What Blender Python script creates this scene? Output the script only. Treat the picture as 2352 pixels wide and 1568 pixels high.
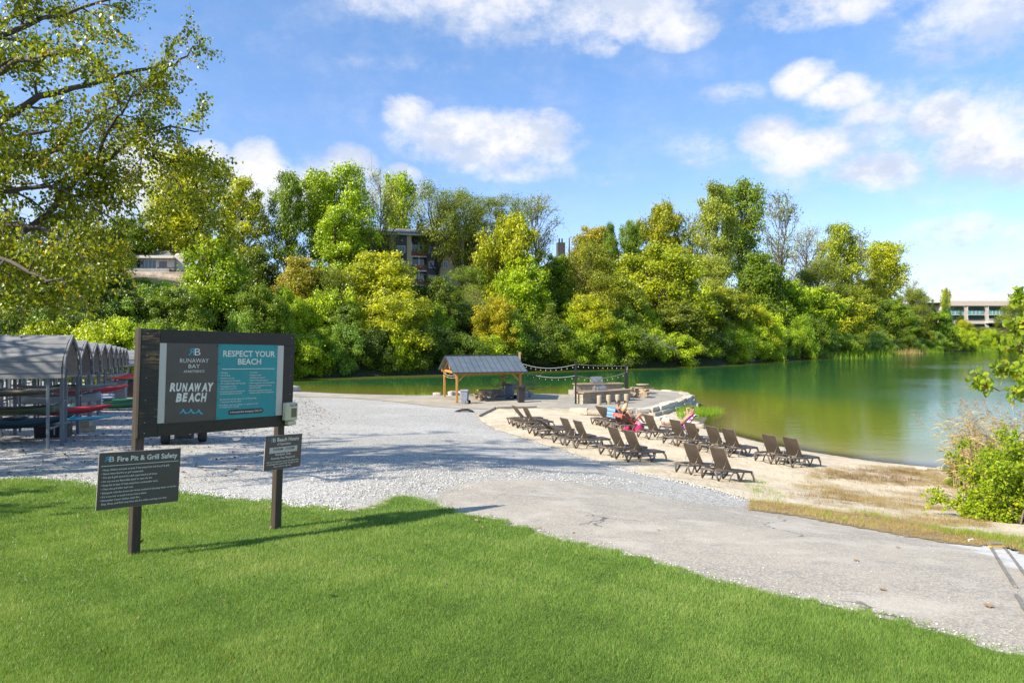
import bpy, bmesh, math, random
import numpy as np
from mathutils import Vector, Matrix, geometry
R = math.radians
scene = bpy.context.scene
for o in list(bpy.data.objects): bpy.data.objects.remove(o)
COL = scene.collection
# ------------------------------------------------------------------ camera, sky, sun, exposure
ZC = 5.2; F = 1568.0; HY = 780.0
cam = bpy.data.cameras.new("camera"); camo = bpy.data.objects.new("camera", cam); COL.objects.link(camo)
camo.location = (0, 0, ZC); camo.rotation_euler = (R(90), 0, 0)
cam.sensor_width = 36; cam.lens = 24; cam.shift_y = -4/2352; cam.clip_end = 3000; cam.clip_start = 0.05
scene.camera = camo
SUN_DIR = Vector((-0.84*math.cos(R(39)), -0.543*math.cos(R(39)), math.sin(R(39))))     # towards the sun
sl = bpy.data.lights.new("sun", 'SUN'); sl.energy = 4.7; sl.angle = R(0.55); sl.color = (1, 0.92, 0.77)
so = bpy.data.objects.new("sun", sl); COL.objects.link(so); so.rotation_euler = SUN_DIR.to_track_quat('Z', 'Y').to_euler()
scene.view_settings.view_transform = 'Standard'; scene.view_settings.look = 'None'
scene.view_settings.exposure = 0.90; scene.view_settings.gamma = 1
scene.cycles.max_bounces = 6; scene.cycles.diffuse_bounces = 3; scene.cycles.glossy_bounces = 3
scene.cycles.transmission_bounces = 3; scene.cycles.transparent_max_bounces = 6
scene.cycles.caustics_reflective = False; scene.cycles.caustics_refractive = False
scene.cycles.sample_clamp_indirect = 4

class NT:
    """small helper for writing node graphs"""
    def __init__(s, nt): s.nt = nt; s.n = nt.nodes; s.l = nt.links
    def add(s, t, **k):
        nd = s.n.new(t)
        for a, b in k.items(): setattr(nd, a, b)
        return nd
    def put(s, inp, v):
        if isinstance(v, bpy.types.NodeSocket): s.l.new(v, inp)
        elif v is not None:
            try: inp.default_value = v
            except Exception: inp.default_value = (*v, 1) if len(v) == 3 else v
    def math(s, op, a, b=None, c=None, clamp=False):
        nd = s.add('ShaderNodeMath', operation=op); nd.use_clamp = clamp
        s.put(nd.inputs[0], a)
        if b is not None: s.put(nd.inputs[1], b)
        if c is not None: s.put(nd.inputs[2], c)
        return nd.outputs[0]
    def vmath(s, op, a, b=None):
        nd = s.add('ShaderNodeVectorMath', operation=op); s.put(nd.inputs[0], a)
        if b is not None: s.put(nd.inputs[1], b)
        return nd.outputs[0]
    def noise(s, vec, scale, detail=3, rough=.5, dist=0):
        nd = s.add('ShaderNodeTexNoise'); s.put(nd.inputs['Vector'], vec)
        nd.inputs['Scale'].default_value = scale; nd.inputs['Detail'].default_value = detail
        nd.inputs['Roughness'].default_value = rough; nd.inputs['Distortion'].default_value = dist
        return nd.outputs[0]
    def voro(s, vec, scale, feature='F1', out=0, rnd=1.0):
        nd = s.add('ShaderNodeTexVoronoi', feature=feature); s.put(nd.inputs['Vector'], vec)
        nd.inputs['Scale'].default_value = scale; nd.inputs['Randomness'].default_value = rnd
        return nd.outputs[out]
    def ramp(s, fac, stops, interp='LINEAR'):
        nd = s.add('ShaderNodeValToRGB'); cr = nd.color_ramp; cr.interpolation = interp
        while len(cr.elements) < len(stops): cr.elements.new(0.5)
        for e, (p, c) in zip(cr.elements, stops):
            e.position = p; e.color = (*c, 1) if len(c) == 3 else c
        s.put(nd.inputs[0], fac); return nd.outputs[0]
    def smooth(s, v, lo, hi, a=0.0, b=1.0):
        nd = s.add('ShaderNodeMapRange', interpolation_type='SMOOTHSTEP'); s.put(nd.inputs[0], v)
        s.put(nd.inputs[1], lo); s.put(nd.inputs[2], hi); nd.inputs[3].default_value = a; nd.inputs[4].default_value = b
        return nd.outputs[0]
    def mix(s, f, a, b, mode='MIX'):
        nd = s.add('ShaderNodeMix', data_type='RGBA', blend_type=mode)
        s.put(nd.inputs[0], f); s.put(nd.inputs[6], a); s.put(nd.inputs[7], b); return nd.outputs[2]
    def bump(s, h, strength=.5, dist=.02, normal=None):
        nd = s.add('ShaderNodeBump'); s.put(nd.inputs['Height'], h); nd.inputs['Strength'].default_value = strength
        nd.inputs['Distance'].default_value = dist
        if normal is not None: s.put(nd.inputs['Normal'], normal)
        return nd.outputs[0]

def sky_world():
    w = bpy.data.worlds.new("World"); scene.world = w; w.use_nodes = True
    t = NT(w.node_tree); w.node_tree.nodes.clear()
    sky = t.add('ShaderNodeTexSky', sky_type='NISHITA'); sky.sun_disc = False
    sky.sun_elevation = R(39); sky.sun_rotation = math.atan2(SUN_DIR.x, SUN_DIR.y); sky.altitude = 200
    sky.air_density = 1.0; sky.dust_density = 0.35; sky.ozone_density = 2.0
    co = t.add('ShaderNodeTexCoord').outputs['Generated']
    nrm = t.vmath('NORMALIZE', co)
    sep = t.add('ShaderNodeSeparateXYZ'); t.put(sep.inputs[0], nrm); X, Y, Z = sep.outputs
    az = t.math('ARCTAN2', X, Y); el = t.math('ARCSINE', Z)
    # warp the two angles so that cloud edges billow
    st = t.add('ShaderNodeCombineXYZ'); t.put(st.inputs[0], az); t.put(st.inputs[1], t.math('MULTIPLY', el, 1.4)); st = st.outputs[0]
    n1 = t.noise(st, 6, 9, .66); n2 = t.noise(t.vmath('ADD', st, (7.3, 2.1, 4.4)), 20, 8, .68, .2)
    n3 = t.noise(t.vmath('ADD', st, (1.3, 9.1, .4)), 9, 5, .5)
    az = t.math('ADD', az, t.math('MULTIPLY', t.math('SUBTRACT', n3, .5), .05))
    # (bearing, height, half width, half height, density) of each cloud, degrees
    C = []
    def cl(px, py, rx, ry, w=1.0):
        rx *= 1.22; ry *= 1.28
        a = math.atan((px-1176)/F); k = math.cos(a)
        e = math.atan((HY-py)/F*k); C.append((a, e, rx/F*k*k, ry/F*k, w))
    for c in [(1120,325,215,66),(935,262,60,40,.8),(1030,310,95,50),(1230,320,105,60),(1190,385,140,34,.55),
              (345,400,110,85,1),(480,365,50,40,.8),(600,385,75,60,1),(700,440,300,80,.7),(805,375,62,42,1),(915,398,35,22,.8),(300,560,200,90,.6),
              (1850,182,75,42),(1930,215,100,38),(2010,262,110,30,.8),(1680,215,100,26,.35),(1760,310,85,42),(1850,345,130,50),(2010,390,140,46,.95),
              (2170,265,90,52),(2260,330,120,75),(2350,370,110,62,.9),(1600,350,110,44,.3),
              (1120,15,330,55,.6),(1420,20,170,62,.95),(1560,70,90,40,.85),(1930,0,240,52,.8),(2250,50,220,90,.55),(1370,105,60,28,.5),
              (2230,530,190,42,.5),(2300,650,240,40,.55),(1900,600,260,30,.25),(2050,470,200,30,.2),(1520,472,26,14,.8),(1390,410,130,20,.25),(950,150,220,22,.2),
              (2020,320,360,120,.42),(1250,25,420,75,.42),(2300,300,200,130,.6),(2500,330,160,90,.9),(-100,420,240,120,.8),(3000,400,300,120,.8),(-700,300,330,130,.8)]: cl(*c)
    tot = None; low = None
    for a, e, rx, ry, wgt in C:
        dx = t.math('MULTIPLY', t.math('SUBTRACT', az, a), 1/rx); dy = t.math('MULTIPLY', t.math('SUBTRACT', el, e), 1/ry)
        d2 = t.math('MULTIPLY_ADD', dx, dx, t.math('MULTIPLY', dy, dy))
        m = t.math('MULTIPLY', t.math('SUBTRACT', 1.0, d2, clamp=True), wgt)
        tot = m if tot is None else t.math('SMOOTH_MAX', tot, m, .15)
    n = t.math('ADD', t.math('MULTIPLY', t.math('SUBTRACT', n1, .5), 2.6), t.math('MULTIPLY', t.math('SUBTRACT', n2, .5), 2.2))
    v = t.math('ADD', t.math('MULTIPLY', tot, 1.25), n)
    v = t.math('MULTIPLY', v, t.smooth(tot, 0.0, .3))
    mask = t.math('MULTIPLY', t.smooth(v, -.18, 1.05), t.math('MULTIPLY_ADD', tot, .5, .55, clamp=True))
    veil = t.math('MULTIPLY', t.smooth(n1, .45, .75), .22); mask = t.math('MAXIMUM', mask, veil)
    # thicker parts of a cloud are greyer underneath: the same field sampled a little lower
    n4 = t.noise(t.vmath('ADD', st, (0.0, 0.05, 0.0)), 6, 5, .55)
    sh = t.smooth(t.math('ADD', t.math('MULTIPLY', t.math('SUBTRACT', n4, n1), 2.2), t.math('MULTIPLY', n2, .7)), .1, .62)
    ccol = t.mix(sh, (.56, .555, .575), (.36, .405, .50))
    # the sky behind
    low_sky = t.smooth(el, -.02, .75)
    tint = t.mix(low_sky, (.71, .74, .91), (.70, .94, 1.08))
    skyc = t.mix(1.0, sky.outputs[0], tint, 'MULTIPLY')
    skyc = t.vmath('MULTIPLY', skyc, (.130, .130, .130))
    out = t.mix(mask, skyc, ccol)
    below = t.smooth(el, -.03, 0.0)
    bg = t.add('ShaderNodeBackground'); t.put(bg.inputs[0], t.mix(below, (.10, .12, .08), out)); bg.inputs[1].default_value = 1.0
    ow = t.add('ShaderNodeOutputWorld'); t.l.new(bg.outputs[0], ow.inputs[0])
sky_world()

# ------------------------------------------------------------------ small tools
rng = np.random.default_rng(7); random.seed(7)
def tag(o, label=None, cat=None, group=None, kind=None):
    if label: o['label'] = label
    if cat: o['category'] = cat
    if group: o['group'] = group
    if kind: o['kind'] = kind
    return o
def empty(name, loc=(0,0,0), rz=0.0, label=None, cat=None, group=None):
    o = bpy.data.objects.new(name, None); COL.objects.link(o); o.location = loc; o.rotation_euler = (0, 0, rz)
    o.empty_display_size = .1
    return tag(o, label, cat, group)
def link(name, me, parent=None, m=None):
    o = bpy.data.objects.new(name, me); COL.objects.link(o)
    if parent is not None: o.parent = parent
    if m is not None:
        for x in (m if isinstance(m, (list, tuple)) else [m]): me.materials.append(x)
    return o
def copy_tree(o, parent=None):
    c = o.copy(); COL.objects.link(c); c.parent = parent
    for ch in [x for x in COL.objects if x.parent is o]: copy_tree(ch, c)
    return c
KIDS = {}
def dup(root, loc, rz=0.0, scale=None, label=None, group=None, color=None):
    """copy a thing with its parts and sub-parts"""
    if root.name not in KIDS:
        def tree(o): return [(c, tree(c)) for c in o.children]
        KIDS[root.name] = tree(root)
    r = root.copy(); COL.objects.link(r); r.parent = None; r.location = loc; r.rotation_euler = (0, 0, rz)
    if scale is not None: r.scale = scale
    if label: r['label'] = label
    if group: r['group'] = group
    if color is not None: r.color = color
    def rec(kids, p):
        for c, sub in kids:
            k = c.copy(); COL.objects.link(k); k.parent = p
            if color is not None: k.color = color
            rec(sub, k)
    rec(KIDS[root.name], r)
    return r

class MB:
    """collects boxes, tubes, prisms into one mesh"""
    def __init__(s): s.v = []; s.f = []; s.sm = []; s.mi = []; s.m = 0
    def add(s, vs, fs, smooth=False):
        b = len(s.v); s.v += [tuple(v) for v in vs]
        for f in fs: s.f.append(tuple(b+i for i in f)); s.sm.append(smooth); s.mi.append(s.m)
        return s
    def box(s, c, size, rot=None, tap=1.0):
        hx, hy, hz = size[0]/2, size[1]/2, size[2]/2
        vs = [Vector((x*hx*(tap if z > 0 else 1), y*hy*(tap if z > 0 else 1), z*hz)) for x in (-1,1) for y in (-1,1) for z in (-1,1)]
        if rot is not None: vs = [rot @ v for v in vs]
        c = Vector(c); vs = [v+c for v in vs]
        return s.add(vs, [(0,1,3,2),(4,6,7,5),(0,4,5,1),(2,3,7,6),(0,2,6,4),(1,5,7,3)])
    def bar(s, a, b, w, h=None, up=(0,0,1)):
        a, b = Vector(a), Vector(b); d = b-a; L = d.length; x = d.normalized()
        u = Vector(up); y = u.cross(x)
        if y.length < 1e-4: y = Vector((0,1,0)).cross(x)
        y.normalize(); z = x.cross(y); m = Matrix((x, y, z)).transposed()
        return s.box((a+b)/2, (L, w, h or w), m)
    def tube(s, pts, rad, n=6, caps=True, smooth=True, flat=1.0):
        pts = [Vector(p) for p in pts]; k = len(pts)
        if not hasattr(rad, '__len__'): rad = [rad]*k
        vs = []; fs = []; prev = None
        for i, p in enumerate(pts):
            d = (pts[min(i+1, k-1)]-pts[max(i-1, 0)])
            d = d.normalized() if d.length > 1e-9 else Vector((0,0,1))
            if prev is None:
                prev = d.orthogonal().normalized() if abs(d.z) > .9 else Vector((0,0,1)).cross(d).normalized()
            a = prev - d*prev.dot(d); a = a.normalized() if a.length > 1e-6 else d.orthogonal().normalized(); prev = a
            b = d.cross(a)
            for j in range(n):
                t = 2*math.pi*j/n; vs.append(p + (a*math.cos(t) + b*math.sin(t)*flat)*rad[i])
        for i in range(k-1):
            for j in range(n): fs.append((i*n+j, i*n+(j+1) % n, (i+1)*n+(j+1) % n, (i+1)*n+j))
        s.add(vs, fs, smooth)
        if caps: s.add(vs[:n], [tuple(range(n-1, -1, -1))]); s.add(vs[-n:], [tuple(range(n))])
        return s
    def lathe(s, c, prof, n=20, smooth=True, ax=None):
        c = Vector(c); vs = []; fs = []
        for r, z in prof:
            for j in range(n):
                t = 2*math.pi*j/n; v = Vector((r*math.cos(t), r*math.sin(t), z))
                if ax is not None: v = ax @ v
                vs.append(c+v)
        k = len(prof)
        for i in range(k-1):
            for j in range(n): fs.append((i*n+j, i*n+(j+1) % n, (i+1)*n+(j+1) % n, (i+1)*n+j))
        s.add(vs, fs, smooth)
        if prof[0][0] > 1e-4: s.add(vs[:n], [tuple(range(n-1, -1, -1))])
        if prof[-1][0] > 1e-4: s.add(vs[-n:], [tuple(range(n))])
        return s
    def prism(s, prof, a, b, smooth=False):
        """a flat outline (list of 3D points) swept from offset a to offset b"""
        a, b = Vector(a), Vector(b); n = len(prof)
        vs = [Vector(p)+a for p in prof]+[Vector(p)+b for p in prof]
        s.add(vs, [tuple(range(n-1, -1, -1)), tuple(range(n, 2*n))])
        return s.add(vs, [(i, (i+1) % n, n+(i+1) % n, n+i) for i in range(n)], smooth)
    def build(s, name, m=None, parent=None, bevel=0, loc=None, fix=True):
        me = bpy.data.meshes.new(name); me.from_pydata(s.v, [], s.f)
        me.polygons.foreach_set('use_smooth', s.sm); me.polygons.foreach_set('material_index', s.mi)
        if fix:
            bm = bmesh.new(); bm.from_mesh(me); bmesh.ops.remove_doubles(bm, verts=bm.verts, dist=1e-5)
            bmesh.ops.recalc_face_normals(bm, faces=bm.faces)
            if bevel: bmesh.ops.bevel(bm, geom=bm.edges[:], offset=bevel, segments=1, affect='EDGES', clamp_overlap=True)
            bm.to_mesh(me); bm.free()
        me.update(); o = link(name, me, parent, m)
        if loc is not None: o.location = loc
        return o
def raw_mesh(name, V, Fidx, k, attr=None, smooth=False):
    """numpy arrays to a mesh: V (n,3), Fidx (m,k)"""
    me = bpy.data.meshes.new(name); n, m = len(V), len(Fidx)
    me.vertices.add(n); me.vertices.foreach_set('co', V.astype(np.float32).ravel())
    me.loops.add(m*k); me.loops.foreach_set('vertex_index', Fidx.astype(np.int32).ravel())
    me.polygons.add(m); me.polygons.foreach_set('loop_start', np.arange(0, m*k, k, dtype=np.int32))
    me.polygons.foreach_set('loop_total', np.full(m, k, dtype=np.int32))
    if smooth: me.polygons.foreach_set('use_smooth', np.ones(m, dtype=bool))
    me.update(calc_edges=True)
    if attr is not None:
        for an, (dom, val) in attr.items():
            a = me.attributes.new(an, 'FLOAT', dom); a.data.foreach_set('value', val.astype(np.float32))
    return me

# ------------------------------------------------------------------ the lie of the land (camera foot at x=0, y=0)
CP = [(0,0,1.9),(-6,0,1.9),(6,0,1.9),(-3,5,2.25),(3,5,2.22),(-4.2,7.6,2.43),(-3,9,2.53),(-9,10,2.6),(-9.8,13.3,2.83),(-14,8,2.4),
 (0,10,2.6),(3,8,2.5),(4.5,4.7,2.2),(-13,19.4,3.1),(-19,19,3.05),(-27.6,49,3.9),(-20,34,3.5),(-36,30,3.2),(-40,45,3.4),(-2,48.7,4.5),(-12,48,4.35),(-3,20,3.35),(-5,30,3.8),(-8,40,4.15),(-12,28,3.55),
 (4.8,12.9,3.2),(5.66,10.15,2.9),(6.4,8.6,2.7),(9,7,2.6),(.47,14.1,2.92),(2.2,13.4,3.02),(2.5,22.3,3.9),(4.1,17.8,3.62),(4.7,15.7,3.42),(.4,27.9,3.98),(-1.4,33.9,4.15),(-1.05,42.4,4.35),
 (6.3,19.3,3.98),(4.5,21.5,4.0),(3,25,4.03),(1.2,29.5,4.03),(11,18.5,4.35),(8,13.5,3.55),(9.5,12.3,3.45),(9.8,23.1,4.35),(5.8,28,4.17),(8,36,4.62),(7.8,30.2,4.32),(5,36,4.3),
 (11.6,41.8,5.2),(12.2,36.6,5.2),(13.1,33,5.2),(14.2,30.8,5.2),(15.9,28.6,5.2),(17.4,27.5,5.2),(19.1,25.5,5.2),
 (16,38,6.2),(18,34,6.2),(22,30,6.2),(4.5,43,4.75),(8,44,4.8),(12,46.5,5.0),(6,50,4.6),(11,54,4.75),(15.5,50,5.6),(14.8,60,5.8),(8,63,5.7),(0,64,5.8),(-9,62,5.6),
 (-2,58,4.62),(4,58,4.65),(-11,57,4.6),(-17,60,4.66),(-17,66,5.6),(-25,64,4.7),(-27,72,5.6),(-32,60,4.4),(-45,62,3.6),(-8,56,4.55),
 (0,80,8),(30,60,8),(40,40,8),(60,100,9),(0,100,9),(-20,82,7.5),(120,150,9),(200,60,9),(19,17,4.6),(14,13,3.7),(13,6,2.8),(26,14,4.4),(2.8,46.8,4.42),(2.0,45.5,4.44),(3.9,46.0,4.44),(26,2,3),(-40,5,2.4),(-60,40,3.2)]
CP = np.array(CP, float); _c = CP[:, :2]/20.0; _z = ZC-CP[:, 2]
def _U(r2): return np.where(r2 > 1e-12, r2*np.log(r2+1e-12), 0)
_n = len(_c); _K = _U(((_c[:, None]-_c[None])**2).sum(-1))+np.eye(_n)*2e-3; _P = np.hstack([np.ones((_n, 1)), _c])
_A = np.block([[_K, _P], [_P.T, np.zeros((3, 3))]]); _w = np.linalg.solve(_A, np.append(_z, [0, 0, 0]))
SHORE = np.array([(-260,75),(-120,66),(-62,64),(-40,70),(-34,80),(-29,92.7),(-11.4,102),(1.7,113),(22,125),(42,142),(63,168),(90,194),(140,255),(181,291),(252,354),(300,352),(380,300),(420,200)], float)
def shore_s(x, y):
    """distance beyond the far waterline (negative over the lake)"""
    best = np.full(x.shape, 1e9); sgn = np.ones(x.shape)
    for (ax, ay), (bx, by) in zip(SHORE[:-1], SHORE[1:]):
        dx, dy = bx-ax, by-ay; L2 = dx*dx+dy*dy
        t = np.clip(((x-ax)*dx+(y-ay)*dy)/L2, 0, 1); d = np.hypot(x-ax-t*dx, y-ay-t*dy)
        sd = np.sign(dx*(y-ay)-dy*(x-ax)); m = d < best; best = np.where(m, d, best); sgn = np.where(m, sd, sgn)
    return best*sgn
def gz(x, y):
    x = np.asarray(x, float); y = np.asarray(y, float); sh = x.shape; x = x.ravel(); y = y.ravel(); out = np.empty(len(x))
    for i in range(0, len(x), 60000):
        q = np.stack([x[i:i+60000], y[i:i+60000]], 1)/20.0
        k = _U(((q[:, None]-_c[None])**2).sum(-1)); near = k@_w[:_n]+_w[_n]+q@_w[_n+1:]
        xx, yy = x[i:i+60000], y[i:i+60000]
        fade = np.clip((np.hypot(xx, yy)-75)/25, 0, 1); near = near*(1-fade)-4*fade
        s = shore_s(xx, yy); hm = np.clip(16.5-(xx-60)*.028, 10.5, 16.5)-4.2*np.exp(-((xx+67)/15)**2)
        far = np.where(s < 0, s*.35, np.minimum(1.2, s*.5)+(hm-1.2)*np.clip(s/32, 0, 1)**1.15)
        far = far+np.clip(s, 0, 6)/6*(.7*np.sin(xx*.21+yy*.13)+.5*np.sin(xx*.07-yy*.3))
        out[i:i+60000] = np.maximum(np.clip(near, -4, 20), np.maximum(far, -4))
    return out.reshape(sh)
def g1(x, y): return float(gz(np.array([x]), np.array([y]))[0])
_D = np.concatenate([np.arange(2, 80, .05), np.arange(80, 450, .5)])
def G(px, py, off=0.0):
    """the point of the ground seen at picture point (px, py) of a 2352-wide picture"""
    x = (px-1176)/F*_D; z = ZC-(py-HY)/F*_D; h = gz(x, _D)+off; k = np.nonzero(z <= h)[0]
    i = k[0] if len(k) else len(_D)-1
    if i > 0:
        a = z[i-1]-h[i-1]; b = z[i]-h[i]; t = a/(a-b) if a != b else 0; d = _D[i-1]+t*(_D[i]-_D[i-1])
    else: d = _D[0]
    return Vector(((px-1176)/F*d, d, ZC-(py-HY)/F*d))
def P(px, py, d): return Vector(((px-1176)/F*d, d, ZC-(py-HY)/F*d))
def atz(px, py, z):
    d = F*(ZC-z)/(py-HY); return P(px, py, d)
# ------------------------------------------------------------------ materials
M = {}
def new_mat(name):
    m = bpy.data.materials.new(name); m.use_nodes = True; t = NT(m.node_tree)
    p = m.node_tree.nodes['Principled BSDF']; M[name] = m; return m, t, p
def simple(name, col, rough=.6, var=.12, scale=8, metal=0, bump=0, bscale=60, spec=.5, coord='Object'):
    m, t, p = new_mat(name); co = t.add('ShaderNodeTexCoord').outputs[coord]
    n = t.noise(co, scale, 5, .6); c = t.ramp(n, [(.3, tuple(max(0, x*(1-var)) for x in col)), (.7, tuple(min(1, x*(1+var)) for x in col))])
    t.put(p.inputs['Base Color'], c); p.inputs['Metallic'].default_value = metal
    p.inputs['Specular IOR Level'].default_value = spec
    t.put(p.inputs['Roughness'], t.smooth(t.noise(co, scale*2.3, 3), .3, .7, max(0, rough-.1), min(1, rough+.1)))
    if bump: t.put(p.inputs['Normal'], t.bump(t.noise(co, bscale, 4, .6), bump, .01))
    return m
def wood(name, dark, light, scale=1.0, axis='X', rough=.65, bump=.4, ring=1.0):
    m, t, p = new_mat(name); co = t.add('ShaderNodeTexCoord').outputs['Object']
    mp = t.add('ShaderNodeMapping'); t.put(mp.inputs[0], co)
    s = {'X': (1.2, 14, 14), 'Y': (14, 1.2, 14), 'Z': (14, 14, 1.2)}[axis]
    mp.inputs['Scale'].default_value = tuple(x*scale for x in s)
    n = t.noise(mp.outputs[0], 1.6, 6, .65, 1.2*ring)
    t.put(p.inputs['Base Color'], t.ramp(n, [(.28, dark), (.5, tuple((a+b)/2 for a, b in zip(dark, light))), (.72, light)]))
    p.inputs['Roughness'].default_value = rough; t.put(p.inputs['Normal'], t.bump(n, bump, .006)); return m

def make_ground_mats():
    # crushed limestone gravel
    m, t, p = new_mat('gravel'); co = t.add('ShaderNodeTexCoord').outputs['Object']
    c1 = t.voro(co, 34, 'F1', 1); v1 = t.voro(co, 34, 'F1', 0); bw = t.add('ShaderNodeSeparateColor'); t.put(bw.inputs[0], c1)
    big = t.noise(co, .22, 5, .6); mid = t.noise(co, 1.7, 5, .65)
    stone = t.ramp(bw.outputs[0], [(0, (.27,.26,.25)), (.22, (.37,.35,.325)), (.6, (.50,.475,.43)), (1, (.72,.69,.62))])
    gap = t.smooth(v1, .35, .62); col = t.mix(t.math('MULTIPLY', gap, .46), stone, (.10,.095,.09))
    col = t.mix(t.smooth(mid, .5, .75, 0, .35), col, (.40,.37,.31)); col = t.mix(t.smooth(big, .45, .7, 0, .25), col, (.62,.61,.60))
    nv = t.smooth(t.noise(co, 6, 4, .7), .35, .65, .86, 1.1); col = t.mix(1.0, col, nv, 'MULTIPLY')
    t.put(p.inputs['Base Color'], col); p.inputs['Roughness'].default_value = .9
    h = t.math('SUBTRACT', 1.0, v1); b1 = t.bump(t.noise(co, 5, 5, .65), .55, .05)
    t.put(p.inputs['Normal'], t.bump(h, .75, .018, b1))
    # asphalt path
    m, t, p = new_mat('asphalt'); co = t.add('ShaderNodeTexCoord').outputs['Object']
    v = t.voro(co, 70, 'F1', 1); s = t.add('ShaderNodeSeparateColor'); t.put(s.inputs[0], v)
    agg = t.ramp(s.outputs[1], [(0, (.22,.20,.18)), (.45, (.33,.29,.24)), (.8, (.42,.37,.30)), (1, (.52,.47,.39))])
    w = t.noise(co, .45, 6, .62); w2 = t.noise(co, 2.6, 6, .7)
    agg = t.mix(t.smooth(w, .40, .66, 0, .5), agg, (.50,.44,.35)); agg = t.mix(t.smooth(w2, .52, .74, 0, .55), agg, (.19,.185,.18))
    agg = t.mix(t.smooth(t.noise(co, 14, 4, .7), .56, .7, 0, .5), agg, (.50,.48,.45))
    sx = t.add('ShaderNodeSeparateXYZ'); t.put(sx.inputs[0], co)
    agg = t.mix(t.smooth(t.noise(co, 1.1, 5, .6), .50, .66, 0, .45), agg, (.55,.50,.42))
    # chalky pale patch near the drain strip, a stain with an edge of its own
    dd = t.math('ADD', t.math('MULTIPLY', sx.outputs[0], 1.0), t.math('MULTIPLY', sx.outputs[1], -.18))
    pp = t.math('ADD', dd, t.math('MULTIPLY', t.math('SUBTRACT', t.noise(co, 2.2, 5, .65), .5), 1.3))
    agg = t.mix(t.math('MULTIPLY', t.smooth(pp, 4.15, 4.5), t.smooth(t.noise(co, 5, 5, .7), .28, .5, .25, .75)), agg, (.60,.61,.61))
    wv = t.vmath('ADD', co, t.vmath('MULTIPLY', (lambda nn: nn)(t.add('ShaderNodeTexNoise').outputs[1]), (.0, .0, .0)))
    warp = t.add('ShaderNodeTexNoise'); t.put(warp.inputs['Vector'], co); warp.inputs['Scale'].default_value = 2.0; warp.inputs['Detail'].default_value = 5
    wco = t.vmath('ADD', co, t.vmath('MULTIPLY', warp.outputs[1], (.9, .9, 0)))
    ce = t.voro(wco, .38, 'DISTANCE_TO_EDGE'); crack = t.math('MULTIPLY', t.math('SUBTRACT', 1.0, t.smooth(ce, .001, .007)), t.smooth(t.noise(co, .6, 2), .50, .58))
    agg = t.mix(t.math('MULTIPLY', crack, .8), agg, (.06,.055,.05))
    t.put(p.inputs['Base Color'], agg); p.inputs['Roughness'].default_value = .88
    hh = t.math('SUBTRACT', t.noise(co, 90, 3, .7), crack); t.put(p.inputs['Normal'], t.bump(hh, .6, .010, t.bump(w2, .4, .03)))
    # beach sand
    m, t, p = new_mat('sand'); co = t.add('ShaderNodeTexCoord').outputs['Object']
    n = t.noise(co, .8, 6, .6); n2 = t.noise(co, 60, 3, .6)
    col = t.ramp(n, [(.3, (.48,.385,.26)), (.55, (.62,.52,.37)), (.8, (.70,.60,.45))])
    sz = t.add('ShaderNodeSeparateXYZ'); t.put(sz.inputs[0], co)
    wet = t.smooth(t.math('ADD', sz.outputs[2], t.math('MULTIPLY', t.math('SUBTRACT', t.noise(co, 1.5, 4), .5), .12)), .06, .16)
    col = t.mix(wet, (.17,.13,.075), col); col = t.mix(t.smooth(n2, .60, .72, 0, .35), col, (.30,.22,.14))
    t.put(p.inputs['Base Color'], col); t.put(p.inputs['Roughness'], t.math('MULTIPLY_ADD', wet, .45, .45))
    hh = t.math('ADD', t.noise(co, 4.5, 5, .6), t.math('MULTIPLY', t.noise(co, 22, 3, .6), .3)); t.put(p.inputs['Normal'], t.bump(hh, .9, .11))
    # fine tan stone screenings round the shelter
    m, t, p = new_mat('screenings'); co = t.add('ShaderNodeTexCoord').outputs['Object']
    n = t.noise(co, .5, 6, .65); v = t.voro(co, 30, 'F1', 0)
    col = t.ramp(n, [(.3, (.27,.235,.18)), (.5, (.40,.35,.27)), (.75, (.52,.47,.39))]); col = t.mix(t.smooth(v, .3, .6, 0, .3), col, (.16,.14,.11))
    t.put(p.inputs['Base Color'], col); p.inputs['Roughness'].default_value = .92; t.put(p.inputs['Normal'], t.bump(t.noise(co, 9, 6, .75), .6, .05))
    # soil under the lawn
    m, t, p = new_mat('turf_soil'); co = t.add('ShaderNodeTexCoord').outputs['Object']
    n = t.noise(co, 1.6, 6, .65); n2 = t.noise(co, 45, 4, .7)
    col = t.ramp(n, [(.25, (.06,.115,.018)), (.5, (.10,.18,.03)), (.75, (.16,.23,.055))]); col = t.mix(t.smooth(n2, .45, .7, 0, .5), col, (.09,.075,.03))
    t.put(p.inputs['Base Color'], col); p.inputs['Roughness'].default_value = .95; t.put(p.inputs['Normal'], t.bump(n2, 1, .03))
    m, t, p = new_mat('hill_soil'); co = t.add('ShaderNodeTexCoord').outputs['Object']
    n = t.noise(co, .25, 6, .65); n2 = t.noise(co, 2.5, 6, .7)
    col = t.ramp(n, [(.3, (.02,.035,.01)), (.5, (.035,.055,.014)), (.75, (.07,.08,.025))]); col = t.mix(t.smooth(n2, .5, .75, 0, .6), col, (.10,.08,.045))
    t.put(p.inputs['Base Color'], col); p.inputs['Roughness'].default_value = .95; t.put(p.inputs['Normal'], t.bump(n2, 1, .5))
    # straw and dry soil verge
    m, t, p = new_mat('verge_soil'); co = t.add('ShaderNodeTexCoord').outputs['Object']
    n = t.noise(co, 3, 6, .7); col = t.ramp(n, [(.3, (.17,.12,.055)), (.5, (.30,.21,.10)), (.75, (.48,.39,.25))])
    t.put(p.inputs['Base Color'], col); p.inputs['Roughness'].default_value = .95; t.put(p.inputs['Normal'], t.bump(t.noise(co, 30, 4, .7), 1, .03))
    # concrete terrace
    m, t, p = new_mat('concrete'); co = t.add('ShaderNodeTexCoord').outputs['Object']
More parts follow.
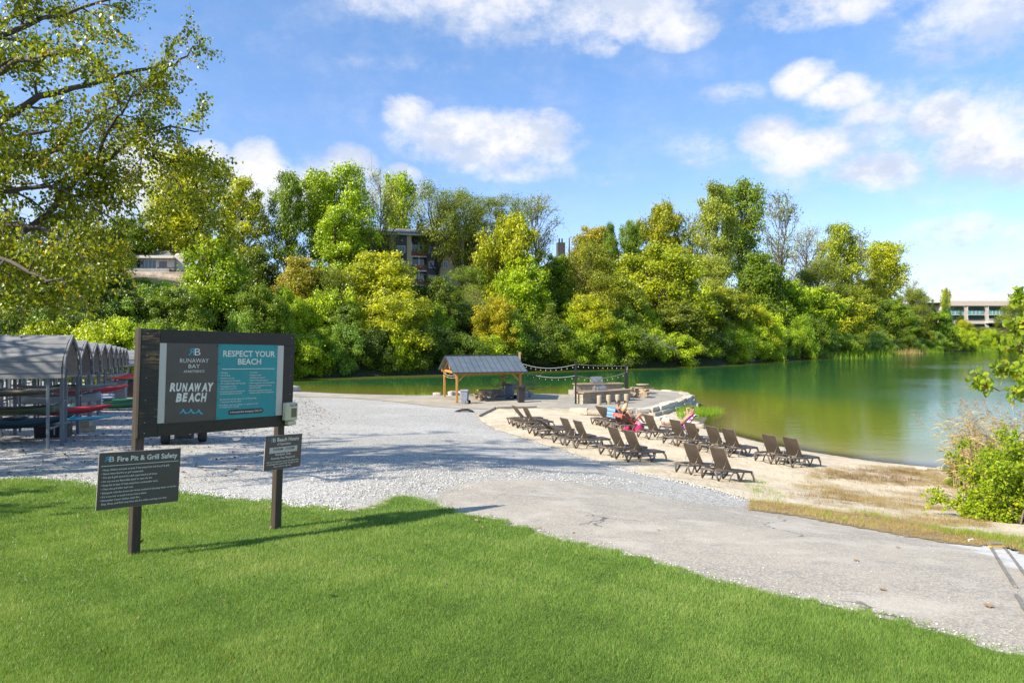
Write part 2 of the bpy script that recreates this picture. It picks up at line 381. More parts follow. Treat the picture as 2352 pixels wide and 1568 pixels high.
    n = t.noise(co, .7, 6, .65); n2 = t.noise(co, 25, 4, .7)
    col = t.ramp(n, [(.3, (.25,.22,.18)), (.6, (.34,.305,.25)), (.8, (.40,.365,.31))])
    bk = t.add('ShaderNodeTexBrick'); t.put(bk.inputs[0], co); bk.inputs['Scale'].default_value = .35; bk.inputs['Mortar Size'].default_value = .004
    bk.inputs['Color1'].default_value = (1,1,1,1); bk.inputs['Color2'].default_value = (.93,.93,.93,1); bk.inputs['Mortar'].default_value = (.4,.4,.4,1)
    t.put(p.inputs['Base Color'], t.mix(t.smooth(t.noise(co, 2.6, 5, .7), .5, .72, 0, .4), col, (.22,.20,.17))); p.inputs['Roughness'].default_value = .85
    t.put(p.inputs['Normal'], t.bump(n2, .3, .01))
    # lake water: the body colour follows the depth of the lake, the rest is reflection
    m, t, p = new_mat('lake_water'); nt = m.node_tree; nt.nodes.remove(p); out = nt.nodes['Material Output']
    co = t.add('ShaderNodeTexCoord').outputs['Object']; at = t.add('ShaderNodeAttribute', attribute_name='depth')
    dn = t.math('ADD', at.outputs['Fac'], t.math('MULTIPLY', t.math('SUBTRACT', t.noise(co, .12, 4), .5), .5))
    body = t.ramp(t.math('MULTIPLY', dn, .2), [(0, (.32,.25,.13)), (.05, (.25,.215,.07)), (.16, (.20,.205,.035)), (.36, (.15,.19,.025)), (.58, (.045,.14,.035)), (.9, (.012,.095,.035))])
    d = t.add('ShaderNodeBsdfDiffuse'); t.put(d.inputs[0], body)
    tr = t.add('ShaderNodeBsdfTransparent'); tr.inputs[0].default_value = (.80,.74,.52,1)
    mx = t.add('ShaderNodeMixShader'); t.put(mx.inputs[0], t.smooth(at.outputs['Fac'], .0, .38, .12, 1)); nt.links.new(tr.outputs[0], mx.inputs[1]); nt.links.new(d.outputs[0], mx.inputs[2])
    mp = t.add('ShaderNodeMapping'); t.put(mp.inputs[0], co); mp.inputs['Scale'].default_value = (1, 2.2, 1)
    rip = t.noise(mp.outputs[0], 2.6, 4, .55); rip2 = t.noise(mp.outputs[0], .5, 3, .5)
    wind = t.smooth(t.noise(co, .035, 3), .42, .62, .35, 1.0); sp = t.add('ShaderNodeSeparateXYZ'); t.put(sp.inputs[0], co)
    wind = t.math('MULTIPLY', wind, t.smooth(sp.outputs[0], 8, 26, .20, 1.0))
    bn = t.bump(t.math('MULTIPLY', rip, wind), .28, .055, t.bump(rip2, .10, .12))
    gl = t.add('ShaderNodeBsdfGlossy'); gl.inputs['Roughness'].default_value = .012; t.put(gl.inputs['Normal'], bn)
    fr = t.add('ShaderNodeFresnel'); fr.inputs[0].default_value = 1.33; t.put(fr.inputs['Normal'], bn)
    m2 = t.add('ShaderNodeMixShader'); t.put(m2.inputs[0], fr.outputs[0]); nt.links.new(mx.outputs[0], m2.inputs[1]); nt.links.new(gl.outputs[0], m2.inputs[2])
    nt.links.new(m2.outputs[0], out.inputs[0])
make_ground_mats()

def leaf_mat(name, c1, c2, c3, transl=.35, rough=.5, use_obj=True, hue_rare=None):
    """leaf colour varies from leaf to leaf (attribute 'r') and from tree to tree (object colour)"""
    m, t, p = new_mat(name); nt = m.node_tree; nt.nodes.remove(p); out = nt.nodes['Material Output']
    at = t.add('ShaderNodeAttribute', attribute_name='r').outputs['Fac']
    stops = [(0, c1), (.5, c2), (.93, c3)]
    if hue_rare: stops += [(.97, hue_rare)]
    col = t.ramp(at, stops)
    if use_obj:
        oi = t.add('ShaderNodeObjectInfo'); col = t.mix(1.0, col, oi.outputs['Color'], 'MULTIPLY')
    d = t.add('ShaderNodeBsdfDiffuse'); t.put(d.inputs[0], col)
    tl = t.add('ShaderNodeBsdfTranslucent'); t.put(tl.inputs[0], t.mix(1.0, col, (1.25, 1.15, .5), 'MULTIPLY'))
    a = t.add('ShaderNodeMixShader'); a.inputs[0].default_value = transl; nt.links.new(d.outputs[0], a.inputs[1]); nt.links.new(tl.outputs[0], a.inputs[2])
    g = t.add('ShaderNodeBsdfGlossy'); g.inputs['Roughness'].default_value = rough; g.inputs[0].default_value = (1, 1, 1, 1)
    fr = t.add('ShaderNodeFresnel'); fr.inputs[0].default_value = 1.35
    b = t.add('ShaderNodeMixShader'); t.put(b.inputs[0], t.math('MULTIPLY', fr.outputs[0], .10)); nt.links.new(a.outputs[0], b.inputs[1]); nt.links.new(g.outputs[0], b.inputs[2])
    nt.links.new(b.outputs[0], out.inputs[0]); return m
leaf_mat('leaf', (.10,.135,.008), (.285,.355,.016), (.55,.57,.03), .38)
leaf_mat('leaf_cottonwood', (.07,.095,.008), (.225,.285,.016), (.48,.50,.035), .46, hue_rare=(.52,.30,.02))
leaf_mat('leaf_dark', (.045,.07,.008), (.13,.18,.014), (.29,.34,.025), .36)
leaf_mat('leaf_bush', (.12,.19,.012), (.27,.42,.02), (.52,.56,.035), .42, hue_rare=(.5,.42,.05))
leaf_mat('grass_blade', (.10,.18,.030), (.215,.355,.062), (.37,.49,.15), .42, hue_rare=(.42,.40,.15))
leaf_mat('dry_blade', (.22,.15,.05), (.42,.31,.12), (.58,.47,.24), .3, hue_rare=(.22,.30,.04))
leaf_mat('weed_blade', (.10,.22,.015), (.22,.38,.02), (.40,.48,.05), .4)
leaf_mat('dead_leaf', (.07,.035,.015), (.17,.095,.04), (.32,.20,.09), .1)
simple('bark', (.095,.075,.055), .9, .4, 3, bump=.8, bscale=12)
simple('bark_pale', (.36,.33,.28), .85, .35, 3, bump=.5, bscale=12)
simple('bark_dark', (.030,.025,.020), .9, .4, 3, bump=.8, bscale=12)
simple('twig', (.16,.125,.09), .9, .3, 3)

# ------------------------------------------------------------------ ground, in sheets
def fan_ground():
    ys = [-14.0]
    while ys[-1] < 470: ys.append(ys[-1]+max(.45, .013*abs(ys[-1])))
    ys = np.array(ys); nx = 300; t = np.linspace(-1, 1, nx); sh = np.sign(t)*np.abs(t)**1.25
    X = sh[None, :]*(np.maximum(ys, 0)[:, None]*1.0+26); Y = np.repeat(ys[:, None], nx, 1); Z = gz(X, Y)
    S = shore_s(X, Y); V = np.stack([X, Y, Z], -1).reshape(-1, 3)
    idx = np.arange(len(ys)*nx).reshape(len(ys), nx)
    Q = np.stack([idx[:-1, :-1], idx[:-1, 1:], idx[1:, 1:], idx[1:, :-1]], -1)
    hill = (S[:-1, :-1] > -3)
    for nm, sel, mt in (('gravel_ground', ~hill, 'gravel'), ('hillside', hill, 'hill_soil')):
        q = Q[sel]; u, inv = np.unique(q, return_inverse=True)
        me = raw_mesh(nm, V[u], inv.reshape(-1, 4), 4, smooth=True); o = link(nm, me, None, M[mt]); tag(o, kind='structure')
fan_ground()
def in_poly(x, y, poly):
    x = np.asarray(x); y = np.asarray(y); c = np.zeros(x.shape, bool); n = len(poly); j = n-1
    for i in range(n):
        xi, yi = poly[i][0], poly[i][1]; xj, yj = poly[j][0], poly[j][1]
        if yi != yj:
            k = ((yi > y) != (yj > y)) & (x < (xj-xi)*(y-yi)/(yj-yi)+xi); c ^= k
        j = i
    return c
def densify(pts, step, jit, seed, closed=True):
    r = random.Random(seed); out = []; n = len(pts)
    for i in range(n if closed else n-1):
        a = Vector(pts[i][:2]); b = Vector(pts[(i+1) % n][:2]); L = (b-a).length; s = step(a) if callable(step) else step
        k = max(1, int(L/s)); nn = Vector((-(b-a).y, (b-a).x)).normalized() if L > 0 else Vector((0, 0))
        for q in range(k):
            t = q/k; p = a.lerp(b, t); jj = jit*min(1, L/.5)
            out.append(p+nn*r.gauss(0, jj) if q else p+nn*r.gauss(0, jj*.5))
    return out
def sheet(name, pts, off, m, step=.45, bstep=.12, jit=.03, seed=1, rough=0.0, zconst=None, kind='structure'):
    b = densify(pts, bstep, jit, seed); B = np.array([(p.x, p.y) for p in b])
    lo = B.min(0); hi = B.max(0)
    gx, gy = np.meshgrid(np.arange(lo[0], hi[0], step), np.arange(lo[1], hi[1], step)); gx = gx.ravel()+rng.uniform(-.2, .2, gx.size)*step; gy = gy.ravel()+rng.uniform(-.2, .2, gy.size)*step
    k = in_poly(gx, gy, B); vs = [Vector((float(a), float(c))) for a, c in zip(gx[k], gy[k])]
    n = len(b); vv, ee, ff, *_ = geometry.delaunay_2d_cdt([Vector(p) for p in b]+vs, [], [list(range(n))], 1, 1e-5)
    V = np.array([(v.x, v.y) for v in vv]); z = (gz(V[:, 0], V[:, 1]) if zconst is None else np.full(len(V), zconst))+off
    if rough:
        z = z+rough*(np.sin(V[:, 0]*3.1+np.sin(V[:, 1]*2.3)*2)*np.sin(V[:, 1]*3.7+np.sin(V[:, 0]*1.9)*2)*.6+rng.normal(0, .3, len(V)))
    tri = [f for f in ff if len(f) == 3]
    V3 = np.column_stack([V, z]); T = np.array(tri)
    a, b_, c = V3[T[:, 0]], V3[T[:, 1]], V3[T[:, 2]]; fl = np.cross(b_-a, c-a)[:, 2] < 0; T[fl] = T[fl][:, ::-1]
    me = raw_mesh(name, V3, T, 3, smooth=True); o = link(name, me, None, m); tag(o, kind=kind); return o
def GP(l): return [tuple(G(*p)[:2]) for p in l]
lawn_edge = GP([(0,1103),(60,1100),(120,1104),(190,1110),(225,1118),(320,1128),(412,1134),(463,1138),(529,1151),(574,1155),(619,1152),(669,1169),(718,1165),(780,1175),(827,1179),(884,1164),(896,1150),(925,1141),(976,1156),(1058,1184),(1120,1194),(1202,1215),(1289,1246),(1381,1266),(1489,1292),(1612,1333),(1766,1371),(1837,1384),(1951,1410),(2071,1433),(2177,1467),(2253,1493),(2352,1516)])
LAWN = [(-16, 13.2)]+lawn_edge+[(4.6, 3.6), (6, 0), (6, -10), (-16, -10)]
ASPH_FAR = GP([(985,1156),(1010,1128),(1048,1113),(1125,1105),(1228,1102),(1330,1110),(1433,1128),(1560,1152),(1640,1163),(1715,1172),(1837,1188),(1951,1210),(2065,1231),(2215,1256),(2305,1257),(2352,1276)])
ASPH = [(a+.06, b+(.22 if a > 4.4 else .03)) for a, b in ASPH_FAR]+[(10.5, 7.2), (13, 4), (13, -2), (5.5, -2)]+[(a-.25, b-.25) for a, b in lawn_edge[::-1][:22]]
SANDF = GP([(1137,939),(1098,958),(1110,972),(1137,987),(1198,1005),(1274,1030),(1354,1054),(1402,1068),(1464,1087),(1539,1102),(1555,1106),(1640,1125),(1735,1153),(1837,1166),(1913,1176),(2007,1187),(2102,1203),(2200,1225),(2352,1245)])
SAND = SANDF+[(11.5,10.5),(16,14),(21,22),(22,25),(19,29),(17,33),(16,38),(16.5,44),(16.5,50),(13,50),(12.2,47),(8,44),(4.5,43),(2,44.5),(.2,43.5)]
VERGE = GP([(1725,1150),(1837,1164),(1913,1175),(2007,1186),(2102,1201),(2200,1222),(2352,1243)])+[(12,9.5),(12.5,5.5),(10.5,7.2)]+ASPH_FAR[::-1][:7]
PAD = GP([(640,905),(690,905),(800,906),(900,908),(1010,908),(1100,906),(1200,907),(1330,905)])+[(8,56),(9,50)]+GP([(1330,941),(1240,938),(1137,941),(1060,938),(1000,934),(900,922),(800,914),(690,911),(640,911)])
sheet('lawn', LAWN, .024, M['turf_soil'], .5, .10, .05, 3)
sheet('asphalt_path', ASPH, .016, M['asphalt'], .5, .07, .022, 4)
sheet('beach', SAND, .022, M['sand'], .17, .15, .03, 5, rough=.014)
sheet('verge', VERGE, .024, M['verge_soil'], .3, .06, .05, 6)
sheet('screenings_pad', PAD, .020, M['screenings'], .6, .25, .10, 8)
def water():
    ys = np.concatenate([np.arange(20, 60, .5), np.arange(60, 120, 1.2), np.arange(120, 400, 4)]); nx = 200; t = np.linspace(-1, 1, nx)
    X = t[None]*(ys[:, None]*1.1+10); Y = np.repeat(ys[:, None], nx, 1); d = -gz(X, Y)
    idx = np.arange(X.size).reshape(X.shape); Q = np.stack([idx[:-1, :-1], idx[:-1, 1:], idx[1:, 1:], idx[1:, :-1]], -1).reshape(-1, 4)
    dm = d.ravel()[Q].max(1); Q = Q[dm > -.3]; u, inv = np.unique(Q, return_inverse=True)
    V = np.stack([X.ravel(), Y.ravel(), np.zeros(X.size)], -1)[u]
    me = raw_mesh('lake_water', V, inv.reshape(-1, 4), 4, {'depth': ('POINT', d.ravel()[u])}); tag(link('lake_water', me, None, M['lake_water']), kind='structure')
water()
# ------------------------------------------------------------------ grass blades and litter
def blades(name, x, y, h, w, m, lean=.5, off=0.0, r=None, kind='stuff', label=None, cat=None, z0=None):
    n = len(x); z = gz(x, y)+off if z0 is None else z0
    a = rng.uniform(0, 2*np.pi, n); hh = h*rng.uniform(.55, 1.25, n) if np.isscalar(h) else h; l = rng.normal(0, lean, n)*hh; b = rng.uniform(0, 2*np.pi, n)
    base = np.stack([x, y, z], 1); wx = np.stack([np.cos(a), np.sin(a), np.zeros(n)], 1)*(w*rng.uniform(.7, 1.2, n))[:, None]/2
    tip = base+np.stack([np.cos(b)*l, np.sin(b)*l, hh*np.clip(1-.25*(l/hh)**2, .3, 1)], 1)
    V = np.stack([base-wx, base+wx, tip], 1).reshape(-1, 3); Fi = np.arange(3*n).reshape(-1, 3)
    rr = np.clip(rng.beta(2, 2, n), 0, 1) if r is None else r
    me = raw_mesh(name, V, Fi, 3, {'r': ('FACE', rr)}); o = link(name, me, None, M[m]); tag(o, label, cat, kind=kind); return o
def fnoise(x, y, s, seed=0):
    v = 0; r = np.random.default_rng(seed)
    for k in range(5):
        a = r.uniform(0, 6.28, 2); f = s*(1.7**k); v = v+np.sin(x*f*math.cos(a[0])+y*f*math.sin(a[0])+a[1])*np.cos(y*f*.8*math.cos(a[0])-x*f*.9*math.sin(a[0])+a[1]*2)/(1.25**k)
    return v/2.2
def lawn_grass():
    n = 2500000; d = 2.9*np.exp(rng.uniform(0, math.log(15/2.9), n)); x = rng.uniform(-.95, .92, n)*d
    k = in_poly(x, d, densify(LAWN, .10, .08, 33)); x = x[k][:1100000]; d = d[k][:1100000]
    patch = fnoise(x, d, 1.1, 3); fine = fnoise(x, d, 5, 5)
    h = (.025+.009*patch+.008*fine+.0009*d).clip(.015, .08)*rng.uniform(.6, 1.3, len(x))
    tall = rng.random(len(x)) < .02; h[tall] *= 1.7
    big = fnoise(x, d, .35, 8); r = np.clip(.50+.24*patch+.16*fine+.22*big+rng.normal(0, .20, len(x)), 0, .95); rare = rng.random(len(x)) < .03+.05*np.clip(patch+big, 0, 1); r[rare] = 1
    print('blades', len(x)); blades('lawn_grass', x, d, h, .0038+.0007*np.clip(d-5, 0, 9), 'grass_blade', .55, .025, r)
lawn_grass()
# ------------------------------------------------------------------ trees
def leaf_cloud(pts, size, nrm=None, asp=.62, seed=0, rbias=None, fold=.0):
    """one diamond-shaped leaf (or small spray) per point: vertices, faces, per-face variation"""
    r = np.random.default_rng(seed); n = len(pts)
    N = r.normal(size=(n, 3)); N /= np.linalg.norm(N, axis=1)[:, None]
    if nrm is not None: N = N*.75+nrm*.8; N /= np.linalg.norm(N, axis=1)[:, None]
    T = np.cross(N, r.normal(size=(n, 3))); T /= np.linalg.norm(T, axis=1)[:, None]+1e-9; B = np.cross(N, T)
    s = (size*r.uniform(.6, 1.35, n))[:, None]
    V = np.stack([pts-T*s*.5, pts+B*s*.5*asp+T*s*.06, pts+T*s*.5, pts-B*s*.5*asp+T*s*.06], 1).reshape(-1, 3)
    Fi = np.arange(4*n).reshape(-1, 4); rr = np.clip(r.beta(2.2, 2.2, n)+(0 if rbias is None else rbias), 0, .96)
    rare = r.random(n) < .015; rr[rare] = 1; return V, Fi, rr
def limb(mb, a, b, r0, r1, k=5, sag=.0, jit=.05, n=5, rr=None):
    a, b = Vector(a), Vector(b); L = (b-a).length; pts = []; rad = []
    for i in range(k+1):
        t = i/k; p = a.lerp(b, t); e = 0 if i in (0, k) else L*jit
        p = p+Vector((rr.gauss(0, e), rr.gauss(0, e), rr.gauss(0, e*.6)-sag*L*math.sin(math.pi*t))); pts.append(p); rad.append(r0+(r1-r0)*t)
    mb.tube(pts, rad, n, caps=False); return pts
def make_tree(name, label, cat, seed, H=10.0, R0=3.2, base=.25, shape='round', nclump=70, crad=.95, nleaf=180, lsize=.28,
              leafm='leaf', barkm='bark', trunk_r=.16, open_=.0, twigs=0, multi=1, droop=0.0, flat=.75, gap=.15):
    rr = random.Random(seed); r = np.random.default_rng(seed)
    root = empty(name, (0, -500, 0), 0, label, cat)
    tb = MB(); spines = []
    for k in range(multi):
        a = rr.uniform(0, 6.28); sp = (0 if multi == 1 else R0*.42); top = Vector((math.cos(a+k*2.1)*sp, math.sin(a+k*2.1)*sp, H*.9))
        pts = [Vector((0, 0, -.5))]; K = 7
        for i in range(1, K+1):
            t = i/K; pts.append(Vector((top.x*t**1.4+rr.gauss(0, .10), top.y*t**1.4+rr.gauss(0, .10), top.z*t)))
        tr = trunk_r*(1 if multi == 1 else .75); tb.tube(pts, [tr*(1.25 if i == 0 else 1-.86*i/K) for i in range(K+1)], 7, caps=False); spines.append(pts)
    lob = [(r.uniform(0, 6.28), r.integers(2, 5), r.uniform(.08, .2)) for _ in range(4)]
    def env(z):  # crown radius at height fraction z (0 = crown base, 1 = top)
        if shape == 'round': return math.sqrt(max(0, 1-((z-.45)/.58)**2))
        if shape == 'tall': return max(0, min(1, z*3.2+.35))*math.sqrt(max(0, 1-(max(0, z-.35)/.67)**2))
        if shape == 'cone': return max(0, 1.05-z)*min(1, z*6+.5)
        if shape == 'vase': return (.35+.75*z)*math.sqrt(max(0, 1-(max(0, z-.62)/.40)**2))
        if shape == 'bush': return math.sqrt(max(0, 1-(z*.97)**2.4))
        return 1
    C = []; tries = 0
    while len(C) < nclump and tries < 6000:
        tries += 1
        z = rr.random()**(.9 if shape != 'cone' else 1.3); th = rr.uniform(0, 6.28); e = env(z)
        lo = 1+sum(am*math.sin(kk*th+ph+z*4) for ph, kk, am in lob)
        q = rr.random()**(.42 if not open_ else .55); rad = R0*e*lo*q
        c = Vector((rad*math.cos(th), rad*math.sin(th), H*(base+(1-base)*z*.97)))
        if any((c-o[0]).length < crad*gap*3.2 for o in C): continue
        sp = spines[rr.randrange(len(spines))]; off = sp[min(len(sp)-1, int((c.z/H)*7))]
        C.append((c+Vector((off.x*.3, off.y*.3, 0)), crad*rr.uniform(.65, 1.3)*(.75+.35*e), q))
    allp = []; alln = []; bias = []
    for c, cr, q in C:
        sp = spines[0] if len(spines) == 1 else min(spines, key=lambda s: min((p-c).length for p in s))
        hz = max(H*base*.35, c.z-(math.hypot(c.x, c.y)*(.9 if shape != 'cone' else .05)+.5)); f = min(hz/(H*.9), .93)*7
        i = int(f); st = sp[i].lerp(sp[min(i+1, 7)], f-i)
        lr = max(.02, trunk_r*(1-.82*i/7)*.55); pts = limb(tb, st, c, lr, .018, 5, -.06 if droop == 0 else -.12, .05, 4, rr)
        n = int(nleaf*rr.uniform(.7, 1.3)*(cr/crad)**1.6); d = r.normal(size=(n, 3)); d /= np.linalg.norm(d, axis=1)[:, None]
        rad = cr*(.35+.65*r.random(n)**.5)*(1+.35*np.sin(d[:, 0]*4+d[:, 2]*5+c.x)*np.cos(d[:, 1]*4+c.y)); out_ = r.random(n) < .28; rad = np.where(out_, rad*(1+.45*np.abs(r.normal(size=n))), rad); p = d*rad[:, None]*np.array([1, 1, flat])
        if droop: p[:, 2] -= droop*r.random(n)*cr*(np.abs(d[:, 0])+np.abs(d[:, 1]))
        allp.append(p+np.array(c)); nn = d*.8+np.array([0, 0, .55]); alln.append(nn/np.linalg.norm(nn, axis=1)[:, None]); bias.append(np.full(n, rr.gauss(0, .11))+d[:, 2]*.05)
        for _ in range(twigs):
            e = r.integers(0, n); q2 = c+(Vector(p[e])*1.25); limb(tb, pts[3].lerp(c, rr.random()), q2, .022, .007, 3, .0, .08, 3, rr)
    V, Fi, at = leaf_cloud(np.concatenate(allp), lsize, np.concatenate(alln), seed=seed, rbias=np.concatenate(bias))
    tb.build('trunk', M[barkm], root, fix=False); link('crown', raw_mesh('crown', V, Fi, 4, {'r': ('FACE', at)}), root, M[leafm])
    return root
TREES = {
 'cottonwood': [make_tree('cottonwood_tree', '', 'tree', 11, 10, 2.7, .22, 'tall', 62, .76, 320, .195, twigs=3, gap=.30),
                make_tree('cottonwood_tree', '', 'tree', 12, 10, 2.4, .28, 'vase', 56, .78, 320, .195, twigs=3, multi=2, gap=.30)],
 'maple': [make_tree('maple_tree', '', 'tree', 21, 10, 4.3, .06, 'round', 115, .95, 330, .25, gap=.23), make_tree('maple_tree', '', 'tree', 22, 10, 3.8, .04, 'bush', 110, .92, 330, .25, gap=.23, multi=3)],
 'locust': [make_tree('locust_tree', '', 'tree', 31, 10, 4.4, .42, 'vase', 52, .95, 330, .13, barkm='bark_dark', trunk_r=.17, multi=3, open_=1, twigs=2, flat=.5, gap=.30)],
 'sparse': [make_tree('sparse_tree', '', 'tree', 41, 10, 3.6, .2, 'round', 70, 1.0, 60, .17, twigs=7, open_=1, gap=.2, barkm='twig'), make_tree('sparse_tree', '', 'tree', 42, 10, 3.0, .25, 'vase', 60, .9, 45, .17, twigs=8, open_=1, multi=2, gap=.2, barkm='twig')],
 'willow': [make_tree('willow_tree', '', 'tree', 51, 10, 4.4, .08, 'round', 95, .95, 370, .175, twigs=3, gap=.24)],
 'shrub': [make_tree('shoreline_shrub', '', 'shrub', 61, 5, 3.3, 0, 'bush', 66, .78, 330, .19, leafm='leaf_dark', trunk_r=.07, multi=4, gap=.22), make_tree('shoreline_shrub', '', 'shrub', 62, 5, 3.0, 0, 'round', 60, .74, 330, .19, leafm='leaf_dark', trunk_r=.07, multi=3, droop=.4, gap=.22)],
 'cedar': [make_tree('cedar_tree', '', 'tree', 71, 8, 2.1, .02, 'cone', 95, .55, 170, .17, leafm='leaf', trunk_r=.12, flat=.6, droop=.3, gap=.25)],
 'sumac': [make_tree('sumac_tree', '', 'tree', 81, 8, 3.6, .15, 'round', 80, .72, 240, .27, twigs=2, droop=.9, flat=.4, gap=.3)],
}
GREEN = (.75, 1.0, .8); YEL = (1.42, 1.30, .8); BRI = (1.15, 1.32, .7); OLIVE = (.72, .75, .9); PALE = (1.15, 1.12, 2.6); BROWN = (1.1, .86, 1.2); DARK = (.42, .50, .7); DEEP = (.62, .78, .8); BLUEG = (.45, .68, 1.5); GOLD = (1.55, 1.22, .6)
used = {}
TREE_ID = 0
def tree(kind, px, dist, top, width, tint, label, group=None, cat=None, zbase=None):
    """dist: metres beyond the far waterline along this bearing; top and width: how tall and wide it stands"""
    global TREE_ID; TREE_ID += 1; rr = random.Random(TREE_ID*17+int(px))
    k = (px-1176)/F; lo = 60.0
    ds = np.arange(55, 460, .5); s = shore_s(k*ds, ds); i = np.nonzero(s >= dist)[0]; d = ds[i[0]] if len(i) else 300.0
    x = k*d; z = g1(x, d)-.2 if zbase is None else zbase
    h = ZC+(HY-top)/F*d-z; w = width/F*d*(.88 if kind == 'cottonwood' else 1)
    V = TREES[kind]; i = used.get(kind, rr.randrange(9)) % len(V); used[kind] = i+1; src = V[i]
    H0 = {'shrub': 5, 'cedar': 8, 'sumac': 8}.get(kind, 10); W0 = {'cottonwood': (5.6, 5.2), 'maple': (8.8, 8.0), 'locust': (8.8,), 'sparse': (7.2, 6.4), 'willow': (8.8,), 'shrub': (6.4, 6.0), 'cedar': (3.6,), 'sumac': (7.2,)}[kind][i]
    v = rr.uniform(.9, 1.1)
    o = dup(src, (x, d, z), rr.uniform(0, 6.28), (w/W0, w/W0*rr.uniform(.9, 1.1), h/H0*1.0), label, group, tuple(c*v for c in tint)+(1,))
    if cat: o['category'] = cat
    return o
SK = 'tall trees along the top of the far bank'; MB_ = 'rounded trees on the slope of the far bank'
T = tree
# skyline, left to right
T('maple', 300, 48, 500, 150, DEEP, 'dark green tree rising behind the lakeside house roof', SK)
T('cottonwood', 440, 44, 352, 190, YEL, 'large yellow-green cottonwood with the tallest crown left of the sign, against the cloud', SK)
T('cottonwood', 555, 27, 405, 130, YEL, 'yellow-green cottonwood with rounded top directly above the big sign', SK)
T('cottonwood', 385, 50, 440, 120, YEL, 'smaller yellow cottonwood leaning out above the stone chimney of the lakeside house', SK)
T('cottonwood', 660, 25, 392, 92, DEEP, 'slim darker green cottonwood standing alone with sky on both sides', SK)
T('cottonwood', 735, 27, 395, 120, BRI, 'bright green cottonwood directly right of the slim dark one', SK)
T('cottonwood', 800, 26, 375, 130, BRI, 'tallest bright green cottonwood in front of the small white cloud', SK)
T('sparse', 872, 27, 388, 120, YEL, 'thin-leaved cottonwood with bare limbs left of the apartment roof', SK)
T('cottonwood', 915, 42, 400, 90, BRI, 'bright green cottonwood overhanging the left end of the apartment roof', SK)
T('locust', 1010, 22, 425, 165, OLIVE, 'dark-limbed olive locust in front of the apartment chimney', SK)
T('locust', 1062, 20, 450, 110, OLIVE, 'small olive locust standing close against the middle of the apartment front', SK)
T('locust', 1085, 26, 440, 150, OLIVE, 'second olive locust, in front of the right end of the apartments', SK)
T('locust', 1165, 25, 445, 150, OLIVE, 'feathery olive locust just right of the apartments', SK)
T('sparse', 1240, 24, 445, 120, PALE, 'airy half-bare tree at the right edge of the gap above the grill', SK)
T('maple', 1170, 14, 500, 150, YEL, 'bright yellow-green tree in front of the airy half-bare tree', SK)
T('maple', 1365, 30, 520, 130, BROWN, 'orange-brown rounded tree just right of the twin chimney pots', SK)
T('cottonwood', 1402, 24, 512, 50, DEEP, 'narrow dark green spire beside the orange-brown tree', SK)
T('cottonwood', 1448, 24, 508, 60, DEEP, 'second narrow green spire right of the orange-brown tree', SK)
T('maple', 1520, 28, 474, 120, (.95,.85,.7), 'dark gold-green round-topped tree left of the tallest right-hand cottonwood', SK)
T('sparse', 1585, 22, 490, 120, PALE, 'pale grey-green tree with fine twigs below the tallest right-hand cottonwood', SK)
T('cottonwood', 1645, 27, 420, 120, PALE, 'tallest pale cottonwood on the right half of the bank', SK)
T('cottonwood', 1705, 28, 418, 110, (.85,1.0,1.5), 'pale green cottonwood leaning on the tallest one from the right', SK)
T('sparse', 1785, 27, 442, 125, (.8,.85,1.6), 'dark-limbed half-bare tree against open sky on the right of the bank', SK)
T('sparse', 1855, 24, 520, 120, BROWN, 'nearly leafless tree with pale twigs between two fuller crowns', SK)
T('cottonwood', 1925, 22, 512, 110, (1.1,1.1,1.5), 'pale yellow cottonwood with a split top above the right-hand bank', SK)
T('sparse', 1960, 25, 530, 120, PALE, 'pale feathery tree behind the split-topped cottonwood', SK)
T('cottonwood', 2032, 22, 556, 115, YEL, 'last tall yellow cottonwood before the bank drops to the offices', SK)
T('maple', 1990, 20, 640, 80, GOLD, 'small golden tree under the pale feathery tree', SK)
T('sparse', 2098, 22, 642, 55, BROWN, 'small bare tree right of the last yellow cottonwood', SK)
T('cottonwood', 770, 22, 470, 130, BRI, 'shorter bright cottonwood hiding the left end of the apartments', SK); pass
for px, top, w, c in [(255, 652, 90, DEEP), (318, 640, 80, OLIVE), (372, 648, 80, BRI)]: T('shrub', px, 17, top, w, tuple(2*q for q in c), ['dark','olive','bright'][[DEEP, OLIVE, BRI].index(c)]+' green shrub on the slope directly below the lakeside house', 'undergrowth shrubs up the slope')
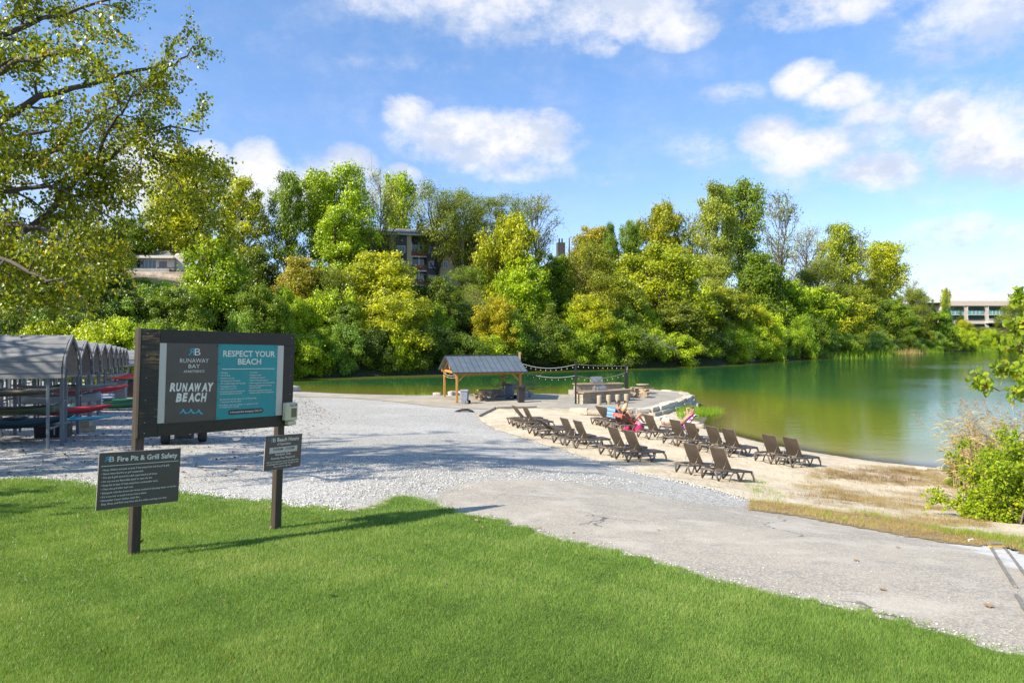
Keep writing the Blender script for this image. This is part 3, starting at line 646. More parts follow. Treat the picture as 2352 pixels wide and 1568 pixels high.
# the slope, middle height
for a in [('maple', 60, 16, 560, 220, DARK, 'dark tree mass low on the left behind the foreground cottonwood'),('maple', 190, 12, 590, 190, DARK, 'dark green tree under the yellow maple, left of the lakeside house'),
 ('maple', 235, 20, 530, 110, GOLD, 'golden-yellow maple left of the lakeside house'), ('sparse', 175, 8, 600, 120, PALE, 'tree with white limbs in front of the dark trees on the left'),
 ('maple', 275, 9, 665, 130, DARK, 'dark tree below the house terrace'), ('maple', 120, 5, 690, 190, DARK, 'low dark tree behind the boat sheds'), ('maple', 490, 10, 540, 175, BRI, 'vivid yellow-green maple rising above the left half of the big sign'),
 ('maple', 405, 5, 665, 120, DEEP, 'green tree filling the slope left of the vivid maple'), ('maple', 585, 16, 575, 120, DARK, 'shadowy dark green tree between the vivid maple and the brown one'), ('maple', 600, 3, 660, 110, DEEP, 'green tree just above the middle of the sign'),
 ('maple', 690, 12, 590, 140, BROWN, 'brown-tinged olive tree above the right half of the sign'), ('maple', 655, 4, 665, 90, BRI, 'bright low tree above the right end of the sign'), ('willow', 770, 9, 620, 120, OLIVE, 'dull olive tree left of the yellow-green dome'),
 ('maple', 880, 12, 578, 200, YEL, 'broad yellow-green dome below the apartment windows'), ('maple', 900, 5, 668, 180, YEL, 'broad golden-green tree above the left end of the shelter'), ('maple', 800, 5, 690, 120, DEEP, 'mid-green tree at the foot of the bank left of the golden-green one'),
 ('willow', 1075, 16, 615, 120, (.75,.9,1.6), 'soft grey-green rounded tree in front of the right apartments'), ('sparse', 1090, 8, 660, 90, PALE, 'pale spindly conifer-like tree between the apartments and the shelter'), ('maple', 1000, 10, 640, 110, DARK, 'dark tree below the locust trunks'),
 ('maple', 1205, 9, 590, 140, BRI, 'full bright green tree under the airy half-bare tree'), ('maple', 1140, 3, 686, 100, GOLD, 'vivid yellow young tree behind the shelter roof'), ('maple', 1280, 14, 585, 100, DEEP, 'green tree below the twin chimney pots'),
 ('cedar', 1265, 3, 695, 90, OLIVE, 'pointed olive cedar left of the string lights'), ('willow', 1345, 12, 560, 150, (1.1,1.0,1.1), 'pale yellow-green willowy tree below the orange-brown one'), ('maple', 1350, 4, 680, 110, YEL, 'bright tree low on the bank above the stone bar'),
 ('maple', 1425, 8, 640, 120, (.9,.9,1.1), 'mottled green tree left of the rich yellow dome'), ('maple', 1520, 12, 565, 190, (1.1,1.1,.5), 'rich yellow-green dome, largest on the right half of the bank'), ('maple', 1560, 4, 690, 150, OLIVE, 'shaded olive tree right under the rich dome'),
 ('willow', 1620, 14, 590, 130, PALE, 'pale grey-green tree right of the rich dome'), ('maple', 1660, 7, 665, 130, (1.0,.95,.8), 'golden green tree halfway down the slope under the tallest cottonwood'), ('maple', 1745, 12, 580, 130, DEEP, 'fresh green tree under the dark-limbed half-bare tree'),
 ('maple', 1735, 3, 705, 80, YEL, 'yellow branch-laden tree hanging over the water on the right'), ('sumac', 1800, 10, 640, 110, BRI, 'green tree with drooping layered leaves, nearest the rich yellow one'), ('sumac', 1860, 8, 655, 130, BRI, 'layered bright tree in the middle of the right-hand slope'),
 ('sumac', 1925, 7, 680, 110, YEL, 'layered yellow-tipped tree above the reeds'), ('willow', 1880, 14, 600, 120, OLIVE, 'olive tree below the nearly leafless one'), ('maple', 1975, 11, 665, 110, OLIVE, 'olive tree above the far reeds'), ('maple', 2045, 9, 690, 100, DEEP, 'green tree where the bank bends away'),
 ('willow', 2090, 12, 665, 80, OLIVE, 'small olive tree before the offices'), ('cedar', 2142, 14, 686, 28, DARK, 'dark pointed conifer left of the offices'), ('cedar', 2172, 16, 684, 34, BLUEG, 'blue-green spruce in front of the white office roof'), ('cottonwood', 2172, 24, 662, 24, YEL, 'thin lopsided tree sticking up past the office roof'),
 ('sumac', 2150, 6, 712, 70, GREEN, 'green tree at the waterline left of the offices'), ('maple', 2105, 5, 725, 60, OLIVE, 'low olive tree between the bend and the green tree'), ('willow', 2215, 8, 735, 45, YEL, 'small yellow tree before the office windows'), ('cedar', 2205, 10, 712, 26, DARK, 'dark juniper under the office windows'),
 ('willow', 2262, 7, 752, 80, OLIVE, 'low rounded olive bush on the rocks below the offices'), ('willow', 2330, 8, 690, 70, OLIVE, 'olive tree at the picture edge covering the right end of the offices'), ('maple', 2420, 10, 680, 120, DEEP, 'green tree past the right end of the offices')]:
    T(*a, MB_)
for px, top, w, c, lb in [(90, 745, 130, 'yellow-green', 'left'), (215, 738, 150, 'yellow-green', 'middle'), (330, 748, 110, 'green', 'right')]:
    T('shrub', px, .5, top, w, (3.0,2.7,1.0) if c[0] == 'y' else (2.0,2.2,1.0), f'arching {c} bush just above the boat shed roofs, {lb} one of three', 'bushes behind the boat sheds')
# shrubs along the far waterline
LM = [(-200,'far left behind the boat sheds'),(330,'behind the big sign'),(690,'right of the big sign'),(1010,'behind the shelter'),(1210,'behind the string lights'),(1460,'across from the stone terrace'),(1640,'across from the bathers'),(1850,'below the layered trees'),(2050,'where the bank bends away'),(2170,'below the offices')]
ORD = ['first','second','third','fourth','fifth','sixth','seventh','eighth','ninth','tenth','eleventh','twelfth','thirteenth','fourteenth']
cnt = {}
def where(px):
    s = LM[0][1]
    for a, b in LM:
        if px >= a: s = b
    cnt[s] = cnt.get(s, -1)+1; return s, ORD[cnt[s]]
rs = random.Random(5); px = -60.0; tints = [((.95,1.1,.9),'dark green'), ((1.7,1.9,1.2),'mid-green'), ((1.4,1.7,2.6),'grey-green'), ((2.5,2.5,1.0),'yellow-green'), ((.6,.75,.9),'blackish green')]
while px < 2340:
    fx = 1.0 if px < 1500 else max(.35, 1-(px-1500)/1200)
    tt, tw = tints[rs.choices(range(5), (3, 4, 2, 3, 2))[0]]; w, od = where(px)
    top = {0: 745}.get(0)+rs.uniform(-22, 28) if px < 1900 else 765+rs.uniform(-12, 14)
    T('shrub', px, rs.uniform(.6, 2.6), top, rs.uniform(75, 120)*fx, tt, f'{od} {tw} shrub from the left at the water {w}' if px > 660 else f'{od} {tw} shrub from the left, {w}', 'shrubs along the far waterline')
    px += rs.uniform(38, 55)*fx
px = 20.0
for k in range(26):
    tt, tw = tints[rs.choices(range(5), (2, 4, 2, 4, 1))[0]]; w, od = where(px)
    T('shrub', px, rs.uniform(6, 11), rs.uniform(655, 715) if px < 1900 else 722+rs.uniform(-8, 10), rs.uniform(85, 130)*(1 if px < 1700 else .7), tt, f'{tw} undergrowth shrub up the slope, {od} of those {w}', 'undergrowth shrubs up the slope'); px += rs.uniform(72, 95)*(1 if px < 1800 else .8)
# remove the unused patterns' own copies
for V in TREES.values():
    for o in V:
        for c in list(o.children): bpy.data.objects.remove(c)
        bpy.data.objects.remove(o)

# ------------------------------------------------------------------ near trees with explicit limbs
def heart(pts, size, dirs=None, seed=0, down=True):
    """heart-shaped hanging leaves: 6 vertices, 2 quads each folded along the midrib"""
    r = np.random.default_rng(seed); n = len(pts); N = r.normal(size=(n, 3)); N[:, 2] *= .6; N /= np.linalg.norm(N, axis=1)[:, None]
    D = r.normal(size=(n, 3))*.55+np.array([0, 0, -1.0 if down else -.25]); D -= N*(D*N).sum(1)[:, None]; D /= np.linalg.norm(D, axis=1)[:, None]; B = np.cross(N, D)
    s = (size*r.uniform(.55, 1.25, n))[:, None]; f = N*s*.10
    v = [pts, pts+B*s*.42+D*s*.22+f, pts+B*s*.30+D*s*.62+f, pts+D*s, pts-B*s*.30+D*s*.62+f, pts-B*s*.42+D*s*.22+f]
    V = np.stack(v, 1).reshape(-1, 3); b = (np.arange(n)*6)[:, None]; Fi = np.concatenate([b+np.array([0, 1, 2, 3]), b+np.array([0, 3, 4, 5])], 1).reshape(-1, 4)
    rr = np.repeat(np.clip(r.beta(2, 2, n), 0, .95), 2); rare = r.random(n) < .02; rr[np.repeat(rare, 2)] = 1; return V, Fi, rr
def grow(mb, pts, rad, rr, leaves, depth=0, reach=1.6, nsub=6, leafstep=.05, spread=.8, lo=.15, sag=.25, tipr=.004, per=4):
    """side shoots off a limb, shoots off the shoots, leaves along the thin ones"""
    pts = [Vector(p) for p in pts]; L = [0]
    for a, b in zip(pts, pts[1:]): L.append(L[-1]+(b-a).length)
    def at(t):
        s = t*L[-1]
        for i in range(len(pts)-1):
            if s <= L[i+1] or i == len(pts)-2: u = (s-L[i])/max(1e-6, L[i+1]-L[i]); return pts[i].lerp(pts[i+1], u), (pts[i+1]-pts[i]).normalized(), rad[i]+(rad[i+1]-rad[i])*u
    for k in range(nsub):
        t = lo+(1-lo)*(k+rr.random())/nsub; p, d, r0 = at(min(t, 1))
        side = Vector((rr.gauss(0, 1), rr.gauss(0, 1), rr.gauss(0, 1)+.25)); side = (side-d*side.dot(d)).normalized()
        e = (d*rr.uniform(.5, 1.0)+side*spread).normalized(); ln = reach*rr.uniform(.5, 1.15)*(1-.45*t if depth == 0 else 1)
        q = [p]; r1 = min(r0*.6, .035 if depth == 0 else .012)
        for i in range(1, 6):
            e = (e+Vector((rr.gauss(0, .14), rr.gauss(0, .14), rr.gauss(0, .12)-sag*.12*i)) ).normalized(); q.append(q[-1]+e*ln/5)
        rd = [r1+(tipr-r1)*i/5 for i in range(6)]; mb.tube(q, rd, 4 if depth else 5, caps=False)
        if depth == 0: grow(mb, q, rd, rr, leaves, 1, reach*.45, 6, leafstep, spread, .15, sag, tipr*.6, per)
        else:
            for i in range(1, 6):
                for _ in range(per):
                    leaves.append(q[i-1].lerp(q[i], rr.random())+Vector((rr.gauss(0, leafstep), rr.gauss(0, leafstep), rr.gauss(0, leafstep)-leafstep*.5)))
def limb_tree(name, label, cat, base, trunk, limbs, seed, leafsize, leafm, barkm, reach=1.6, nsub=8, per=4, leafstep=.06, down=True, sag=.25, spread=.8, color=(1,1,1,1)):
    root = empty(name, base, 0, label, cat); b = Vector(base); tb = MB(); rr = random.Random(seed); leaves = []
    tb.tube([Vector(p)-b for p, _ in trunk], [r for _, r in trunk], 10, caps=False)
    for lm, r0, r1 in limbs:
        pts = [Vector(p)-b for p in lm]; fine = []
        for a, c in zip(pts, pts[1:]):
            for i in range(3): fine.append(a.lerp(c, i/3)+Vector((rr.gauss(0, .04), rr.gauss(0, .04), rr.gauss(0, .04)))*(1 if i else .3))
        fine.append(pts[-1]); k = len(fine)-1; rad = [r0+(r1-r0)*i/k for i in range(k+1)]; tb.tube(fine, rad, 7, caps=False)
        grow(tb, fine, rad, rr, leaves, 0, reach, nsub, leafstep, spread, .08, sag, per=per)
    V, Fi, at = heart(np.array(leaves), leafsize, seed=seed, down=down)
    t = tb.build('trunk', M[barkm], root, fix=False); c = link('crown', raw_mesh('crown', V, Fi, 4, {'r': ('FACE', at)}), root, M[leafm]); c.color = color
    return root, len(leaves)
# the cottonwood whose limbs hang into the picture from the left
tx, ty = -13.3, 13.2; tz = g1(tx, ty)
def L3(*a): return [P(*q) for q in a]
LIMBS = [
 (L3((-330,700,13.2),(-60,620,13.8),(110,490,14.2),(215,385,14.4),(300,320,14.5),(390,292,14.4),(470,300,14.2)), .085, .010),
 (L3((-330,420,13.2),(-80,330,13.6),(60,240,14.0),(170,200,14.4),(280,170,14.8),(400,150,15.0),(440,110,15.0)), .10, .012),
 (L3((-300,560,13.2),(-100,500,13),(40,515,12.6),(120,540,12.4),(180,580,12.4),(230,620,12.4)), .08, .01),
 (L3((-300,300,13.2),(-90,120,13.4),(60,60,13.8),(180,20,14.2),(330,-20,14.5)), .09, .012),
 (L3((-280,200,13.2),(-120,0,13.2),(40,-80,13.2),(200,-120,13.6)), .09, .012),
 (L3((-300,600,13.2),(-120,580,12.2),(0,590,11.6),(100,640,11.2),(150,655,11.0)), .07, .01),
 (L3((-320,500,13.2),(-160,420,14.5),(-20,380,15.4),(110,350,16.2),(230,260,16.8),(330,210,17)), .10, .012),
 (L3((-320,600,13.2),(-160,560,14.8),(0,590,15.8),(100,600,16.6),(160,570,17.0),(200,530,17.2)), .09, .012),
 (L3((-320,380,13.2),(-140,250,12.2),(10,160,11.8),(110,130,11.6),(200,110,11.6)), .09, .012),
 (L3((300,320,14.5),(350,345,14.4),(395,400,14.3),(430,450,14.2),(462,505,14.1)), .03, .006),
 (L3((-300,640,13.2),(-150,620,14),(-20,600,14.6),(60,580,15.0),(140,550,15.4)), .07, .01),
 (L3((-310,450,13.2),(-100,445,13.4),(20,440,13.6),(110,430,13.8),(200,470,14),(275,520,14.1)), .08, .01),
 (L3((-320,300,13.2),(-150,330,15.2),(0,330,16.4),(120,300,17.2),(210,330,17.6)), .09, .012), (L3((-320,520,13.2),(-170,480,14.8),(-20,520,16),(90,530,16.6),(190,600,17.0)), .08, .012), (L3((-320,560,13.2),(-180,640,14.8),(-40,680,15.8),(60,670,16.4),(150,690,16.8)), .08, .012), (L3((-320,150,13.2),(-180,60,14.8),(-30,60,16),(90,20,16.6),(190,60,17.0)), .08, .012), (L3((-320,350,13.2),(-150,200,12.4),(-20,260,12.0),(80,270,11.8)), .07, .01),
 (L3((-300,450,13.2),(-60,400,13.7),(60,360,14.0),(130,345,14.3),(190,370,14.5)), .06, .01), (L3((110,500,14.2),(170,450,14.6),(220,420,14.8),(250,440,15)), .04, .008), (L3((215,385,14.4),(250,300,14.0),(300,220,13.8),(360,190,13.8)), .04, .008),
 (L3((-310,120,13.2),(-150,-160,12.6),(-30,-330,12.6),(90,-460,13)), .10, .012),
 (L3((-330,250,13.2),(-420,0,13),(-480,-300,13)), .10, .015), (L3((-330,350,13.2),(-520,250,13),(-650,100,12.6)), .1, .015), (L3((-330,350,13.2),(-470,260,15.5),(-440,0,17.5),(-330,-200,18.5)), .1, .015),
 (L3((-330,300,13.2),(-250,100,15.5),(-120,-50,17),(0,-150,18)), .1, .015),
]
tt = [((tx, ty, tz-.3), .42), ((tx+.1, ty, tz+1.5), .34), ((-13.0, 13.2, ZC+1.0), .28), ((-12.8, 13.2, ZC+4), .2), ((-12.9, 13.2, ZC+8), .12), ((-13.2, 13.2, ZC+11), .03)]
_o, nl = limb_tree('cottonwood_tree', 'large near cottonwood whose leafy limbs hang into the picture from the left edge', 'tree', (tx, ty, tz), tt, LIMBS, 5, .066, 'leaf_cottonwood', 'bark', 1.5, 13, per=8, leafstep=.07)
print('cottonwood leaves', nl)
# big trees standing left of the picture: they throw the dappled shade on the gravel
def shade_tree(x, y, h, seed, label):
    o = make_tree('cottonwood_tree', label, 'tree', seed, h, h*.33, .3, 'tall', 34, h*.08, 60, .33, leafm='leaf_cottonwood', trunk_r=.35, gap=.25); o.location = (x, y, g1(x, y)-.1); return o
for q in [(-24, 9, 13, 104), (-18, 4.2, 9, 106), (-22.5, 15.5, 13, 101), (-29, 21, 14, 102), (-37, 30, 14, 103), (-41, 18, 13, 105), (-46, 37, 14, 107)]:
    shade_tree(*q, 'tall tree standing outside the left edge, shading the gravel and the boat sheds')['group'] = 'shade trees left of the picture'
# ------------------------------------------------------------------ materials for built things
wood('frame_wood', (.010,.008,.007), (.040,.026,.016), 1.3, 'X', .5, .5)
def grain_board():
    m, t, p = new_mat('grain_board'); co = t.add('ShaderNodeTexCoord').outputs['Object']
    mp = t.add('ShaderNodeMapping'); t.put(mp.inputs[0], co); mp.inputs['Scale'].default_value = (1.5, 1.5, 20)
    n = t.noise(mp.outputs[0], 1.5, 7, .72, 2.6); n2 = t.noise(co, 2.2, 4, .6)
    worn = t.math('MULTIPLY', t.smooth(n, .50, .60), t.smooth(n2, .40, .56))
    c = t.ramp(n, [(.3, (.008,.007,.006)), (.6, (.026,.019,.014))]); c = t.mix(worn, c, (.42,.22,.07)); t.put(p.inputs['Base Color'], c)
    p.inputs['Roughness'].default_value = .45; t.put(p.inputs['Normal'], t.bump(n, .7, .006))
grain_board()
wood('post_wood', (.020,.016,.013), (.075,.050,.034), 1.0, 'Z', .55, .5)
wood('cedar_post', (.36,.165,.035), (.55,.28,.065), .8, 'Z', .6, .3)
wood('cedar_beam', (.36,.165,.035), (.55,.28,.065), .8, 'X', .6, .3)
wood('rough_post', (.30,.18,.11), (.48,.32,.21), .8, 'Z', .8, .4)
simple('sign_grey', (.088,.069,.059), .38, .06, 3); simple('sign_teal', (.012,.28,.29), .35, .05, 3); simple('sign_white', (.62,.54,.47), .4, .04, 3)
simple('lettering', (.84,.75,.66), .5, .03); simple('letter_teal', (.05,.42,.55), .5, .03); simple('letter_dark', (.04,.04,.045), .5, .03); simple('screw_metal', (.05,.05,.05), .4, .1, metal=1)
simple('ivory_plastic', (.68,.58,.38), .35, .06, 4); simple('smoke_window', (.16,.15,.09), .12, .1, 4); simple('navy', (.02,.03,.12), .4, .1)
simple('shed_metal', (.13,.155,.175), .55, .14, 3); simple('shed_inner', (.30,.27,.24), .8, .15, 4)
def shed_roof_mat():
    m, t, p = new_mat('shed_plank'); co = t.add('ShaderNodeTexCoord').outputs['Object']
    mp = t.add('ShaderNodeMapping'); t.put(mp.inputs[0], co); mp.inputs['Scale'].default_value = (1, 8, 8)
    n = t.noise(mp.outputs[0], 1.5, 6, .65); n2 = t.noise(co, 6, 5, .7)
    c = t.ramp(n, [(.3, (.15,.15,.16)), (.6, (.25,.25,.255)), (.8, (.32,.32,.32))]); c = t.mix(t.smooth(n2, .56, .72, 0, .6), c, (.16,.15,.15))
    t.put(p.inputs['Base Color'], c); p.inputs['Roughness'].default_value = .75; t.put(p.inputs['Normal'], t.bump(n2, .4, .01))
shed_roof_mat()
simple('black_plastic', (.018,.018,.020), .45, .2, 4); simple('tyre', (.018,.018,.018), .75, .2, 8); simple('cart_grey', (.20,.22,.27), .45, .10, 4, bump=.15); simple('cart_blue', (.055,.09,.14), .45, .15, 4); simple('bin_black', (.022,.022,.024), .5, .2, 4)
def metal_roof():
    m, t, p = new_mat('blue_roof'); co = t.add('ShaderNodeTexCoord').outputs['Object']
    n = t.noise(co, 1.2, 4, .6); t.put(p.inputs['Base Color'], t.ramp(n, [(.3, (.075,.095,.115)), (.7, (.11,.135,.16))])); p.inputs['Roughness'].default_value = .5
metal_roof()
simple('roof_edge', (.03,.035,.04), .5); simple('table_stone', (.36,.26,.165), .85, .18, 6, bump=.3); simple('stool_stone', (.42,.34,.23), .85, .15, 8, bump=.3); simple('counter_top', (.31,.225,.14), .7, .15, 3)
def stone_mat(name, lo, hi):
    m, t, p = new_mat(name); co = t.add('ShaderNodeTexCoord').outputs['Object']
    oi = t.add('ShaderNodeObjectInfo'); n = t.noise(co, 2.2, 6, .65); n2 = t.noise(co, 14, 6, .7)
    c = t.ramp(t.math('ADD', n, t.math('MULTIPLY', t.math('SUBTRACT', oi.outputs['Random'], .5), .35)), [(.3, lo), (.7, hi)])
    c = t.mix(t.smooth(n2, .52, .72, 0, .5), c, tuple(x*.45 for x in lo)); t.put(p.inputs['Base Color'], c); p.inputs['Roughness'].default_value = .9
    t.put(p.inputs['Normal'], t.bump(n2, .8, .04, t.bump(n, .6, .1)))
stone_mat('limestone', (.36,.31,.235), (.60,.54,.43)); stone_mat('boulder', (.26,.24,.21), (.50,.46,.40))
def ledge_stone():
    m, t, p = new_mat('ledge_stone'); co = t.add('ShaderNodeTexCoord').outputs['Object']; s = t.add('ShaderNodeSeparateXYZ'); t.put(s.inputs[0], co)
    cx = t.add('ShaderNodeCombineXYZ'); wz = t.noise(co, 2.2, 3, .6); t.put(cx.inputs[0], t.math('ADD', t.math('ADD', s.outputs[0], s.outputs[1]), t.math('MULTIPLY', wz, .5))); t.put(cx.inputs[1], t.math('ADD', s.outputs[2], t.math('MULTIPLY', wz, .07)))
    b = t.add('ShaderNodeTexBrick'); t.put(b.inputs[0], cx.outputs[0]); b.inputs['Scale'].default_value = 1.0; b.inputs['Brick Width'].default_value = .36; b.squash = .55; b.squash_frequency = 3; b.offset_frequency = 2; b.inputs['Row Height'].default_value = .085
    b.inputs['Mortar Size'].default_value = .008; b.inputs['Color1'].default_value = (.56,.49,.37,1); b.inputs['Color2'].default_value = (.40,.34,.25,1); b.inputs['Mortar'].default_value = (.13,.11,.08,1); b.inputs['Bias'].default_value = 0
    n = t.noise(co, 9, 5, .7); c = t.mix(.6, b.outputs[0], t.ramp(n, [(.3, (.6,.6,.6)), (.7, (1.25,1.22,1.15))]), 'MULTIPLY'); t.put(p.inputs['Base Color'], c); p.inputs['Roughness'].default_value = .9
    t.put(p.inputs['Normal'], t.bump(t.math('SUBTRACT', n, t.math('MULTIPLY', b.outputs[1], 1.5)), 1, .03))
ledge_stone()
simple('steel', (.42,.41,.40), .42, .08, 5, metal=.85); simple('steel_dark', (.10,.10,.105), .4, .2, 5, metal=.6); simple('pole_black', (.014,.016,.016), .4, .1); simple('wire', (.42,.42,.42), .6); simple('dead_twig', (.25,.19,.12), .9, .3, 3)
simple('timber', (.40,.32,.22), .85, .2, 5)
m, t_, p_ = new_mat('bulb'); p_.inputs['Base Color'].default_value = (.9,.8,.6,1); p_.inputs['Emission Color'].default_value = (1,.75,.42,1); p_.inputs['Emission Strength'].default_value = .3
def paint(name, c, rough=.4): return simple(name, c, rough, .12, 3)

# ------------------------------------------------------------------ writing
def text_geo(body, bold=0.0, shear=0.0):
    c = bpy.data.curves.new('t', 'FONT'); c.body = body; c.size = 1; c.offset = bold; c.extrude = 0; c.shear = shear; c.resolution_u = 2
    o = bpy.data.objects.new('t', c); COL.objects.link(o); dg = bpy.context.evaluated_depsgraph_get(); me = bpy.data.meshes.new_from_object(o.evaluated_get(dg))
    V = np.array([v.co[:] for v in me.vertices]) if len(me.vertices) else np.zeros((0, 3)); Fc = [tuple(p.vertices) for p in me.polygons]
    bpy.data.objects.remove(o); bpy.data.meshes.remove(me); bpy.data.curves.remove(c); return V, Fc
CAP = None
class Panel:
    """a flat sign: picture points are turned into positions on its real plane"""
    def __init__(s, O, u, v): s.O = Vector(O); s.u = Vector(u).normalized(); v = Vector(v); s.v = (v-s.u*v.dot(s.u)).normalized(); s.n = s.v.cross(s.u).normalized(); s.n = s.n if s.n.y < 0 else -s.n
    def uv(s, px, py):
        d = Vector(((px-1176)/F, 1, -(py-HY)/F)); o = s.O-Vector((0, 0, ZC)); t = o.dot(s.n)/d.dot(s.n); q = d*t-o; return q.dot(s.u), q.dot(s.v)
    def at(s, a, b, h=0): return s.O+s.u*a+s.v*b+s.n*h
    def plate(s, mb, a0, b0, a1, b1, h0, h1):
        q = [s.at(a0, b0), s.at(a1, b0), s.at(a1, b1), s.at(a0, b1)]; return mb.prism(q, s.n*h0, s.n*h1)
    def text(s, mb, body, p0, x1, cap, zf, h, bold=.0, shear=0.0, flip=False, jitter=0):
        """p0: left end of the baseline, x1: right end, cap: capital height, all in zoomed picture points"""
        a0, b0 = s.uv(*zf(*p0)); a1, _ = s.uv(*zf(x1, p0[1])); _, bt = s.uv(*zf(p0[0], p0[1]-cap)); ch = b0-bt
        V, Fc = text_geo(body, bold, shear)
        if not len(V): return
        sx = (a1-a0)/(V[:, 0].max()-V[:, 0].min()); sy = ch/.70; x0 = V[:, 0].min()
        if flip: V[:, 0] = V[:, 0].max()+V[:, 0].min()-V[:, 0]
        vs = [s.at(a0+(x-x0)*sx, b0-y*sy, h) for x, y, _ in V]
        mb.add(vs, [f[::-1] if flip else f for f in Fc])
def ZF(ox, oy, sc): return lambda x, y: ((ox+x/sc)*.57422, (oy+y/sc)*.57422)
z1 = ZF(350, 1270, 2.613); z2 = ZF(350, 1680, 2.613)
B = Panel((-4.1388, 7.6266, ZC+.1234), (.627,.7786,-.0254), (-.0307,-.0079,-.9995)); BW, BH = 1.9533, 1.22
# posts first: both stand in the lawn and carry the frame
def post_mesh(a, top_b, name, root, org, w=.092, back=.0):
    mb = MB(); top = B.at(a, top_b, -back-w/2); dn = B.v; L = 0.5
    while (top+dn*L).z > g1(*(top+dn*L)[:2])-.15: L += .05
    bot = top+dn*L; X = B.u*w/2; Y = B.n*w/2
    vs = [p+sx*X+sy*Y for p in (bot, top) for sx, sy in ((-1,-1),(1,-1),(1,1),(-1,1))]
    mb.add([v-org for v in vs], [(3,2,1,0),(4,5,6,7),(0,1,5,4),(1,2,6,5),(2,3,7,6),(3,0,4,7)]); mb.build(name, M['post_wood'], root, bevel=.006); return bot
org = Vector((*B.at(.9, 2.2)[:2], 0)); org.z = g1(org.x, org.y)
root = empty('notice_board', org, 0, 'large dark wooden notice board on two posts in the lawn reading RESPECT YOUR BEACH', 'notice board')
post_mesh(.035, -.005, 'post', root, org, .10, .03); a_r = B.uv(*z1(2040, 1130))[0]; post_mesh(a_r, .02, 'post', root, org, .10, .03)
a0, b0 = B.uv(*z1(752, 262)); a1, _ = B.uv(*z1(2046, 295)); _, b1 = B.uv(*z1(722, 1106)); b0 = (b0+B.uv(*z1(2048, 295))[1])/2; b1 = (b1+B.uv(*z1(1990, 1018))[1])/2
fr = MB(); o_ = lambda mb, *a: B.plate(mb, *a)
B.plate(fr, a0+.01, b0+.01, a1-.01, b1-.01, -.028, -.012)
B.plate(fr, a0+.002, 0, BW, b0, -.03, .012); B.plate(fr, a0+.002, b1, BW, BH, -.03, .010); B.plate(fr, a1, b0+.001, BW, b1-.001, -.03, .014)
B.plate(fr, -.012, -.004, .0, BH+.004, -.06, .016)
fr.v = [tuple(Vector(v)-org) for v in fr.v]; frame = fr.build('frame', M['frame_wood'], root, bevel=.003)
lp = MB(); B.plate(lp, .001, 0, a0, BH, -.03, .018); lp.v = [tuple(Vector(v)-org) for v in lp.v]; lp.build('side_board', M['grain_board'], frame, bevel=.003)
def P_(name, m, parent, build, bevel=0):
    mb = MB(); build(mb); mb.v = [tuple(Vector(v)-org) for v in mb.v]; return mb.build(name, m, parent, bevel=bevel, fix='lettering' not in name and name != 'logo')
panel = P_('printed_panel', M['sign_white'], root, lambda mb: B.plate(mb, a0, b0, a1, b1, .0, .016))
ag, at_ = B.uv(*z1(825, 265))[0], B.uv(*z1(1367, 278))[0]; ar = (B.uv(*z1(1997, 295))[0]+B.uv(*z1(1940, 1022))[0])/2; ag = (ag+B.uv(*z1(795, 1103))[0])/2; at_ = (at_+B.uv(*z1(1328, 1068))[0])/2
P_('grey_panel', M['sign_grey'], panel, lambda mb: B.plate(mb, ag, b0-.003, at_-.001, b1+.003, .0165, .0195)); P_('teal_panel', M['sign_teal'], panel, lambda mb: B.plate(mb, at_+.001, b0-.003, ar, b1+.003, .0165, .0195))
H1 = .021
def white_head(mb):
    t = lambda *a, **k: B.text(mb, *a, zf=z1, h=H1, **k)
    t('RESPECT YOUR', (1408, 405), 1952, 62, bold=.022); t('BEACH', (1562, 488), 1805, 60, bold=.022)
P_('title_lettering', M['lettering'], panel, white_head)
def white_name(mb):
    t = lambda *a, **k: B.text(mb, *a, zf=z1, h=H1, **k)
    t('RUNAWAY', (957, 470), 1257, 46, bold=-.004); t('BAY', (1047, 527), 1165, 42, bold=-.004); t('APARTMENTS', (995, 575), 1212, 27, bold=0); t('B', (1112, 393), 1172, 74, bold=.0)
P_('name_lettering', M['lettering'], panel, white_name)
def white_brush(mb):
    t = lambda *a, **k: B.text(mb, *a, zf=z1, h=H1, **k)
    x = 848
    for ch, w in zip('RUNAWAY', (66, 62, 60, 66, 74, 66, 62)): t(ch, (x, 768+random.uniform(-4, 3)), x+w-3, 82, bold=.05, shear=.18); x += w+1
    x = 912
    for ch, w in zip('BEACH', (66, 62, 66, 64, 66)): t(ch, (x, 876+random.uniform(-4, 3)), x+w-3, 84, bold=.05, shear=.18); x += w+1
P_('brush_lettering', M['lettering'], panel, white_brush)
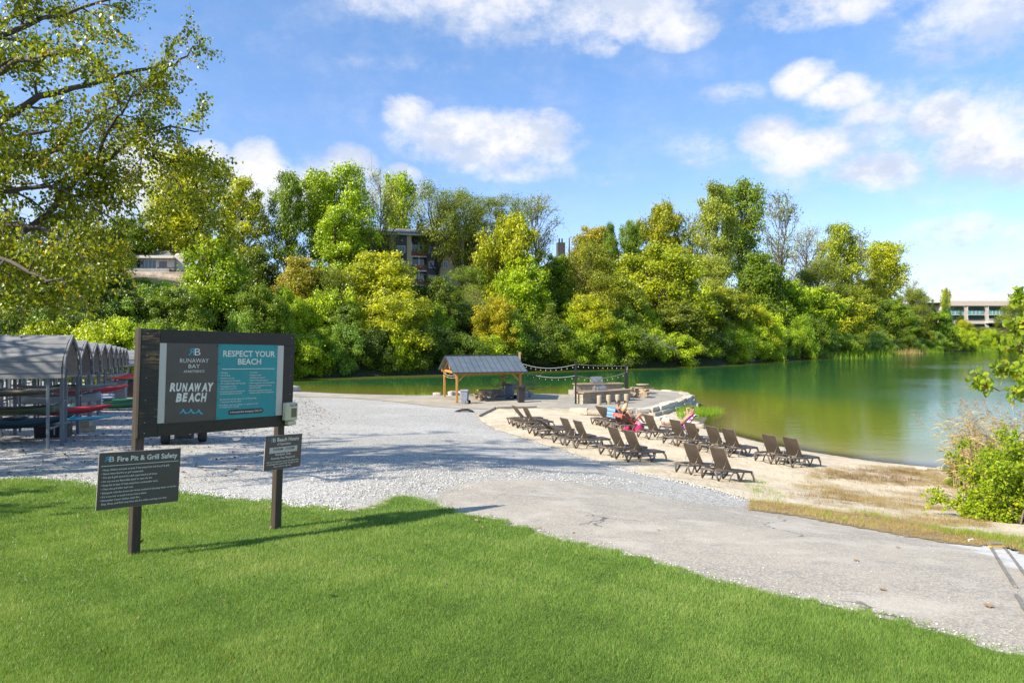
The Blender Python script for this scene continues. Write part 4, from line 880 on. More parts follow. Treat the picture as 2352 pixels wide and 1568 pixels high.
def white(mb):
    t = lambda *a, **k: B.text(mb, *a, zf=z1, h=H1, **k)
    q = B.uv(*z1(1398, 533)); q2 = B.uv(*z1(1945, 535)); mb.add([B.at(q[0], q[1], H1), B.at(q2[0], q[1], H1), B.at(q2[0], q[1]+.008, H1), B.at(q[0], q[1]+.008, H1)], [(0,1,2,3)])
    for s, x, y, x1 in [('• No glass',1378,582,1457),('• No smoking',1378,611,1480),('• Resident use only',1376,640,1525),('• No excessively loud music',1375,668,1588),('• No roughhousing or foul language',1374,696,1642),('• No Lifeguard on Duty',1372,726,1545),('Swim at your own risk.',1382,750,1550),('• Occupants must be accompanied',1368,780,1633),('by the leaseholder at all times',1380,803,1607),
        ('• No alcohol',1684,579,1769),('• Keep area clean',1683,606,1808),('• Amenity pass required',1682,634,1848),('• Proper swim attire required',1680,661,1878),('• Swimming alone is not recommended',1678,689,1947),('• Pets must be leashed at all times',1676,717,1915),('& picked up after',1684,739,1803),('• No vehicles permitted without prior',1673,768,1920),('written permission from management',1681,790,1937),
        ('• All watercraft must be registered with Runaway Bay',1362,862,1756),('- Contact the office for details',1370,888,1595),('• Immediately report any violations or suspicious activity',1360,922,1772),('to management or security',1367,943,1572)]:
        t(s, (x, y), x1, 16, bold=.008)
P_('lettering', M['lettering'], panel, white)
def teal(mb):
    B.text(mb, 'R', (1045, 393), 1108, 74, zf=z1, h=H1, flip=True)
    for k in range(3):   # three crests of the wave mark
        w = []
        for i in range(13):
            t = i/12; x = 955+k*82+t*82; y = 990-42*math.exp(-((t-.45)/.2)**2)+(8 if k == 2 else 0)*t; a, b = B.uv(*z1(x, y)); w.append((a, b))
        th = [.006+.028*math.exp(-((i/12-.5)/.3)**2) for i in range(13)]
        mb.add([B.at(a, b, H1) for a, b in w]+[B.at(a, b+h, H1) for (a, b), h in zip(w, th)], [(i, i+1, 14+i, 13+i) for i in range(12)])
P_('logo', M['letter_teal'], panel, teal)
def pill(mb):
    (a, b), (c, d) = B.uv(*z1(1462, 962)), B.uv(*z1(1828, 1003)); d = b+.062; r = (d-b)/2; pts = []
    for i in range(9): t = math.pi/2+math.pi*i/8; pts.append(B.at(a+r+r*math.cos(t), b+r-r*math.sin(t), 0))
    for i in range(9): t = -math.pi/2+math.pi*i/8; pts.append(B.at(c-r+r*math.cos(t), b+r-r*math.sin(t), 0))
    mb.prism(pts, B.n*.0195, B.n*.0215)
pl = P_('emergency_strip', M['letter_dark'], panel, pill); P_('lettering', M['lettering'], pl, lambda mb: B.text(mb, 'In the event of an emergency, CALL 911', (1480, 995), 1813, 19, zf=z1, h=.023, bold=.02))
def screws(mb):
    for a in (ag+.01, at_-.02, at_+.02, ar-.012):
        for k in range(5): mb.lathe(B.at(a, b0+.02+(b1-b0-.04)*k/4, .0195), [(.006, 0), (.006, .003), (.003, .005)], 6, ax=Matrix((B.u, B.v, B.n)).transposed())
P_('screws', M['screw_metal'], panel, screws)
P_('nails', M['sign_white'], frame, lambda mb: [mb.lathe(B.at(a, b, .019), [(.006, 0), (.004, .003)], 6, ax=Matrix((B.u, B.v, B.n)).transposed()) for a in (.06, BW-.05) for b in (.05, .3, .55, .8, 1.05, 1.17)])
def small_sign(name, label, O, u, v, W, H, texts, zf, extra=None, logo=None):
    S = Panel(O, u, v); org = S.at(W/2, H/2); r = empty(name, org, 0, label, 'sign')
    def part(nm, m, parent, fn, fix=True):
        mb = MB(); fn(mb); mb.v = [tuple(Vector(q)-org) for q in mb.v]; return mb.build(nm, m, parent, fix=fix)
    pn = part('panel', M['sign_grey'], r, lambda mb: S.plate(mb, 0, 0, W, H, -.006, .0)); part('backing', M['sign_white'], r, lambda mb: S.plate(mb, -.003, -.003, W+.003, H+.003, -.011, -.0065))
    def tx(mb):
        for b, p0, x1, cap, bold in texts: S.text(mb, b, p0, x1, cap, zf, .0015, bold)
    part('lettering', M['lettering'], pn, tx, False); lx, ly, lw, lc = logo
    part('logo', M['letter_teal'], pn, lambda mb: S.text(mb, 'R', (lx, ly), lx+lw*.5, lc, zf, .0015, 0, flip=True), False)
    def wl(mb): S.text(mb, 'B', (lx+lw*.52, ly-2), lx+lw, lc, zf, .0015, 0)
    part('monogram', M['lettering'], pn, wl, False)
    if extra: extra(S, part, pn)
    return S
ft = [('Fire Pit & Grill Safety', (310, 431), 937, 52, .022)]
for s, x, y, x1 in [('• Keep children and pets at least 3 feet away from the fire pit & grill.',149,532,853),('• Never leave the fire or grill unattended.',147,572,583),('• Fire pit & grill should be adult supervised at all times.',145,612,729),('• Do not use any flammable liquid to start the fire.',142,653,676),('• Keep fire at least 15 feet away from combustible items.',139,693,735),('• Clean the grill after each use.',137,733,476),('• Extinguish with the drown-stir-drown method of dumping water on the fire.',134,774,927),('• If it is too hot to touch it is too hot to leave.',132,814,613),('• Remember if your clothes catch fire -',129,853,553),('Stop, Drop, and Roll away from the fire while covering your face.',141,889,824)]: ft.append((s, (x, y), x1, 19, .012))
def fline(S, part, pn):
    a, b = S.uv(*z2(141, 480)); c, _ = S.uv(*z2(950, 417)); part('rule', M['lettering'], pn, lambda mb: S.plate(mb, a, b, c, b+.0055, .0004, .0016))
small_sign('safety_sign', 'wide dark grey Fire Pit & Grill Safety sign on the left post of the notice board', (-4.377, 7.246, ZC-1.2047), (.6476,.7597,-.0589), (-.0295,-.0522,-.9982), .849, .601, ft, z2, fline, (175, 436, 103, 56))
ht = [('Beach Hours', (1983, 224), 2205, 40, .02), ('of Operation', (1983, 262), 2122, 26, .012), ('Residents Only.', (1962, 372), 2126, 24, .012), ('Amenity Pass Required.', (1914, 414), 2166, 22, .012), ('Hours of operation are at the discretion', (1871, 453), 2203, 17, .01), ('of management and may change at any', (1870, 477), 2200, 17, .01), ('time without warning.', (1945, 494), 2126, 17, .01)]
def hbox(S, part, pn):
    a, b = S.uv(*z2(1903, 290)); c, _ = S.uv(*z2(2192, 270)); bx = part('hours_strip', M['sign_white'], pn, lambda mb: S.plate(mb, a, b, c, b+.075, .0004, .0016))
    part('lettering', M['letter_dark'], bx, lambda mb: S.text(mb, '10:00AM - 10:00PM', (1940, 322), 2158, 27, z2, .0028, .01), False)
small_sign('hours_sign', 'small dark grey Beach Hours sign on the right post of the notice board', (-3.166, 8.79, ZC-1.245), (.4189,.9055,-.0673), (-.0485,-.0517,-.9975), .669, .444, ht, z2, hbox, (1912, 231, 54, 40))
def sanitizer():
    a, b = B.uv(*z1(2030, 885)); c, d = B.uv(*z1(2150, 1110)); h0 = .016; W = c-a; Hh = d-b; org = B.at(a+W/2, d, h0)
    r = empty('soap_dispenser', org, 0, 'cream hand sanitizer dispenser on the lower right corner of the notice board', 'dispenser')
    def part(nm, m, parent, fn, bev=0, fix=True):
        mb = MB(); fn(mb); mb.v = [tuple(Vector(q)-org) for q in mb.v]; return mb.build(nm, m, parent, bevel=bev, fix=fix)
    body = part('body', M['ivory_plastic'], r, lambda mb: B.plate(mb, a, b, c, b+Hh*.80, h0, h0+.085), .012)
    part('lever', M['ivory_plastic'], r, lambda mb: B.plate(mb, a+W*.22, b+Hh*.82, c-W*.12, d, h0, h0+.095), .012)
    part('window', M['smoke_window'], body, lambda mb: B.plate(mb, a+W*.45, b+Hh*.25, c-W*.12, b+Hh*.65, h0+.0855, h0+.087))
    lb = part('badge', M['navy'], body, lambda mb: B.plate(mb, a+W*.35, b+Hh*.07, c-W*.10, b+Hh*.16, h0+.0855, h0+.087))
    def tx(mb):
        V, Fc = text_geo('PURELL', .02); x0, x1 = V[:, 0].min(), V[:, 0].max(); k = (W*.48)/(x1-x0)
        mb.add([B.at(a+W*.38+(x-x0)*k, b+Hh*.145-y*k*1.1, h0+.088) for x, y, _ in V], Fc)
    part('lettering', M['lettering'], lb, tx, 0, False)
sanitizer()

# ------------------------------------------------------------------ boat sheds and boats
U20 = Vector((.94, .342, 0)); G20 = Vector((-.342, .94, 0)); YS = math.atan2(.342, .94)
def make_shed(L=6.5, seed=1, label=''):
    """origin: right-hand end, middle, on the ground; ridge runs along -X"""
    rr = random.Random(seed); root = empty('boat_shed', (0, 0, 0), 0, label, 'boat shed', 'boat sheds in a row on the gravel')
    hw = .98; prof = [(hw, 2.06), (hw*.975, 2.21), (hw*.94, 2.37), (hw*.90, 2.53), (hw*.83, 2.66), (hw*.71, 2.77), (hw*.56, 2.89), (hw*.41, 3.01), (hw*.20, 3.13), (0, 3.26)]
    rf = MB(); rim = MB(); inn = MB()
    for s in (-1, 1):
        for i, ((y0, z0), (y1, z1)) in enumerate(zip(prof, prof[1:])):
            a = Vector((0, s*y0, z0)); b = Vector((0, s*y1, z1)); d = (b-a).normalized(); n = Vector((0, d.z*s, -d.y*s)); n = n if n.z*1+n.y*s > 0 else -n
            th = .022; lap = .014*(i % 2)+rr.uniform(0, .006); x1 = -L+rr.uniform(-.03, .03); x0 = rr.uniform(-.02, .02)
            rf.add([Vector((x, 0, 0))+p+n*o for x in (x0, x1) for p in (a-d*.006, b+d*.004) for o in (lap, th+lap)], [(0,1,3,2),(4,6,7,5),(0,4,5,1),(2,3,7,6),(0,2,6,4),(1,5,7,3)])
            inn.add([Vector((x, 0, 0))+p-n*.006 for x in (-.03, -L+.05) for p in (a, b)], [(0,1,3,2)])
            rim.add([Vector((x, 0, 0))+p+n*o for x in (.03, .072) for p in (a-d*.004, b+d*.004) for o in (-.055, .036)], [(0,1,3,2),(4,6,7,5),(0,4,5,1),(2,3,7,6),(0,2,6,4),(1,5,7,3)])
    r = rf.build('roof', M['shed_plank'], root, fix=False); inn.build('lining', M['shed_inner'], r, fix=False); rim.build('gable_rim', M['shed_plank'], r, fix=False)
    for k in range(4):
        x = -.35-k*1.85
        for y, w in ((-.93, .075), (0, .10), (.93, .075)):
            p = MB(); top = 2.25 if y else 3.15; p.box((x+(.12 if not y else 0), y, top/2-.1), (w, w*.8, top+.2)); p.build('post', M['shed_metal'], root, bevel=.008)
    for k in range(4):
        x = -.42-k*1.85+.12
        for z in (.62, 1.30):
            a = MB(); a.box((x, 0, z), (.05, 1.8, .05)); a.box((x, -.5, z-.12), (.03, .03, .22)); a.box((x, .5, z-.12), (.03, .03, .22)); a.build('rack_arm', M['shed_metal'], root)
    return root
NTH = ['nearest', 'second', 'third', 'fourth', 'fifth', 'sixth', 'seventh', 'eighth', 'ninth']
sh0 = make_shed(7.0, 3, 'nearest grey planked boat shed, its ridge running out of the picture'); sheds = []
for k in range(9):
    x = -13.15-1.89*k; y = 20.35+3.7*k; loc = (x, y, g1(x, y)+(0 if k else .0)); lb = f'{NTH[k]} grey planked boat shed from the camera in the row on the gravel' if k else None
    if k == 0: sh0.location = loc; sh0.rotation_euler = (0, 0, YS); s = sh0
    else: s = dup(sh0, loc, YS+random.uniform(-.02, .02), None, lb)
    sheds.append(s)
far = dup(sh0, (-29.0, 58.0, g1(-29, 58)+.1), YS+.25, (1.5, 1.7, 1.02), 'broad low boat shed at the far end, closing off the row of nine')
def hull(L, W, H, kind='kayak'):
    mb = MB(); K = 20; n = 12; vs = []
    for i in range(K+1):
        t = i/K; x = (t-.5)*L; w = W/2*max(.02, (math.sin(math.pi*t))**(.55 if kind != 'board' else .4)); rise = H*.45*(abs(t-.5)*2)**3
        for j in range(n):
            a = 2*math.pi*j/n; y = w*math.cos(a); z = math.sin(a)
            z = (z*H*.62 if z < 0 else z*H*(.28 if kind != 'board' else .3))*(1 if kind != 'board' else .8)*max(.05, math.sin(math.pi*t))**.45+rise; vs.append((x, y, z+H*.62))
    fs = [(i*n+j, i*n+(j+1) % n, (i+1)*n+(j+1) % n, (i+1)*n+j) for i in range(K) for j in range(n)]
    mb.add(vs, fs, True); mb.add(vs[:n], [tuple(range(n))]); mb.add(vs[-n:], [tuple(range(n))]); return mb
paint('kayak_red', (.50,.035,.045)); paint('kayak_teal', (.06,.38,.48)); paint('tarp_teal', (.012,.045,.055), .6); paint('hull_green', (.015,.12,.065)); paint('hull_white', (.24,.225,.20)); paint('hull_tan', (.15,.13,.09)); paint('hull_olive', (.12,.11,.05)); paint('hull_yellow', (.75,.50,.02)); paint('vinyl', (.55,.57,.66)); paint('hull_grey', (.16,.19,.21)); paint('hull_blue', (.02,.16,.36)); paint('mauve', (.11,.085,.10), .8)
def boat(name, label, px, py, d, L, W, H, m, kind='kayak', rz=YS, cat='kayak', seat='black_plastic', tilt=0.0):
    c = P(px, py, d); r = empty(name, c-Vector((0, 0, H*.6)), rz, label, cat); r.rotation_euler = (tilt, 0, rz)
    if kind == 'canoe':
        mb = MB(); K = 18; n = 9; o = []; 
        for i in range(K+1):
            t = i/K; x = (t-.5)*L; w = W/2*max(.02, math.sin(math.pi*t)**.7); rise = H*.4*(abs(t-.5)*2)**3
            for j in range(n): a = math.pi*(1+j/(n-1)); o.append((x, w*math.cos(a), (math.sin(a)+1)*H+rise*(1 if j in (0, n-1) else .6)))
        fs = [(i*n+j, i*n+j+1, (i+1)*n+j+1, (i+1)*n+j) for i in range(K) for j in range(n-1)]; mb.add(o, fs, True)
        h = mb.build('hull', M[m], r, fix=False); sd = h.modifiers.new('s', 'SOLIDIFY'); sd.thickness = .02
        gw = MB(); gw.tube([o[i*n] for i in range(K+1)], .018, 5); gw.tube([o[i*n+n-1] for i in range(K+1)], .018, 5); gw.build('gunwale', M['black_plastic'], r)
        st = MB(); st.box((-.3*L/2, 0, H*.75), (.25, W*.82, .03)); st.box((.45*L/2, 0, H*.75), (.25, W*.7, .03)); st.build('seat', M['hull_tan'], r)
    else:
        hull(L, W, H, kind).build('hull', M[m], r)
        ck = MB(); ck.lathe((.05, 0, H*.80), [(W*.36, 0), (W*.36, H*.13), (W*.30, H*.15), (W*.28, H*.02)], 14); ck.v = [((x-.05)*(1.9 if kind == 'kayak' else 1.2)+.05, y, z) for x, y, z in ck.v]; ck.build('cockpit_rim' if kind == 'kayak' else 'deck_pad', M[seat], r)
    return r
boat('kayak', 'long red kayak on the middle rack of the nearest boat sheds', 135, 941, 22.6, 3.1, .7, .30, 'kayak_red', seat='hull_grey')
boat('paddle_board', 'turquoise paddle board under the red kayak', 160, 961, 22.0, 2.8, .6, .16, 'kayak_teal', 'board', cat='paddle board', seat='hull_blue')
boat('covered_boat', 'boat wrapped in dark teal tarpaulin low in the nearest shed', 30, 969, 20.9, 3.2, .8, .42, 'tarp_teal', 'board', cat='boat')
boat('canoe', 'olive aluminium canoe beside the nearest shed posts', 10, 944, 21.6, 3.0, .7, .24, 'hull_olive', 'canoe', cat='canoe')
boat('rowing_boat', 'tan boat upside down on the top rack of the nearest shed', 20, 899, 21.6, 3.4, .7, .26, 'hull_tan', 'kayak', cat='boat')
boat('dinghy', 'long off-white boat hull on the top rack, reaching right of the nearest shed', 150, 889, 24.2, 3.2, .7, .24, 'hull_white', 'kayak', cat='boat')
boat('canoe', 'dark grey canoe in the shade behind the red kayak', 130, 915, 26.5, 3.0, .7, .34, 'hull_grey', 'canoe', cat='canoe')
boat('kayak', 'dark red kayak in the third boat shed', 190, 895, 28.8, 3.4, .7, .35, 'kayak_red')
boat('kayak', 'white kayak high in the middle of the shed row', 225, 862, 38.0, 3.0, .6, .28, 'hull_white', seat='hull_grey')
boat('kayak', 'orange-red kayak behind the high white one', 258, 862, 42, 3.6, .75, .38, 'kayak_red')
boat('kayak', 'yellow kayak at the far end of the shed row', 296, 861, 46.0, 2.6, .8, .45, 'hull_yellow')
boat('kayak', 'blue kayak on the ground at the far end of the sheds', 300, 905, 47.0, 3.0, .8, .4, 'hull_blue')
boat('rowing_boat', 'dark green boat on the gravel with its bow past the shed posts', 256, 926, 34.0, 3.6, 1.1, .42, 'hull_green', 'canoe', cat='boat')
def rolls(px, py, d, label):
    c = P(px, py, d); r = empty('inflatable_mattress', c, YS, label, 'inflatable')
    b = MB()
    for i in range(4): b.tube([(-.62, 0, i*.13-.2), (-.5, 0, i*.13-.2), (.5, 0, i*.13-.2), (.62, 0, i*.13-.2)], [.03, .075, .075, .03], 10)
    b.build('tubes', M['vinyl'], r); v = MB(); v.lathe((.4, -.08, .22), [(.02, 0), (.02, .05)], 8); v.build('valve', M['hull_blue'], r)
rolls(203, 917, 32.5, 'pale inflatable mattress nearest the camera beside the green boat'); rolls(231, 916, 34.5, 'pale inflatable mattress lying in the green boat')
def crate(px, py, w, h, dep, label, m1, m2, name='storage_box', slat=False):
    g = G(px, py); r = empty(name, g, YS, label, 'box'); b = MB(); b.box((0, 0, h*.45), (w, dep, h*.9), tap=1.04); b.build('body', M[m1], r, bevel=.02)
    l = MB(); l.box((0, 0, h*.95), (w*1.08, dep*1.1, h*.1)); 
    if slat: [l.box((0, -dep*.545, h*(.15+.18*i)), (w*1.02, .02, h*.13)) for i in range(4)]
    l.build('lid', M[m2], r, bevel=.01)
crate(123, 1003, .95, .42, .6, 'low black storage box with mauve lid under the nearest shed', 'black_plastic', 'mauve'); crate(262, 917, 1.3, 1.15, .8, 'grey slatted deck box standing among the sheds', 'hull_grey', 'shed_metal', slat=True); crate(294, 912, .9, 1.25, .8, 'tall black box at the far end of the sheds', 'black_plastic', 'black_plastic')
for i, (px, py, lb) in enumerate([(365, 0, '')][:0]): pass
for (px, py, dz, lb) in [(190, 991, 0, 'pale concrete block beside the second shed post'), (196, 985, .2, 'pale concrete block topmost of the little stack by the second shed'), (205, 990, 0, 'pale concrete block at the right of the little stack')]:
    g = G(px, py if dz == 0 else 991); b = MB(); b.box((0, 0, .1), (.38, .2, .19)); b.box((0, 0, .2), (.30, .14, .01)); o = b.build('concrete_block', M['stool_stone'], None, bevel=.01, loc=g+Vector((0, 0, dz))); o.rotation_euler.z = random.random(); tag(o, lb, 'block')

# ------------------------------------------------------------------ golf cart behind the notice board
def golf_cart():
    g = G(423, 1021); r = empty('golf_cart', g, R(26), 'dark golf cart parked on the gravel, its rear wheels showing under the notice board', 'golf cart')
    for x in (-.52, .52):
        for y in (.35, 2.0):
            w = MB(); ax = Matrix.Rotation(R(90), 3, 'Y'); w.lathe((x-.13, y, .25), [(.16, 0), (.23, .02), (.25, .07), (.25, .19), (.23, .24), (.16, .26)], 22, ax=ax); wo = w.build('wheel', M['tyre'], r)
            q = MB(); q.lathe((x-.135, y, .25), [(.0, .0), (.13, 0), (.14, .02)], 14, ax=ax); q.lathe((x+.135, y, .25), [(.14, -.02), (.13, 0), (0, 0)], 14, ax=ax); q.build('rim', M['shed_metal'], wo)
    b = MB(); b.box((0, 1.15, .52), (1.18, 2.3, .22)); b.box((0, .45, .78), (1.16, .8, .3)); b.box((0, 2.2, .72), (1.1, .35, .5), tap=.85); paint('cart_green', (.02,.05,.05)); b.build('body', M['cart_green'], r, bevel=.04)
    s = MB(); s.box((0, .75, .98), (1.1, .5, .12)); s.box((0, .5, 1.2), (1.1, .12, .35)); s.build('seat', M['hull_tan'], r, bevel=.03)
    for x in (-.54, .54):
        for y in (.25, 1.9): p = MB(); p.bar((x, y, .75), (x*.93, y, 1.72), .04); p.build('roof_post', M['black_plastic'], r)
    p = MB(); p.box((0, 1.05, 1.75), (1.15, 1.95, .07)); p.build('canopy', M['black_plastic'], r, bevel=.03)
    p = MB(); p.tube([(-.55, .0, .46), (-.5, -.06, .46), (.5, -.06, .46), (.55, .0, .46)], .03, 6); p.build('rear_bumper', M['steel'], r)
    u = MB(); u.box((0, .35, .27), (.55, .5, .2)); u.tube([(-.2, .1, .22), (.2, .12, .2)], .04); u.build('rear_axle', M['black_plastic'], r)
    m, t, p_ = new_mat('striped_towel'); co = t.add('ShaderNodeTexCoord').outputs['Object']; sx = t.add('ShaderNodeSeparateXYZ'); t.put(sx.inputs[0], co)
    t.put(p_.inputs['Base Color'], t.mix(t.smooth(t.math('SINE', t.math('MULTIPLY', sx.outputs[0], 130)), -.2, .2), (.10,.09,.12), (.45,.40,.46)))
    tw = MB(); pts = []
    for i in range(13):
        for j in range(5): x = .12+i*.03; z = .56-j*.05*(1+.3*math.sin(i)); pts.append((x, -.10-.012*math.sin(i*1.9+j), z))
    tw.add(pts, [(i*5+j, i*5+j+1, i*5+j+6, i*5+j+5) for i in range(12) for j in range(4)], True); o = tw.build('striped_towel', M['striped_towel'], None, loc=g); o.rotation_euler.z = R(26); o.modifiers.new('s', 'SOLIDIFY').thickness = .01; tag(o, 'striped towel hanging over the rear of the golf cart', 'towel')
golf_cart()
# ------------------------------------------------------------------ timber shelter
TH = math.atan2(1.35, 4.5)
def shelter():
    gzv = .70; r = empty('picnic_shelter', (-3.9, 48.4, gzv), TH, 'timber picnic shelter with blue-grey metal gable roof by the water', 'shelter'); LX, LY = 4.70, 4.55; zb = 2.04
    for x in (0, LX):
        for y in (0, LY):
            p = MB(); p.box((x, y, zb/2-.15), (.15, .15, zb+.3)); o = p.build('post', M['cedar_post'], r, bevel=.01)
            f = MB(); f.box((x, y, .02), (.21, .21, .09)); f.build('post_base', M['roof_edge'], o)
    for y in (0, LY): p = MB(); p.box((LX/2, y, zb+.10), (LX+.5, .10, .20)); p.build('beam', M['cedar_beam'], r, bevel=.008)
    for x in (0, LX): p = MB(); p.box((x, LY/2, zb+.095), (.10, LY-.12, .18)); p.build('tie_beam', M['cedar_beam'], r, bevel=.008)
    for x in (0, LX):
        sx = 1 if x == 0 else -1
        for y in (0, LY):
            sy = 1 if y == 0 else -1
            for a, b in (((x+sx*.05, y, 1.5), (x+sx*.62, y, 2.06)), ((x, y+sy*.05, 1.5), (x, y+sy*.62, 2.06))): p = MB(); p.bar(a, b, .07, .09); p.build('brace', M['cedar_beam'], r)
    ry = LY/2; rz = 3.30; ez = 2.18; ov = .42; sl = (rz-ez)/(ry+ov)
    for x in (-.05, LX*.5, LX+.05):
        t = MB()
        for s in (-1, 1): t.bar((x, ry, rz-.14), (x, ry+s*(ry+.2), rz-.14-sl*(ry+.2)), .05, .13)
        if x != LX*.5: t.bar((x, ry, zb+.18), (x, ry, rz-.2), .06, .12); t.bar((x, ry, zb+.25), (x, ry-.55, rz-.14-sl*.6), .05, .09); t.bar((x, ry, zb+.25), (x, ry+.55, rz-.14-sl*.6), .05, .09)
        t.build('truss', M['cedar_beam'], r)
    rf = MB(); x0, x1 = -.42, LX+.42
    for s in (-1, 1):
        a = Vector((0, ry, rz)); b = Vector((0, ry+s*(ry+ov), ez)); d = (b-a).normalized(); n = Vector((0, -d.z*s*s, 0)); n = Vector((0, -d.z, d.y)) if s > 0 else Vector((0, d.z, -d.y)); n = n if n.z > 0 else -n
        rf.add([Vector((x, 0, 0))+p+n*o for x in (x0, x1) for p in (a, b) for o in (0, .03)], [(0,1,3,2),(4,6,7,5),(0,4,5,1),(2,3,7,6),(0,2,6,4),(1,5,7,3)])
    ro = rf.build('roof', M['blue_roof'], r, fix=False)
    sm = MB()
    for s in (-1, 1):
        a = Vector((0, ry, rz)); b = Vector((0, ry+s*(ry+ov), ez)); d = (b-a).normalized(); n = Vector((0, -d.z, d.y)); n = n if n.z > 0 else -n
        for i in range(14): x = x0+(x1-x0)*i/13; sm.bar(Vector((x, 0, 0))+a+n*.038, Vector((x, 0, 0))+b+n*.038, .018, .016)
    sm.build('seams', M['roof_edge'], ro, fix=False)
    c = MB(); c.box(((x0+x1)/2, ry, rz+.045), (x1-x0+.04, .22, .03)); c.box(((x0+x1)/2, -ov-.01, ez-.01), (x1-x0, .03, .07)); c.box(((x0+x1)/2, LY+ov+.01, ez-.01), (x1-x0, .03, .07)); c.build('ridge_cap', M['roof_edge'], ro)
    return r
shelter()
def SH(x, y, z=0): c, s = math.cos(TH), math.sin(TH); return Vector((-3.9+x*c-y*s, 48.4+x*s+y*c, .70+z))
def light_string(name, label, pts, nb, sag, group=None):
    a, b = Vector(pts[0]), Vector(pts[1]); r = empty(name, a, 0, label, 'string lights', group); q = []
    for i in range(17): t = i/16; q.append(a.lerp(b, t)-Vector((0, 0, sag*4*t*(1-t)))-a)
    w = MB(); w.tube(q, .014, 5); w.build('cable', M['wire'], r)
    for i in range(nb):
        t = (i+.5)/nb; p = a.lerp(b, t)-Vector((0, 0, sag*4*t*(1-t)))-a; s = MB(); s.tube([p, p-Vector((0, 0, .13))], .016, 6); so_ = s.build('socket', M['pole_black'], r)
        u = MB(); u.lathe(p-Vector((0, 0, .20)), [(.003, 0), (.013, .02), (.016, .04), (.009, .065)], 10); u.build('bulb', M['bulb'], so_)
def pole(px, d, top, name, label, w, m, cap=True):
    k = (px-1176)/F; x = k*d; z0 = .8 if px > 1300 else g1(x, d); zt = ZC-(top-HY)/F*d
    p = MB(); p.box((0, 0, (zt-z0)/2-.1), (w, w, zt-z0+.2)); o = p.build(name, M[m], None, bevel=.008, loc=(x, d, z0)); tag(o, label, 'post'); return Vector((x, d, zt))
pw = pole(1193.4, 54, 808, 'wooden_post', 'tall reddish wooden post rising behind the right end of the shelter', .17, 'rough_post')
pa = pole(1322.3, 46.9, 829, 'light_pole', 'black light pole at the left end of the stone bar', .12, 'pole_black'); pb = pole(1441.2, 52.5, 829.5, 'light_pole', 'taller black light pole at the right end of the stone bar', .11, 'pole_black'); pc_ = pole(1437.2, 51.3, 838.5, 'light_pole', 'shorter black pole just left of the taller one at the right end of the bar', .13, 'pole_black')
light_string('light_string', 'upper light string between the wooden post and the left black pole', (pw-Vector((0, 0, .85)), pa-Vector((0, 0, .22))), 11, .35, 'string lights by the water')
light_string('light_string', 'lower light string between the wooden post and the left black pole', (pw-Vector((0, 0, 1.45)), pa-Vector((0, 0, 1.0))), 9, .32, 'string lights by the water')
light_string('light_string', 'upper light string over the bar between the black poles', (pa-Vector((0, 0, .22)), pb-Vector((0, 0, .35))), 11, .06, 'string lights by the water')
light_string('light_string', 'lower sagging light string over the bar between the black poles', (pa-Vector((0, 0, 1.0)), pc_-Vector((0, 0, .55))), 9, .30, 'string lights by the water')
light_string('light_string', 'short string of bulbs between the two poles at the right of the bar', (pb-Vector((0, 0, .35)), pc_-Vector((0, 0, .7))), 4, .05, 'string lights by the water')
light_string('light_string', 'string of bulbs along the left gable of the timber shelter', (SH(-.12, 4.5, 1.98), SH(-.12, .05, 1.98)), 9, .12, 'string lights by the water')
# terrace, stone bar, counter, stools, tables
ZT = .80
def Tz(px, py): return tuple(atz(px, py, ZT)[:2])
TER = [Tz(1262, 934), Tz(1313, 938.5), Tz(1400, 941), Tz(1487, 937), Tz(1541, 923), Tz(1570, 912), Tz(1577, 907), Tz(1560, 901), Tz(1530, 898), Tz(1498, 896), (9, 61), (5, 60.5), Tz(1330, 899), Tz(1300, 910), Tz(1290, 922)]
sheet('terrace', TER, 0.0, M['concrete'], .8, .3, .02, 12, zconst=ZT)
def rock_mesh(name, size, seed, m, parent=None, loc=(0, 0, 0), rough=.16, blocky=.6, rz=0, sub=3):
    bm = bmesh.new(); bmesh.ops.create_cube(bm, size=1.0); bmesh.ops.subdivide_edges(bm, edges=bm.edges[:], cuts=sub, use_grid_fill=True); r = random.Random(seed); ph = [r.uniform(0, 6) for _ in range(6)]
    for v in bm.verts:
        s = v.co.normalized()*.62; v.co = v.co*blocky+s*(1-blocky)
        n = math.sin(v.co.x*5+ph[0])*math.cos(v.co.y*6+ph[1])+math.sin(v.co.z*7+ph[2]+v.co.x*4)*.6+math.sin(v.co.y*11+ph[3])*math.sin(v.co.x*9+ph[4])*.5; v.co *= 1+rough*.55*n+r.uniform(-.3, .3)*rough*.4
        v.co = Vector((v.co.x*size[0], v.co.y*size[1], v.co.z*size[2]))
    me = bpy.data.meshes.new(name); bm.to_mesh(me); bm.free(); o = link(name, me, parent, m); o.location = loc; o.rotation_euler = (0, 0, rz); return o
sk = MB(); sk.prism([(p[0], p[1], 0) for p in TER], (0, 0, .38), (0, 0, ZT-.012)); tag(sk.build('terrace_base', M['concrete'], None), kind='structure')
wall = empty('retaining_wall', (atz(1400, 941, ZT)[0], atz(1400, 941, ZT)[1], .4), 0, 'curved dry-laid limestone block wall holding up the terrace above the sand', 'wall')
